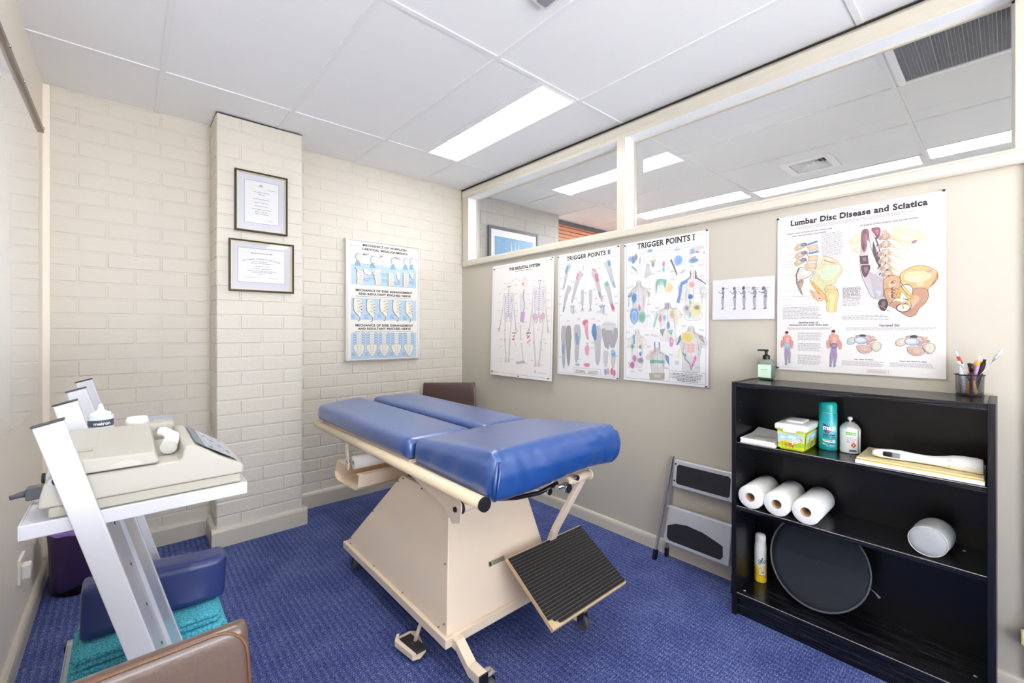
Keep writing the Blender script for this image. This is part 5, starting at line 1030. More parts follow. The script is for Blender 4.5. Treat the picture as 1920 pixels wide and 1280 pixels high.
for i in range(3): f.add([(1.15, 1.4236+i*.0012, .3215+i*.005), (1.21, 1.4236+i*.0012, .3215+i*.005), (1.21, 1.4242+i*.0012, .3235+i*.005), (1.15, 1.4242+i*.0012, .3235+i*.005)], [(0,1,2,3)], 1)
f.build('rating_plate', [m_lcd, m_tread], cover)
f = MB(); ring(f, .882, 1.493, 1.370, 2.384, .036, .122, .158); f.build('base_frame', m_cream, T, bevel=.003)
for xx, sx in ((.93, -1), (1.447, 1)):        # front outriggers bend down to the castors
    f = MB(); w_ = .019; pts = [(1.40, .136), (1.345, .136), (1.27, .088), (1.205, .088)]
    for i in range(3):
        (ya, za), (yb, zb) = pts[i], pts[i+1]
        f.add([(xx-w_, ya, za-.019), (xx+w_, ya, za-.019), (xx+w_, ya, za+.019), (xx-w_, ya, za+.019), (xx-w_, yb, zb-.019), (xx+w_, yb, zb-.019), (xx+w_, yb, zb+.019), (xx-w_, yb, zb+.019)], [(0,1,2,3),(4,5,6,7),(0,1,5,4),(1,2,6,5),(2,3,7,6),(3,0,4,7)])
    lg = f.build('leg', m_cream, T, bevel=.003)
    f = MB(); f.box(xx-.0185, xx+.0185, 1.200, 1.2055, .069, .107); f.build('end_cap', m_black, lg)
def castor(x, y, z, s_=1):
    t_ = MB(); t_.cyl((x, y, .088*s_), (x, y, z), .006, n=10); t_.box(x-.018, x+.018, y-.018, y+.018, .078*s_, .084*s_)
    t_.box(x-.017, x-.014, y-.016, y+.018, .028, .08*s_); t_.box(x+.014, x+.017, y-.016, y+.018, .028, .08*s_); o = t_.build('castor', m_chrome, T, bevel=.001)
    w = MB(); w.cyl((x-.011, y, .031), (x+.011, y, .031), .031, n=24); w.build('wheel', m_wheel, o)
castor(.972, 1.225, .09); castor(1.49, 1.225, .09); castor(.935, 2.37, .115); castor(1.45, 2.37, .115)
f = MB(); f.box(.948, .975, 1.215, 1.235, .083, .095); f.box(1.465, 1.49, 1.215, 1.235, .083, .095); split_build(f, 'castor_bracket', m_chrome, T)
# lift bracket and pivot under the rail
f = MB(); f.prism([(1.395, .565), (1.345, .585), (1.335, .655), (1.385, .700), (1.70, .715), (1.86, .705), (1.66, .655), (1.46, .618)], 'x', .928, .934)
f.prism([(1.395, .565), (1.345, .585), (1.335, .655), (1.385, .700), (1.70, .715), (1.86, .705), (1.66, .655), (1.46, .618)], 'x', 1.42, 1.426)
split_build(f, 'lift_bracket', m_cream, T, bevel=.001)
f = MB(); f.cyl((.930, 1.372, .628), (1.42, 1.372, .628), .019, n=20); f.cyl((.922, 1.372, .628), (.9285, 1.372, .628), .010, n=16, m=1); f.cyl((.945, 1.372, .628), (.955, 1.372, .628), .0235, n=20, m=1)
f.build('pivot_tube', [m_cream, m_black], T)
f = MB(); f.tube([(1.16, 1.40, .60), (1.20, 1.33, .615), (1.27, 1.27, .635), (1.33, 1.22, .675)], .009, 10); f.build('hose', m_black, T)
# foot board on its cranked arm
def fb(u, v, o=0):          # u across, v down the board, o out of its face
    n_ = Vector((0, -.16, .263)).normalized(); p = Vector((1.176+u*.464, 1.366-.263*v, .362-.162*v))+n_*o; return tuple(p)
n_ = 1
f = MB(); f.add([fb(0,0), fb(1,0), fb(1,1), fb(0,1), fb(0,0,-.018), fb(1,0,-.018), fb(1,1,-.018), fb(0,1,-.018)], [(0,1,2,3), (4,7,6,5), (0,4,5,1), (1,5,6,2), (2,6,7,3), (3,7,4,0)])
m_ply = mat('worn_plywood', 'D9BC92', .6, var=.12, scale=30)
fbd = f.build('foot_board', m_ply, T, bevel=.001)
f = MB(); nr = 22
f.add([fb(.004,.012,.0015), fb(.996,.012,.0015), fb(.996,.94,.0015), (fb(.985,.985,.0015)), fb(.50,.985,.0015), fb(.12,.985,.0015), fb(.09,.97,.0015), fb(.07,.94,.0015), fb(.04,.90,.0015), fb(.004,.89,.0015)], [tuple(range(10))])
for i in range(nr):
    v0 = .02+i*.0435; v1 = v0+.0385; u0 = .004 if v1 < .89 else (.05 if v1 < .95 else .09)
    f.add([fb(u0,v0,.0015), fb(.996,v0,.0015), fb(.996,v1,.0015), fb(u0,v1,.0015), fb(u0,v0+.004,.0035), fb(.996,v0+.004,.0035), fb(.996,v1-.004,.0035), fb(u0,v1-.004,.0035)], [(4,5,6,7),(0,1,5,4),(1,2,6,5),(2,3,7,6),(3,0,4,7)])
f.m = [1]+[0]*(len(f.f)-1); f.build('ribbed_rubber', [m_rubber, mat('worn_rubber_groove', '7A7060', .7, var=.4, scale=60)], fbd)
f = MB()
def bar(mb, P, wx, wt, m=0):
    for a, b_ in zip(P, P[1:]):
        a, b_ = Vector(a), Vector(b_); d = (b_-a).normalized(); sx = Vector((1,0,0)); sx = (sx-d*sx.dot(d)).normalized(); up = d.cross(sx)
        v = [q+sx*wx*i/2+up*wt*j/2 for q in (a, b_) for i, j in ((-1,-1),(1,-1),(1,1),(-1,1))]
        mb.add(v, [(0,1,2,3),(4,7,6,5),(0,4,5,1),(1,5,6,2),(2,6,7,3),(3,7,4,0)], m)
bar(f, [(1.485, 1.215, .672), (1.435, 1.335, .415), (1.447, 1.372, .345)], .040, .020); f.build('foot_board_arm', m_cream, T, bevel=.002)
f = MB(); f.cyl((1.37, 1.215, .672), (1.52, 1.215, .672), .019, n=20); f.cyl((1.515, 1.215, .672), (1.523, 1.215, .672), .024, n=20); f.build('hinge_tube', m_cream, T)
f = MB(); f.cyl((1.30, 1.20, .668), (1.36, 1.20, .668), .010, n=12); f.cyl((1.345, 1.175, .66), (1.345, 1.195, .66), .020, n=6); f.cyl((1.25, 1.19, .665), (1.25, 1.20, .665), .013, n=14); f.cyl((1.40, 1.19, .69), (1.40, 1.175, .69), .012, n=6)
split_build(f, 'hinge_bolt', m_chrome, T)
# foot pedal
f = MB(); pd = [(.842, 1.672), (.818, 1.64), (.834, 1.522), (.862, 1.512), (.898, 1.530), (.930, 1.652), (.905, 1.675)]
f.prism([(x-.004, y) for x, y in pd], 'z', .022, .030); f.prism([(.838, 1.672), (.814, 1.64), (.830, 1.522), (.846, 1.520), (.832, 1.64), (.85, 1.668)], 'z', .030, .046); pdl = f.build('foot_pedal', m_cream, T, bevel=.002)
f = MB()
for i in range(9): f.box(.842+i*.001, .892+i*.0012, 1.640-i*.0135, 1.650-i*.0135, .030, .0365)
f.build('pedal_tread', m_tread, pdl)
f = MB(); f.tube([(.885, 1.60, .034), (.900, 1.598, .075), (.915, 1.596, .11)], .008, 12); f.build('pedal_rod', m_cream, pdl)
# paper roll holder
f = MB(); S = [(2.13, .578), (2.150, .512), (2.178, .492), (2.425, .478), (2.462, .492), (2.470, .520), (2.435, .588), (2.33, .590), (2.33, .586), (2.430, .584), (2.464, .520), (2.458, .496), (2.424, .483), (2.180, .497), (2.155, .515), (2.136, .574), (2.165, .576), (2.165, .580)]
f.prism(S, 'x', .868, 1.50); f.build('paper_holder', m_cream, T)
for x_ in (.866, 1.50):
    f = MB(); f.prism([(2.282, .728), (2.318, .728), (2.296, .62), (2.292, .575), (2.264, .575), (2.268, .63)], 'x', x_, x_+.005); f.cyl((x_-.004, 2.276, .618), (x_+.009, 2.276, .618), .009, n=14, m=1); f.build('holder_arm', [m_cream, m_chrome], T)
# paper on the holder is a thing of its own
t = thing('paper_roll', 'white paper roll in the cream holder under the head end of the couch', 'paper roll', (1.2, 2.25, .61))
f = MB(); f.lathe([(.012, .885), (.034, .885), (.034, 1.47), (.012, 1.47), (.012, .885)], (0, 2.25, .612), 32, axis='x', caps=False); f.build('paper', m_paper2, t)
f = MB(); f.lathe([(.0119, .8845), (.0119, 1.4705), (.009, 1.4705), (.009, .8845), (.0119, .8845)], (0, 2.25, .612), 20, axis='x', caps=False); f.build('core', m_card, t)

# ============================================================ corner chair and near chair
def make_chair(name, label, m_up, loc, rz, W=.47):
    """origin on the floor under the backrest; the seat reaches towards local -y"""
    t = thing(name, label, 'chair', loc, 'brown vinyl chairs', rz)
    def bw(p): return (p.x*(1-.06*max(0, (p.z-.55)/.3)), p.y+.10*(p.z-.62), p.z)
    b_ = MB(); b_.rbox(-W/2, W/2, -.012, .012, .50, .85, .0085, 0, (22, 6, 22), bw); o = b_.build('backrest', m_up, t, local=True)
    f = MB(); r_ = .045; P = []
    hw = W/2*.94
    for (cx, cz, a0) in ((-hw+r_, .85-r_, 180), (hw-r_, .85-r_, 90)):
        for k in range(6): a = R(a0-k*18); P.append((cx+math.cos(a)*r_*.98, .032*0+.10*(.23), cz+math.sin(a)*r_*.98))
    P = [(-W/2, -.012, .52)]+P+[(W/2, -.012, .52)]
    for s_ in (-1,):
        f.tube([(x, .10*(z-.62)-.0115, z) for (x, y, z) in P], .0024, 8)
    f.build('piping', m_pipe, o, local=True)
    s = MB(); s.rbox(-W/2, W/2, -.49, -.03, .405, .465, .025, .012, (14, 14, 5)); s.build('seat', m_up, t, local=True)
    fr_ = MB(); fr_.tube([(-W/2+.02, -.02, .39), (-W/2+.02, -.47, .39), (W/2-.02, -.47, .39), (W/2-.02, -.02, .39)], .010, 10); fr_.build('seat_frame', m_chrome, t, local=True)
    for sx in (-1, 1):
        l_ = MB(); l_.tube([(sx*(W/2-.03), .040, .62), (sx*(W/2-.03), .0, .44), (sx*(W/2-.02), .04, .02)], .011, 10); l_.cyl((sx*(W/2-.02), .04, 0), (sx*(W/2-.02), .04, .025), .014, n=14); l_.build('leg', m_chrome, t, local=True)
        l_ = MB(); l_.tube([(sx*(W/2-.03), -.45, .395), (sx*(W/2-.015), -.47, .02)], .011, 10); l_.cyl((sx*(W/2-.015), -.47, 0), (sx*(W/2-.015), -.47, .025), .014, n=14); l_.build('leg', m_chrome, t, local=True)
    return t
make_chair('chair', 'dark brown vinyl chair in the far corner behind the couch', m_brown, (2.075, 3.165, 0), R(-38))
make_chair('chair', 'taupe brown vinyl chair at the bottom edge, in front of the white trolley', m_brown2, (-.075, .765, 0), 0, .46)

# ============================================================ white trolley
T = thing('equipment_trolley', 'white metal trolley with slanting uprights at the left wall', 'trolley', (.05, 1.7, 0))
def post(y0, y1, m, xs=(-.117, .1555), zs=(1.112, .10), w_=.046):
    # slanting upright, (x, z) of its centre line at the top and at the bottom
    (xa, xb), (za, zb) = xs, zs; d = Vector((xb-xa, 0, zb-za)).normalized(); nx = Vector((d.z, 0, -d.x))*-1
    f = MB(); a, b_ = Vector((xa, 0, za)), Vector((xb, 0, zb)); v = []
    for y in (y0, y1):
        for q, s_ in ((a, -1), (a, 1), (b_, 1), (b_, -1)): v.append((q.x+nx.x*s_*w_/2, y, q.z+nx.z*s_*w_/2))
    f.add(v, [(0,1,2,3), (4,7,6,5), (0,4,5,1), (1,5,6,2), (2,6,7,3), (3,7,4,0)], 0)
    o = f.build('upright', m, T, bevel=.003)
    c_ = MB(); v = []
    for y in (y0-.001, y1+.001):
        for s_, dz in ((-1, 0), (1, 0), (1, .0035), (-1, .0035)): v.append((a.x+nx.x*s_*(w_/2+.001)-d.x*dz, y, a.z+nx.z*s_*(w_/2+.001)-d.z*dz))
    c_.add(v, [(0,1,2,3), (4,7,6,5), (0,4,5,1), (1,5,6,2), (2,6,7,3), (3,7,4,0)]); c_.build('end_cap', m_black, o); return o
for y in (1.268, 1.598, 1.928, 2.262): post(y, y+.018, m_white)
# web plates between the uprights, below the top shelf
f = MB()
def xz(t_): return (-.117+.2725*t_, 1.112-1.012*t_)
def web(y0, y1, s_, ta_, tb_, m=0):
    (xa, za), (xb, zb) = xz(ta_), xz(tb_); nx, nz = .966, .26
    v = [(x+nx*(s_+o), y, z+nz*(s_+o)) for y in (y0, y1) for (x, z) in ((xa, za), (xb, zb)) for o in (0, .004)]
    f.add(v, [(0,1,3,2), (4,6,7,5), (0,4,5,1), (2,3,7,6), (0,2,6,4), (1,5,7,3)], m)
web(1.286, 1.598, .010, .24, .93, 0); web(1.616, 1.928, .016, .24, .93, 1)
wb = f.build('back_plate', [m_whiteb, m_white], T)
f = MB()
for k in range(6):
    (x, z) = xz(.30+k*.115); x += .966*.0145; z += .26*.0145
    f.cyl((x-.002, 1.50, z), (x+.001, 1.50, z+.0003), .0042 if k else .006, n=10)
split_build(f, 'bolt_hole', m_tread, wb)
f = MB(); f.box(-.158, .232, 1.288, 1.93, .905, .912)
f.box(-.158, .232, 1.286, 1.290, .884, .914); f.box(.229, .233, 1.286, 1.93, .884, .914); f.box(-.160, -.156, 1.286, 1.93, .884, .914); f.box(-.158, .232, 1.926, 1.93, .884, .914)
f.build('top_shelf', m_white, T, bevel=.002)
f = MB(); f.box(-.158, .292, 1.288, 2.262, .158, .165); f.box(-.158, .292, 1.286, 1.290, .140, .172); f.box(.288, .293, 1.286, 2.262, .140, .172); f.box(-.160, -.156, 1.286, 2.262, .140, .172); f.box(-.158, .292, 2.258, 2.262, .140, .172)
f.build('bottom_shelf', m_white, T, bevel=.002)
f = MB(); f.box(.293, .325, 1.96, 2.0, .10, .165); f.box(-.15, .30, 1.96, 1.99, .10, .14); f.box(-.15, .30, 1.40, 1.43, .10, .14); split_build(f, 'cross_bar', m_white, T, bevel=.002)
for (x, y) in ((-.13, 1.415), (.27, 1.415), (-.13, 1.975), (.27, 1.975)):
    f = MB(); f.cyl((x, y, .06), (x, y, .105), .006, n=10); f.box(x-.016, x-.013, y-.012, y+.012, .025, .066); f.box(x+.013, x+.016, y-.012, y+.012, .025, .066); f.box(x-.016, x+.016, y-.012, y+.012, .062, .066); o = f.build('castor', m_chrome, T)
    f = MB(); f.cyl((x-.010, y, .026), (x+.010, y, .026), .026, n=20); f.build('wheel', m_wheel, o)
f = MB(); f.box(-.166, -.160, 2.235, 2.265, .146, .166); f.build('end_cap', m_black, T)

# ultrasound / electrotherapy unit on the top shelf
T = thing('electrotherapy_unit', 'ivory electrotherapy unit with a sloping control panel on the white trolley', 'medical device', (.05, 1.45, .915))
f = MB(); f.box(-.120, .222, 1.300, 1.585, .9125, .936, 1)
f.prism([(-.134, .936), (.227, .936), (.227, .956), (.178, .985), (.122, 1.026), (.106, 1.024), (.098, .994), (.094, .992), (-.112, .992), (-.126, .985), (-.132, .957)], 'y', 1.297, 1.590)
f.build('housing', [m_device, m_devdark], T, bevel=.005)
f = MB(); f.prism([(-.108, .995), (.052, .995), (.058, .999), (.050, 1.022), (-.112, 1.028), (-.118, 1.0)], 'y', 1.293, 1.30)
f.add([(-.118, 1.30, .995), (.058, 1.30, .995), (.058, 1.588, 1.008), (-.118, 1.588, 1.008), (-.112, 1.30, 1.027), (.050, 1.30, 1.022), (.050, 1.588, 1.040), (-.112, 1.588, 1.044)], [(0,3,2,1),(4,5,6,7),(0,1,5,4),(1,2,6,5),(2,3,7,6),(3,0,4,7)])
lid = f.build('lid', m_device, T, bevel=.004)
f = MB(); f.prism([(.0+.030*math.cos(R(a_)), .9975+.016*math.sin(R(a_))) for a_ in range(0, 181, 15)], 'y', 1.2915, 1.2935); f.build('finger_recess', mat('recess_plastic', 'BDBAAE', .4), lid, bevel=.001)
f = MB(); f.box(-.095, -.055, 1.36, 1.56, 1.030, 1.0315); f.add([(-.052, 1.31, 1.0262), (-.0505, 1.31, 1.0262), (-.0505, 1.58, 1.0425), (-.052, 1.58, 1.0425)], [(0,1,2,3)]); f.build('hinge_line', m_devdark, lid)
def slope(u, v, o=0):       # the sloping control face
    return (.122+(.227-.122)*u+o*.55, 1.305+.275*v, 1.0265+(.957-1.0265)*u+o*.83)
f = MB(); f.add([slope(.05,.05,.002), slope(.9,.05,.002), slope(.9,.95,.002), slope(.05,.95,.002)], [(0,1,2,3)]); f.add([slope(.06,.07,.0028), slope(.24,.07,.0028), slope(.24,.93,.0028), slope(.06,.93,.0028)], [(0,1,2,3)], 1)
for i in range(4):
    for j in range(6): u, v = .34+i*.13, .10+j*.14; f.add([slope(u,v,.003), slope(u+.07,v,.003), slope(u+.07,v+.08,.003), slope(u,v+.08,.003)], [(0,1,2,3)], 2 if (i+j) % 4 else 1)
m_pan = mat('blue_grey_panel', 'A9B0B8', .35); m_pand = mat('dark_panel', '5D6878', .3); m_key = mat('pale_key', 'C9CDD0', .4)
f.build('control_panel', [m_pan, m_pand, m_key], T)
f = MB(); f.cyl((-.133, 1.35, .995-.008), (-.1285, 1.35, .995-.008), .011, n=16); f.lathe([(.0, 0), (.010, 0), (.010, .002), (0, .002)], (-.104, 1.2935, .990), 20, axis='y'); f.build('round_port', m_black, T)
f = MB(); f.lathe([(.0068, 0), (.0090, 0), (.0090, .0015), (.0068, .0015)], (-.1105, 1.2945, .9895), 20, axis='y')
f.build('port_ring', m_whiteb, T)
T2 = thing('power_plug', 'grey power plug and cord pointing left out of the ivory unit', 'plug', (-.15, 1.44, .94))
f = MB(); f.box(-.166, -.1345, 1.425, 1.455, .924, .951); f.build('body', m_greyfr, T2, bevel=.003)
f = MB(); f.tube([(-.166, 1.44, .938), (-.176, 1.44, .937), (-.190, 1.44, .934)], [.0075, .0062, .005], 10); f.build('strain_relief', m_greyfr, T2)
# applicators lying in the tray
def applic(label, P, Q, Rr):
    t = thing('ultrasound_probe', label, 'probe', P, 'applicators in the tray of the ivory unit')
    P, Q, Rr = Vector(P), Vector(Q), Vector(Rr)
    f = MB(); f.tube([P, P.lerp(Q, .4), P.lerp(Q, .75), Q], [.010, .0125, .013, .0125], 18); 
    for k in range(7): a = P.lerp(Q, .15+k*.07); f.cyl(a, a+(Q-P).normalized()*.0018, .0133, n=18)
    f.build('handle', m_paper, t)
    f = MB(); f.tube([Q+Vector((0,0,.002)), Q.lerp(Rr, .3), Q.lerp(Rr, .7), Rr], [.0135, .0155, .0165, .0165], 20); h_ = f.build('head', m_paper, t)
    f = MB(); d = (Rr-Q).normalized(); f.cyl(Rr, Rr+d*.006, .0172, .0172, n=24); f.build('metal_face', m_silver, h_)
    f = MB(); f.cyl(P-(Q-P).normalized()*.008, P, .0075, n=14); f.build('collar', m_screen, t); return t
applic('white ultrasound applicator lying in the tray, its head towards the camera', (.068, 1.475, 1.036), (.092, 1.440, 1.024), (.080, 1.375, 1.013))
t = thing('portable_unit', 'small white unit with a grey display behind the ivory unit', 'medical device', (.04, 1.66, .915))
f = MB(); f.rbox(.0, .108, 1.602, 1.72, .9125, 1.036, .012, .0, (8, 8, 5)); f.build('housing', m_device, t)
f = MB(); f.lathe([(0, 0), (.024, 0), (.026, .012), (.022, .024), (0, .026)], (.024, 1.64, 1.030), 24); f.build('round_knob', m_paper, t)
f = MB(); f.add([(.045, 1.612, 1.010), (.105, 1.612, 1.004), (.105, 1.66, 1.0445), (.045, 1.66, 1.0505)], [(0,1,2,3)]); f.add([(.045, 1.66, 1.05), (.105, 1.66, 1.044), (.105, 1.66, 1.02), (.045, 1.66, 1.02)], [(0,1,2,3)]); f.add([(.060, 1.611, 1.017), (.085, 1.611, 1.0145), (.085, 1.645, 1.037), (.060, 1.645, 1.0395)], [(0,1,2,3)], 1)
f.build('display', [m_screen, m_lcd], t)
# gel bottle
t = thing('gel_bottle', 'white gel bottle with a dark label between the trolley uprights', 'bottle', (-.052, 1.66, .915))
f = MB(); f.lathe([(.024, 0), (.0265, .004), (.0265, .138), (.024, .146), (.017, .150), (.014, .152)], (-.052, 1.66, .9125), 28); f.build('bottle_body', m_paper, t)
f = MB(); f.lathe([(.020, .147), (.0215, .149), (.021, .160), (.011, .164), (.007, .169), (.0035, .184), (0, .184)], (-.052, 1.66, .9125), 24); f.build('nozzle_cap', m_socket, t)
def wrap(art, name, cx, cy, z0, r_, a0, parent, material=None, n=None):
    """print wrapped round a cylinder; a0 = direction the middle of the sheet faces; each band is cut into strips"""
    W = art.W; out = []
    step = W/40
    pp = []
    for pts, c_, lay in art.p:
        us = [u for u, v in pts]; lo, hi = min(us), max(us)
        if hi-lo <= step*1.5: pp.append((pts, c_, lay)); continue
        k0 = math.floor(lo/step); k1 = math.ceil(hi/step)
        for k in range(k0, k1):
            poly = pts
            for side, lim in ((1, k*step), (-1, (k+1)*step)):
                new = []
                for i in range(len(poly)):
                    a, b_ = poly[i-1], poly[i]; ia, ib = (a[0]-lim)*side >= -1e-9, (b_[0]-lim)*side >= -1e-9
                    if ia != ib: t_ = (lim-a[0])/(b_[0]-a[0]); new.append((lim, a[1]+(b_[1]-a[1])*t_))
                    if ib: new.append(b_)
                poly = new
                if len(poly) < 3: break
            if len(poly) >= 3: pp.append((poly, c_, lay))
    art.p = pp
    def M(u, v, d):
        a = a0+(u-W/2)/r_; rr_ = r_+max(d, 0)+.0002; return (cx+math.cos(a)*rr_, cy+math.sin(a)*rr_, z0+v)
    return art.mesh(name, M, parent, material or m_inkcan, step=.00002, thick=0)
A = Art(.080, .070, 'E4ECF0'); A.rect(0, .040, .080, .058, '4A4E58'); A.text('metron', .026, .0445, .036, .009, 'F4F4F4', False, .03); A.rect(0, 0, .080, .006, '9CC0D4'); A.words(.034, .055, .036, .022, 2, '5A6470'); A.ell(.060, .031, .007, .004, '3A4048'); A.ell(.060, .031, .004, .002, 'E4ECF0')
wrap(A, 'label_print', -.052, 1.66, .997, .0267, R(-90), t)
t = thing('cable', 'coil of grey cable lying behind the lid of the ivory unit', 'cable', (-.01, 1.62, 1.02))
f = MB(); f.tube([(-.022+.018*math.cos(a_*.7)*1.2, 1.625+.006*math.sin(a_*1.4), 1.010+.016*abs(math.sin(a_*.55))) for a_ in range(12)], .0028, 8); f.build('cord', m_screen, t)

# towels and the navy cushion on the bottom shelf
def towel(label, x0, x1, y0, y1, z0, n_, th, seed):
    """folded towel: one band folded back and forth, seen edge-on from the front"""
    t = thing('towel', label, 'towel', ((x0+x1)/2, (y0+y1)/2, z0), 'turquoise towels on the trolley')
    r = random.Random(seed); f = MB(); c_ = []            # centre line in x-z
    for k in range(n_):
        z = z0+th*(k+.5); a, b_ = (x0+th*.5, x1-th*.5) if k % 2 == 0 else (x1-th*.5, x0+th*.5)
        s_ = 1 if b_ > a else -1
        a += s_*-r.uniform(0, .006)
        for i in range(13): u = i/12; c_.append((a+(b_-a)*u, z+.0008*math.sin(u*7+k*1.7+seed)*(k+1)/n_))
        if k < n_-1:
            for i in range(1, 6): an = -math.pi/2+math.pi*i/6; c_.append((b_+s_*math.cos(an)*th*.5, z+th*.5+math.sin(an)*th*.5))
    N = len(c_); up, dn = [], []
    for i, (x, z) in enumerate(c_):
        a, b_ = c_[max(i-1, 0)], c_[min(i+1, N-1)]; d = math.hypot(b_[0]-a[0], b_[1]-a[1]) or 1e-6; nx, nz = -(b_[1]-a[1])/d, (b_[0]-a[0])/d; h_ = th*.46
        up.append((x+nx*h_, z+nz*h_)); dn.append((x-nx*h_, z-nz*h_))
    ys = [y0, y0+.006, y1-.006, y1]; v = []
    for j, y in enumerate(ys):
        k_ = .72 if j in (0, 3) else 1
        for i in range(N): cx, cz = c_[i]; v.append((cx+(up[i][0]-cx)*k_, y, cz+(up[i][1]-cz)*k_)); v.append((cx+(dn[i][0]-cx)*k_, y, cz+(dn[i][1]-cz)*k_))
    F = []; S = 2*N
    for j in range(3):
        for i in range(N-1): F += [(j*S+2*i, j*S+2*i+2, (j+1)*S+2*i+2, (j+1)*S+2*i), (j*S+2*i+1, (j+1)*S+2*i+1, (j+1)*S+2*i+3, j*S+2*i+3)]
        for i in (0, N-1): F.append((j*S+2*i, j*S+2*i+1, (j+1)*S+2*i+1, (j+1)*S+2*i))
    for j in (0, 3):
        for i in range(N-1): F.append((j*S+2*i, j*S+2*i+1, j*S+2*i+3, j*S+2*i+2))
    f.add(v, F, 0, True); f.build('folded_cloth', m_towel, t); return t
towel('turquoise towel folded on the bottom shelf of the trolley, lower of the two', -.150, .280, 1.952, 2.235, .1665, 2, .0215, 1)
towel('turquoise towel folded on top of another under the navy cushion', -.135, .262, 1.958, 2.23, .2125, 2, .0195, 4)
t = thing('bolster_cushion', 'navy vinyl block cushion standing on the towels on the trolley', 'cushion', (.09, 2.12, .285))
def tilt(p): return (p.x+(p.z-.257)*.06*(1 if p.x > .1 else .25)+(.010*math.sin(p.x*30) if p.z > .41 else 0)*.3, p.y+(p.z-.257)*.10+.004*math.sin(p.x*22), p.z-(p.x+.1)*.05*max(0,min(1,(p.z-.257)/.1)))
c = MB(); c.rbox(-.118, .293, 2.040, 2.160, .2565, .425, .018, .004, (24, 10, 12), tilt); o = c.build('padding', m_vinyl2, t)
c = MB()
for yy, zz in ((2.066, .4300), (2.140, .4300)):
    c.tube([tilt(Vector((-.098+.366*i/16, yy, zz-.0045))) for i in range(17)], .0028, 6)
c.build('seam', m_vinyl2, o)

# purple-lined waste bin
t = thing('waste_bin', 'round black waste bin with a purple liner, on the floor in the left corner', 'bin', (-.165, 3.13, 0))
f = MB(); f.lathe([(.095, 0), (.112, .006), (.118, .30), (.121, .305), (.117, .305), (.114, .30), (.106, .012), (0, .012)], (-.165, 3.13, 0), 40); f.build('bucket', m_binblack, t)
r = random.Random(5); f = MB(); n_ = 60; v = []; prof = [(.1185, .035), (.1215, .12), (.1225, .22), (.1255, .30), (.125, .312), (.115, .318), (.108, .29), (.10, .2)]
for i, (rad, z) in enumerate(prof):
    for k in range(n_): a = 2*math.pi*k/n_; q = rad+.0028*math.sin(5*a+i*.8)+.002*math.sin(11*a-i*1.3); v.append((-.165+math.cos(a)*q, 3.13+math.sin(a)*q, z+(.010*math.sin(3*a)+.006*math.sin(7*a) if i == 0 else .003*math.sin(9*a))))
f.add(v, [(i*n_+k, i*n_+(k+1) % n_, (i+1)*n_+(k+1) % n_, (i+1)*n_+k) for i in range(len(prof)-1) for k in range(n_)], 0, True)
for i, q in enumerate(f.f):
    if i >= 3*n_: f.m[i] = 1
f.build('bin_liner', [m_purple, m_lilac], t)

# ============================================================ step ladder against the partition
T = thing('step_ladder', 'folded grey metal two-step ladder leaning on the partition beside the bookcase', 'step ladder', (2.3, 1.11, 0))
def lx(z): return 2.262+.10*z/.58
for y, yt in ((1.330, 1.272), (.900, .928)):
    f = MB(); bar(f, [(lx(0.02)-.008, y, .02), (lx(.57)-.008, yt, .578)], .022, .012); o = f.build('front_rail', m_alu, T, bevel=.002)
    f = MB(); bar(f, [(lx(0)-.008, y+.001, .0), (lx(.055)-.008, y-.004, .055)], .027, .017); f.build('rubber_foot', m_black, o)
for y, yt in ((1.300, 1.256), (.930, .944)):
    f = MB(); bar(f, [(2.336, y, .04), (2.345, yt, .56)], .018, .012); o = f.build('rear_leg', m_alu, T, bevel=.002)
    f = MB(); bar(f, [(2.335, y+.001, .0), (2.336, y, .05)], .022, .016); f.build('rubber_foot', m_black, o)
def step(z0, z1, ya, yb, ya1, yb1, gz0, gz1, cut, x0=2.290):
    def pt(y, z, o): return (x0+.16*(z-z0)-o, y, z)
    f = MB(); N = 8; out = [(ya, z0), (yb, z0), (yb1, z1), (ya1, z1)]
    f.add([pt(y, z, .010) for y, z in out]+[pt(y, z, -.012) for y, z in out], [(0,1,2,3), (7,6,5,4), (0,4,5,1), (1,5,6,2), (2,6,7,3), (3,7,4,0)])
    o = f.build('tread', m_alu2, T, bevel=.006)
    f = MB(); w_ = .022
    if not cut: P = [(ya-w_, gz0+.01), (ya-w_-.01, gz0), (yb+w_+.01, gz0), (yb+w_, gz0+.01), (yb+w_, gz1-.01), (yb+w_+.01, gz1), (ya-w_-.01, gz1), (ya-w_, gz1-.01)]
    else: P = [(ya-w_, gz0+.015), (ya-w_-.015, gz0), (yb+w_+.02, gz0), (yb+w_+.008, gz0+.02), (yb+w_+.012, gz1-.035), (yb+w_+.04, gz1-.026), (yb+.14, gz1-.004), (ya-.13, gz1+.004), (ya-.07, gz1-.006), (ya-w_, gz1-.028)]
    f.add([pt(y, z, .0108) for y, z in P], [tuple(range(len(P)))])
    f.build('grip_mat', m_grit, o); return o
s1 = step(.420, .568, 1.256, .920, 1.254, .925, .440, .545, False, 2.322)
s2 = step(.108, .310, 1.290, .930, 1.272, .925, .128, .232, True, 2.282)
f = MB()
for z in (.545, .455): f.cyl((2.322+.16*(z-.42)-.0115, 1.244, z), (2.322+.16*(z-.42)-.009, 1.244, z), .005, n=10)
split_build(f, 'rivet_hole', m_black, s1)
f = MB(); f.cyl((2.31, 1.30, .30), (2.31, 1.262, .30), .005, n=8); f.cyl((2.31, .925, .30), (2.31, .90, .30), .005, n=8); split_build(f, 'pivot_pin', m_chrome, T)

m_worn = mat('worn_edge_glint', 'A9A29A', .5, var=.5, scale=60)  # scuffed shelf edge, painted pale also for the light a bevel catches
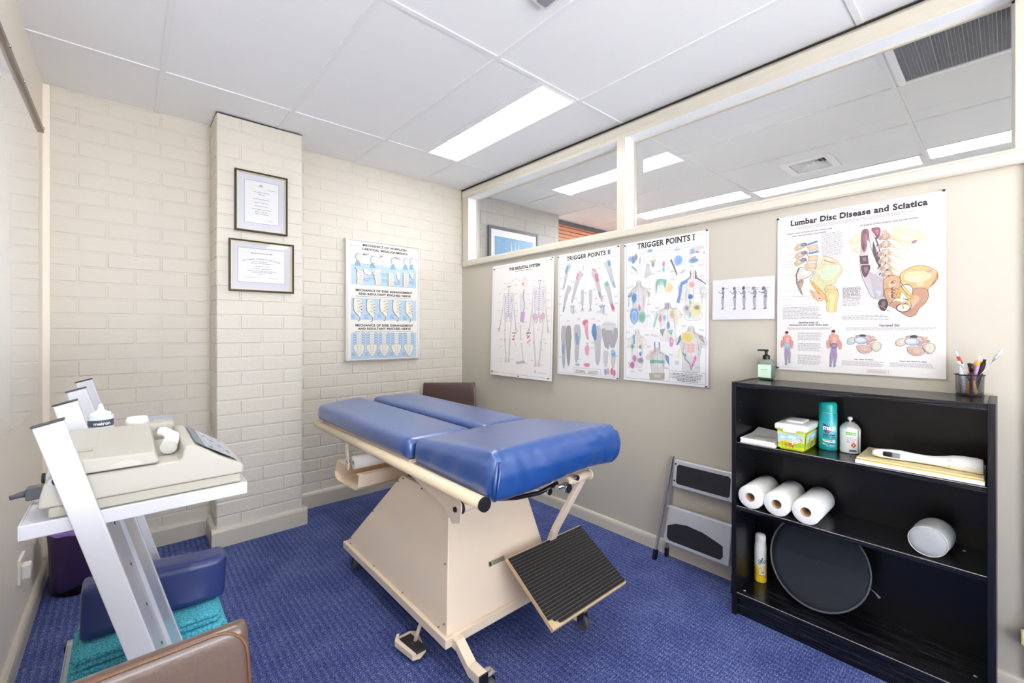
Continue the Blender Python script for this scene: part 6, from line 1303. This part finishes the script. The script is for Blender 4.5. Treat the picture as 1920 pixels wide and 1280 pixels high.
# ============================================================ bookcase
T = thing('bookcase', 'low black ash bookcase with three shelf spaces against the partition', 'bookcase', (2.22, .43, 0))
BX0, BX1, BY0, BY1 = 2.089, 2.352, .025, .841; S1, S2, S0 = .790, .500, .105
for y0, y1 in ((BY0, BY0+.019), (BY1-.019, BY1)):
    f = MB(); f.box(BX0, BX1, y0, y1, 0, 1.064); o = f.build('side_panel', m_ashv, T, bevel=.0012)
f = MB()
for k in range(20):
    z = .17+k*.042
    if min(abs(z-q) for q in (S1, S2)) < .03: continue
    for x in (BX0+.045, BX1-.05):
        f.cyl((x, BY1-.0192, z), (x, BY1-.0198, z), .0022, n=8); f.cyl((x, BY0+.0192, z), (x, BY0+.0198, z), .0022, n=8)
split_build(f, 'pin_hole', m_screen, T)
f = MB(); f.box(BX0+.003, BX1, BY0+.019, BY1-.019, 1.040, 1.062); f.build('top_board', m_ash, T, bevel=.0012)
f = MB(); f.box(BX1-.006, BX1-.002, BY0+.019, BY1-.019, .0, 1.040); f.build('back_board', m_ashb, T)
for z in (S1, S2, S0):
    f = MB(); f.box(BX0+.006 if z != S0 else BX0+.004, BX1-.006, BY0+.0195, BY1-.0195, z-.018, z); sh_ = f.build('shelf', m_ash, T, bevel=.001)
    f = MB(); xe = BX0+.006 if z != S0 else BX0+.004; f.box(xe-.0004, xe+.0015, BY0+.02, BY1-.02, z-.0016, z+.0002); f.build('worn_edge_glint', m_worn, sh_)
f = MB(); f.box(BX0+.020, BX0+.036, BY0+.0195, BY1-.0195, 0, S0-.018); f.build('plinth', m_ash, T)
f = MB()
for (x, y, z) in ((2.20, .075, S0), (2.13, .80, S0), (2.28, .105, S2), (2.13, .80, S2)): f.cyl((x, y, z), (x, y, z+.0012), .005, n=12)
split_build(f, 'screw_cap', m_silver, T)

# --- on top: soap and pens
t = thing('soap_dispenser', 'clear pump bottle of mint green soap on the left end of the bookcase top', 'soap dispenser', (2.318, .772, 1.062))
f = MB(); f.rbox(2.292, 2.344, .738, .806, 1.0625, 1.158, .014, .004, (8, 8, 8)); f.build('bottle_body', m_clear, t)
f = MB(); f.rbox(2.296, 2.340, .742, .802, 1.066, 1.138, .010, 0, (6, 6, 6)); f.build('liquid', m_green, t)
A = Art(.056, .062, 'CDEBD3'); A.words(.012, .044, .042, .036, 1, '8AA898'); A.words(.014, .042, .032, .029, 1, 'A0B8A8')
A.mesh('label_print', lambda u, v, d: (2.2912-d, .800-u, 1.074+v), t, m_inkmat, thick=.0002)
f = MB(); f.lathe([(.015, 1.158), (.0155, 1.160), (.0155, 1.178), (.011, 1.182), (.006, 1.183), (.006, 1.198), (.010, 1.199), (.010, 1.206), (0, 1.207)], (2.318, .772, 0), 24); f.box(2.302, 2.318, .764, .806, 1.200, 1.208); f.build('pump', m_black, t, bevel=.001)
t = thing('pen_cup', 'round black mesh cup of pens on the right end of the bookcase top', 'pen holder', (2.302, .0925, 1.064))
m_wire = mat('black_wire_mesh', '26262A', .4, .6)
cx, cy, cz, cr_ = 2.302, .0925, 1.0645, .0355
f = MB(); f.lathe([(0, 0), (cr_, 0), (cr_+.001, .004)], (cx, cy, cz), 32); f.tube([(cx+(cr_+.003)*math.cos(a_*.2), cy+(cr_+.003)*math.sin(a_*.2), cz+.074) for a_ in range(31)], .002, 8, close=True); f.tube([(cx+cr_*math.cos(a_*.2), cy+cr_*math.sin(a_*.2), cz+.002) for a_ in range(31)], .0018, 8, close=True); f.build('rim', m_wire, t)
f = MB(); n_ = 72
for k in range(n_): a = 2*math.pi*k/n_; c_, s_ = math.cos(a), math.sin(a); b0_, b1_ = math.cos(a+.022), math.sin(a+.022); f.add([(cx+cr_*c_, cy+cr_*s_, cz), (cx+cr_*b0_, cy+cr_*b1_, cz), (cx+(cr_+.002)*b0_, cy+(cr_+.002)*b1_, cz+.073), (cx+(cr_+.002)*c_, cy+(cr_+.002)*s_, cz+.073)], [(0,1,2,3)])
for k in range(24):
    z = k*.003+.002; rr_ = cr_+.002*z/.073
    for q in range(32): a, b_ = 2*math.pi*q/32, 2*math.pi*(q+1)/32; f.add([(cx+rr_*math.cos(a), cy+rr_*math.sin(a), cz+z), (cx+rr_*math.cos(b_), cy+rr_*math.sin(b_), cz+z), (cx+rr_*math.cos(b_), cy+rr_*math.sin(b_), cz+z+.0009), (cx+rr_*math.cos(a), cy+rr_*math.sin(a), cz+z+.0009)], [(0,1,2,3)])
f.build('mesh_wall', m_wire, t)
def pen(label, top, bot, r_, segs, cat='pen', name='pen', tip=None):
    """segs: (from, to, material, radius factor) along top -> bottom"""
    t = thing(name, label, cat, bot, 'pens in the mesh cup'); a, b_ = Vector(top), Vector(bot)
    for i, (s0, s1, m, k_, pn) in enumerate(segs):
        f = MB(); f.cyl(a.lerp(b_, s0), a.lerp(b_, s1), r_*k_, n=14); f.build(pn, m, t)
    return t
m_red = mat('red_plastic', 'C2321F', .3); m_org = mat('orange_plastic', 'E99A2B', .3); m_pur = mat('lilac_plastic', '9C7AA8', .35); m_wh = mat('white_plastic', 'EDECEA', .3); m_scis = mat('clear_grey_plastic', 'C9CDD6', .2)
xb = cx
pen('red pen with a white end leaning left in the mesh cup', (2.296, .128, 1.222), (2.306, .078, 1.070), .0042, [(0, .12, m_wh, .7, 'tip'), (.12, .30, m_red, 1.1, 'grip'), (.30, .36, m_black, 1.1, 'ring'), (.36, 1, m_wh, .8, 'barrel')])
pen('thin metal tweezers leaning left behind the red pen', (2.290, .121, 1.187), (2.305, .072, 1.069), .0028, [(0, .1, m_wh, 1.5, 'tip'), (.1, 1, m_chrome, .9, 'barrel')], 'tweezers', 'tweezers')
pen('short red and orange pen with a black cap in the mesh cup', (2.287, .094, 1.181), (2.298, .076, 1.070), .0048, [(0, .12, m_black, .9, 'cap'), (.12, .55, m_red, 1.1, 'barrel'), (.55, 1, m_org, 1, 'base')])
pen('black pen standing just right of the short red pen', (2.281, .087, 1.180), (2.298, .088, 1.070), .0050, [(0, .25, m_black, 1.1, 'cap'), (.25, 1, m_black, .9, 'barrel')])
pen('orange highlighter with a white tip, tallest of the middle pens', (2.310, .067, 1.208), (2.300, .098, 1.070), .0070, [(0, .14, m_wh, .5, 'tip'), (.14, .4, m_org, 1.15, 'cap'), (.4, 1, m_org, .9, 'barrel')], 'highlighter', 'highlighter')
pen('thick black marker leaning right in the mesh cup', (2.306, .055, 1.196), (2.312, .082, 1.070), .0062, [(0, .10, m_black, .7, 'tip'), (.10, 1, m_black, 1.05, 'barrel')], 'marker', 'marker')
pen('lilac pen in the middle of the mesh cup', (2.290, .072, 1.173), (2.308, .096, 1.070), .0055, [(0, .5, m_pur, 1.1, 'cap'), (.5, 1, m_wh, .9, 'barrel')])
pen('pale translucent marker at the left rim of the mesh cup', (2.300, .114, 1.177), (2.304, .108, 1.070), .0085, [(0, 1, m_scis, 1, 'barrel')], 'marker', 'marker')
t = thing('letter_opener', 'slim metal tool with a patterned end sticking out of the cup to the right', 'tool', (2.305, .095, 1.07), 'pens in the mesh cup')
f = MB(); f.tube([(2.305, .098, 1.070), (2.300, .066, 1.140), (2.294, .036, 1.190)], .0016, 8); f.build('shank', m_chrome, t)
f = MB(); f.tube([(2.294, .036, 1.190), (2.293, .029, 1.202), (2.292, .020, 1.220), (2.291, .012, 1.236)], [.002, .0055, .0062, .003], 12); f.build('handle', m_alu2, t)

# --- upper shelf
for i in range(4):
    r = random.Random(i*7+2); z = S1+.0005+i*.0056; dx, dy = r.uniform(-.004, .004), r.uniform(-.004, .003)
    t = thing('magazine', ['booklet at the bottom of the stack left of the yellow tub', 'booklet second from the bottom of the stack left of the yellow tub', 'booklet second from the top of the stack left of the yellow tub', 'pale booklet with curled corner on top of the stack left of the yellow tub'][i], 'magazine', (2.19, .74, z), 'booklets beside the yellow tub')
    f = MB(); x0, x1, y0, y1 = 2.098+dx, 2.315+dx, .664+dy, .806+dy; N = 12; v = []
    for k in range(N+1):
        u = k/N; x = x0+(x1-x0)*u; lift = .022*max(0, u-.55)**1.7*3*(1 if i == 3 else .0)
        for y in (y0, y1): v += [(x, y, z+lift*(1 if y == y1 else .3)), (x, y, z+.0048+lift*(1 if y == y1 else .3))]
    F = []
    for k in range(N): o = 4*k; F += [(o, o+4, o+6, o+2), (o+1, o+3, o+7, o+5), (o, o+1, o+5, o+4), (o+2, o+6, o+7, o+3)]
    F += [(0, 2, 3, 1), (4*N, 4*N+1, 4*N+3, 4*N+2)]
    f.add(v, F); f.build('pages', m_paper, t)
    if i == 3:
        A = Art(.142, .150, 'EFEEEA'); A.rect(.03, .085, .09, .105, 'C8C98C'); A.rect(.045, .105, .12, .112, 'B4B66C'); A.words(.015, .12, .14, .12, 3, '9A9AA0'); A.words(.01, .13, .075, .02, 8, 'C2C2C4'); A.words(.10, .135, .03, .015, 2, '55555C')
        A.mesh('cover_print', lambda u, v, d: (x0+.002+v*.74, y1-.001-u*.98, z+.0050+d), t, m_inkmat, thick=.0001)
# yellow tub: plain floral print in place of the character artwork
t = thing('plastic_tub', 'yellow and green plastic tub with a white lid on the upper shelf', 'tub', (2.2, .605, S1))
f = MB(); B0, B1 = (2.112, 2.288, .562, .652), (2.102, 2.298, .553, .661); z0, z1 = S1+.0005, .878
f.add([(B0[0], B0[2], z0), (B0[1], B0[2], z0), (B0[1], B0[3], z0), (B0[0], B0[3], z0), (B1[0], B1[2], z1), (B1[1], B1[2], z1), (B1[1], B1[3], z1), (B1[0], B1[3], z1)], [(0,3,2,1), (4,5,6,7), (0,1,5,4), (1,2,6,5), (2,3,7,6), (3,0,4,7)])
m_lime = mat('lime_plastic', 'CBD62E', .3); f.build('tub_body', m_lime, t, bevel=.006)
def tubart(W, Hh, seed):
    A = Art(W, Hh, 'E9E24A'); r = random.Random(seed); A.poly([(0, Hh*.35), (W*.3, Hh*.5), (W*.7, Hh*.4), (W, Hh*.55), (W, Hh*.92), (W*.6, Hh*.98), (0, Hh*.9)], 'B9D9DC'); A.poly([(0, 0), (W, 0), (W, Hh*.45), (W*.6, Hh*.33), (W*.3, Hh*.42), (0, Hh*.28)], 'A4CC3C'); A.poly([(0, 0), (W, 0), (W, Hh*.18), (W*.4, Hh*.10), (0, Hh*.2)], 'D2DE36')
    A.ell(W*.55, Hh*.72, W*.16, Hh*.09, 'EAF3F2'); A.ell(W*.2, Hh*.66, W*.1, Hh*.06, 'EAF3F2')
    for k in range(9):
        u, v = r.uniform(.1, .9)*W, r.uniform(.12, .62)*Hh; c_ = r.choice(['E9963A', 'F2B24A', 'F4EFE0', 'E4742E'])
        A.line([(u, v-.014), (u, v)], .0014, '5E9030')
        for q in range(5): A.ell(u+.0042*math.cos(q*1.257), v+.0042*math.sin(q*1.257), .0030, .0030, c_)
        A.ell(u, v, .002, .002, '5A3A20')
    return A
A = tubart(.100, .070, 2); A.mesh('floral_print', lambda u, v, d: (2.1075-(v/.07)*.0075-.0022-d, .6555-u*.965-.001, .800+v), t, thick=.0001)
A = tubart(.180, .070, 8); A.mesh('floral_print', lambda u, v, d: (2.112+u*.96, .5595-(v/.07)*.0065-.002-d, .800+v), t, thick=.0001)
f = MB(); f.rbox(2.095, 2.305, .546, .668, .876, .902, .009, .004, (10, 8, 4)); lid = f.build('lid', m_wh, t)
f = MB(); f.rbox(2.15, 2.25, .575, .64, .898, .911, .006, .002, (8, 6, 3)); f.build('lid_handle', m_wh, lid); f = MB(); f.box(2.085, 2.097, .585, .63, .873, .885); f.build('clip', m_wh, lid)
# teal disinfectant can
t = thing('spray_can', 'tall teal disinfectant spray can with a teal cap on the upper shelf', 'spray can', (2.262, .512, S1), 'cans on the upper shelf')
f = MB(); f.lathe([(.030, 0), (.0325, .002), (.0325, .158), (.031, .162)], (2.262, .512, S1+.0005), 36, ms=[1, 0, 1, 1]); f.build('can_body', [m_teal, m_silver], t)
f = MB(); f.lathe([(.0318, .158), (.0322, .160), (.0322, .192), (.030, .200), (.026, .204), (0, .205)], (2.262, .512, S1), 32); f.build('cap', m_tealcap, t)
A = Art(.125, .150, '17A6AC'); A.poly([(.036, .112), (.075, .094), (.075, .082), (.045, .070)], '2B3570'); A.poly([(.045, .084), (.075, .084), (.052, .068)], '8C3550')
for k in range(18): a = k*.349; A.line([(.080, .090), (.080+.032*math.cos(a), .090+.045*math.sin(a))], .0018, 'C4F0EE', .15)
A.text('STRIKE', .038, .084, .038, .0135, 'FFFFFF', False, .05); A.words(.038, .084, .066, .058, 1, '1E3A6A', .6, False); A.text('SURFACE SPRAY', .038, .051, .046, .0055, '1E3A6A', False, .03)
A.poly([(.034, .044), (.084, .038), (.086, .030), (.040, .034)], 'E9F4F2'); A.line([(.04, .040), (.072, .036)], .003, 'D4504A'); A.ell(.078, .037, .006, .007, 'F4F8F6'); A.line([(.075, .037), (.081, .037)], .0016, 'C04040'); A.line([(.078, .034), (.078, .040)], .0016, 'C04040')
A.line([(.035, .026), (.048, .022), (.056, .016)], .005, 'BCE8EC', .4); A.words(.06, .085, .022, .012, 3, 'BCE8EC')
wrap(A, 'label_print', 2.262, .512, S1+.004, .0327, R(205), t)
t = thing('spray_can', 'shorter white spray can with no cap and a red diamond on its label', 'spray can', (2.276, .438, S1), 'cans on the upper shelf')
f = MB(); f.lathe([(.032, 0), (.0345, .002), (.0345, .100), (.033, .104), (.026, .116), (.018, .122), (.016, .126), (.0, .126)], (2.276, .438, S1+.0005), 36, ms=[1, 0, 1, 1, 1, 1, 1]); f.build('can_body', [m_wh, m_silver], t)
f = MB(); f.lathe([(.004, .126), (.004, .134), (.009, .136), (.008, .146), (.004, .148), (0, .148)], (2.276, .438, S1), 16); f.build('nozzle', m_wh, t)
A = Art(.150, .096, 'EFEFEC'); A.rect(.052, .074, .088, .086, '76B84A'); A.words(.055, .086, .083, .077, 1, 'E0F0D8'); A.words(.055, .085, .066, .040, 6, 'A8AAC0'); A.poly([(.078, .022), (.088, .033), (.078, .044), (.068, .033)], 'D4452E'); A.ell(.078, .033, .003, .004, 'F4D4CC'); A.poly([(.062, .006), (.088, .006), (.090, .010), (.086, .014), (.064, .014)], '4A5C94'); A.rect(.094, 0, .0975, .096, '5A5A60'); A.ell(.115, .012, .005, .005, '6A6A70'); A.ell(.115, .012, .003, .003, 'EFEFEC')
wrap(A, 'label_print', 2.276, .438, S1+.003, .0347, R(205), t)
# folders and papers
def sheetpile(name, label, cat, x0, x1, y0, y1, z0, th, m, rz, sag=0, tag_=None):
    t = thing(name, label, cat, ((x0+x1)/2, (y0+y1)/2, z0), 'papers and folders on the upper shelf', 0)
    f = MB(); N = 10; v = []; cx_, cy_ = (x0+x1)/2, (y0+y1)/2; c_, s_ = math.cos(rz), math.sin(rz)
    for k in range(N+1):
        u = k/N
        for x in (x0, x1):
            y = y0+(y1-y0)*u; X, Y = cx_+(x-cx_)*c_-(y-cy_)*s_, cy_+(x-cx_)*s_+(y-cy_)*c_; h_ = sag*math.sin(u*math.pi*.5)**2
            v += [(X, Y, z0+h_), (X, Y, z0+h_+th)]
    F = []
    for k in range(N): o = 4*k; F += [(o, o+4, o+6, o+2), (o+1, o+3, o+7, o+5), (o, o+1, o+5, o+4), (o+2, o+6, o+7, o+3)]
    F += [(0, 2, 3, 1), (4*N, 4*N+1, 4*N+3, 4*N+2)]; f.add(v, F); f.build('sheets', m, t); return t
z = S1+.0006
sheetpile('paper_stack', 'thin cardboard sheet at the bottom of the paper pile, at the shelf edge', 'papers', 2.108, 2.31, .052, .375, z, .0022, m_card, 0); z += .0024
sheetpile('paper_stack', 'thick white paper pile under the folders on the upper shelf', 'papers', 2.098, 2.315, .050, .388, z, .0125, m_paper, 0); z += .0127
sheetpile('folder', 'thin yellow folder between the white papers and the cream folder', 'folder', 2.104, 2.32, .054, .372, z, .0022, m_yellow, .01); z += .0024
sheetpile('folder', 'cream manila folder on top of the papers, under the white massager', 'folder', 2.112, 2.33, .052, .386, z, .0048, m_manila, -.0); z += .005
# hand-held massager
t = thing('massager', 'long white hand-held massager lying on the cream folder', 'massager', (2.19, .18, z), None)
P = [(.345, .008), (.338, .0125), (.320, .0165), (.290, .0185), (.262, .0185), (.235, .0165), (.205, .0155), (.175, .0165), (.150, .0200), (.128, .0245), (.100, .0265), (.070, .0265), (.056, .0255), (.0535, .020)]
f = MB(); n_ = 24; v = []
for y, r_ in P:
    zc = z+.019+(.0*y)+.0065*max(0, min(1, (r_-.0155)/.011)); xc = 2.155+.02*math.sin((.345-y)*8)
    for k in range(n_): a = 2*math.pi*k/n_; v.append((xc+math.cos(a)*r_*1.05, y, zc+math.sin(a)*r_*.98))
f.add(v, [(i*n_+k, i*n_+(k+1) % n_, (i+1)*n_+(k+1) % n_, (i+1)*n_+k) for i in range(len(P)-1) for k in range(n_)]+[tuple(range(n_)), tuple((len(P)-1)*n_+k for k in range(n_))], 0, True); o = f.build('body', m_paper, t)
f = MB(); f.rbox(2.135, 2.150, .285, .312, z+.014, z+.031, .004, 0, (4, 6, 5)); f.build('switch', m_black, t)
f = MB(); f.rbox(2.134, 2.150, .263, .286, z+.014, z+.031, .004, 0, (4, 6, 5)); f.build('switch_plate', m_screen, t)
f = MB(); f.cyl((2.157, .345, z+.019), (2.157, .358, z+.018), .0055, .004, n=12); f.build('cord_outlet', m_screen, t)
f = MB(); f.add([(2.1495+.003, .139, z+.010), (2.1495+.0008, .131, z+.010), (2.1495+.0008, .131, z+.036), (2.1495+.003, .139, z+.036)], [(0,1,2,3)]); f.build('badge', m_manila, t)

# --- middle shelf: three rolls and a small pillow
def towel_roll(label, y):
    t = thing('paper_towel_roll', label, 'paper towel', (2.2, y, S2), 'paper towel rolls on the middle shelf')
    f = MB(); f.lathe([(.0195, 2.098), (.0475, 2.098), (.0515, 2.101), (.0515, 2.318), (.048, 2.321), (.0195, 2.321), (.0195, 2.098)], (0, y, S2+.052), 40, axis='x', caps=False); f.build('paper', m_paper2, t)
    f = MB(); f.lathe([(.0194, 2.0985), (.0194, 2.3205), (.0178, 2.3205), (.0178, 2.0985), (.0194, 2.0985)], (0, y, S2+.052), 28, axis='x', caps=False); f.build('cardboard_core', m_card, t); return t
a = towel_roll('white paper towel roll nearest the left side of the bookcase', .765)
dup(a, (2.2, .659, S2), 'middle one of the three white paper towel rolls'); dup(a, (2.2, .551, S2), 'rightmost of the three white paper towel rolls, beside the empty shelf space')
t = thing('bolster_pillow', 'small round grey bolster pillow on the right of the middle shelf', 'pillow', (2.2, .18, S2))
f = MB(); pr = [(0, 2.118), (.030, 2.116), (.047, 2.119), (.0525, 2.124), (.0535, 2.145), (.055, 2.19), (.054, 2.23), (.050, 2.256), (.038, 2.262), (0, 2.263)]
f.lathe(pr, (0, .188, S2+.0545), 36, axis='x')
for i in range(len(f.v)): x, y, zq = f.v[i]; f.v[i] = (x, .188+(y-.188)*1.0-(x-2.12)*.10, S2+.0545+(zq-S2-.0545)*.98)
o = f.build('cover', m_grey, t)
f = MB(); f.tube([(2.1205, .188+.0515*math.cos(a_*.2), S2+.0545+.0505*math.sin(a_*.2)) for a_ in range(31)], .0016, 6, close=True); f.build('seam', m_silver, o)

# --- bottom shelf: air freshener and mesh back support
t = thing('air_freshener', 'white and yellow air freshener can at the left of the bottom shelf', 'spray can', (2.275, .783, S0))
f = MB(); f.lathe([(.024, 0), (.0255, .002), (.0255, .165), (.0235, .180), (.0225, .190), (.0225, .214), (.019, .222), (.010, .226), (0, .226)], (2.275, .783, S0+.0005), 32); f.build('can_body', m_wh, t)
f = MB(); f.lathe([(.0228, .186), (.0235, .188), (.0235, .204), (.0228, .206)], (2.275, .783, S0), 28); f.cyl((2.252, .775, S0+.205), (2.248, .774, S0+.205), .007, n=12); f.build('nozzle_cap', m_wh, t)
A = Art(.110, .160, 'F2F1EC'); A.rect(0, 0, .110, .052, 'F0C420')
for k in range(10): A.rect(0, .052+k*.003, .110, .055+k*.003, '%02X%02X%02X' % (240, int(198+4.2*k), int(40+19*k)))
S_ = [(.052, .104), (.046, .107), (.043, .101), (.046, .095), (.051, .098), (.053, .106), (.052, .090), (.047, .083), (.042, .088), (.050, .096)]
A.line(S_, .0022, '2B3A5A'); A.line([(.053, .095), (.058, .104), (.060, .116), (.056, .114), (.056, .098), (.060, .095), (.064, .101)], .0022, '2B3A5A'); A.loop([(.068+.004*math.cos(q), .100+.005*math.sin(q)) for q in [i*.7 for i in range(9)]], .002, '2B3A5A'); A.line([(.072, .106), (.073, .095), (.077, .098)], .002, '2B3A5A'); A.line([(.079, .1), (.083, .104), (.079, .106), (.078, .098), (.084, .096)], .002, '2B3A5A'); A.line([(.052, .088), (.072, .092)], .0016, '2B3A5A')
for q in range(5): A.ell(.060+.010*math.cos(q*1.257), .048+.012*math.sin(q*1.257), .007, .008, 'EFE4CE', q*1.2); A.line([(.060, .048), (.060+.012*math.cos(q*1.257), .048+.014*math.sin(q*1.257))], .0012, '6A4A38')
for q in range(4): A.line([(.046+q*.008, .030-q*.002), (.054+q*.006, .036)], .002, '5A4434')
wrap(A, 'label_print', 2.275, .783, S0+.003, .0257, R(208), t)
t = thing('back_support', 'black oval mesh back support leaning inside the bottom shelf space', 'back support', (2.24, .53, S0))
def ov(a, k_, o=0):         # the oval's plane leans back; k_ = fraction of the radius
    u = math.cos(a)*.182*k_; v = math.sin(a)*.182*k_; ang = R(-18); U, V = u*math.cos(ang)-v*math.sin(ang), u*math.sin(ang)+v*math.cos(ang)
    bow = .028*(u/.182)**2
    return (2.245+.30*V-bow*-.35-o, .548-U*1.0, S0+.189+V*.985)
f = MB(); n_ = 48; v = [ov(0, 0)]; F = []
for i in range(1, 7):
    for k in range(n_): v.append(ov(2*math.pi*k/n_, i/6))
for k in range(n_): F.append((0, 1+k, 1+(k+1) % n_))
for i in range(5):
    for k in range(n_): F.append((1+i*n_+k, 1+(i+1)*n_+k, 1+(i+1)*n_+(k+1) % n_, 1+i*n_+(k+1) % n_))
f.add(v, F, 0, True); o = f.build('mesh_panel', m_mesh, t, recalc=False); sd = o.modifiers.new('thickness', 'SOLIDIFY'); sd.thickness = .003
f = MB(); f.tube([ov(2*math.pi*k/n_, 1) for k in range(n_)], .0042, 10, close=True); f.build('wire_rim', m_greyfr, t)
f = MB(); p = Vector(ov(R(8), 1)); f.tube([p, p+Vector((-.01, -.02, -.008)), p+Vector((-.014, -.034, -.020))], [.0015, .0018, .005], 8); f.build('strap_end', m_screen, t)
f = MB(); f.cyl(ov(1.3, .07, .001), ov(1.3, .07, .004), .003, n=10); f.build('snap', m_chrome, t)

for o in bpy.data.objects:
    if '_o' in o: del o['_o']
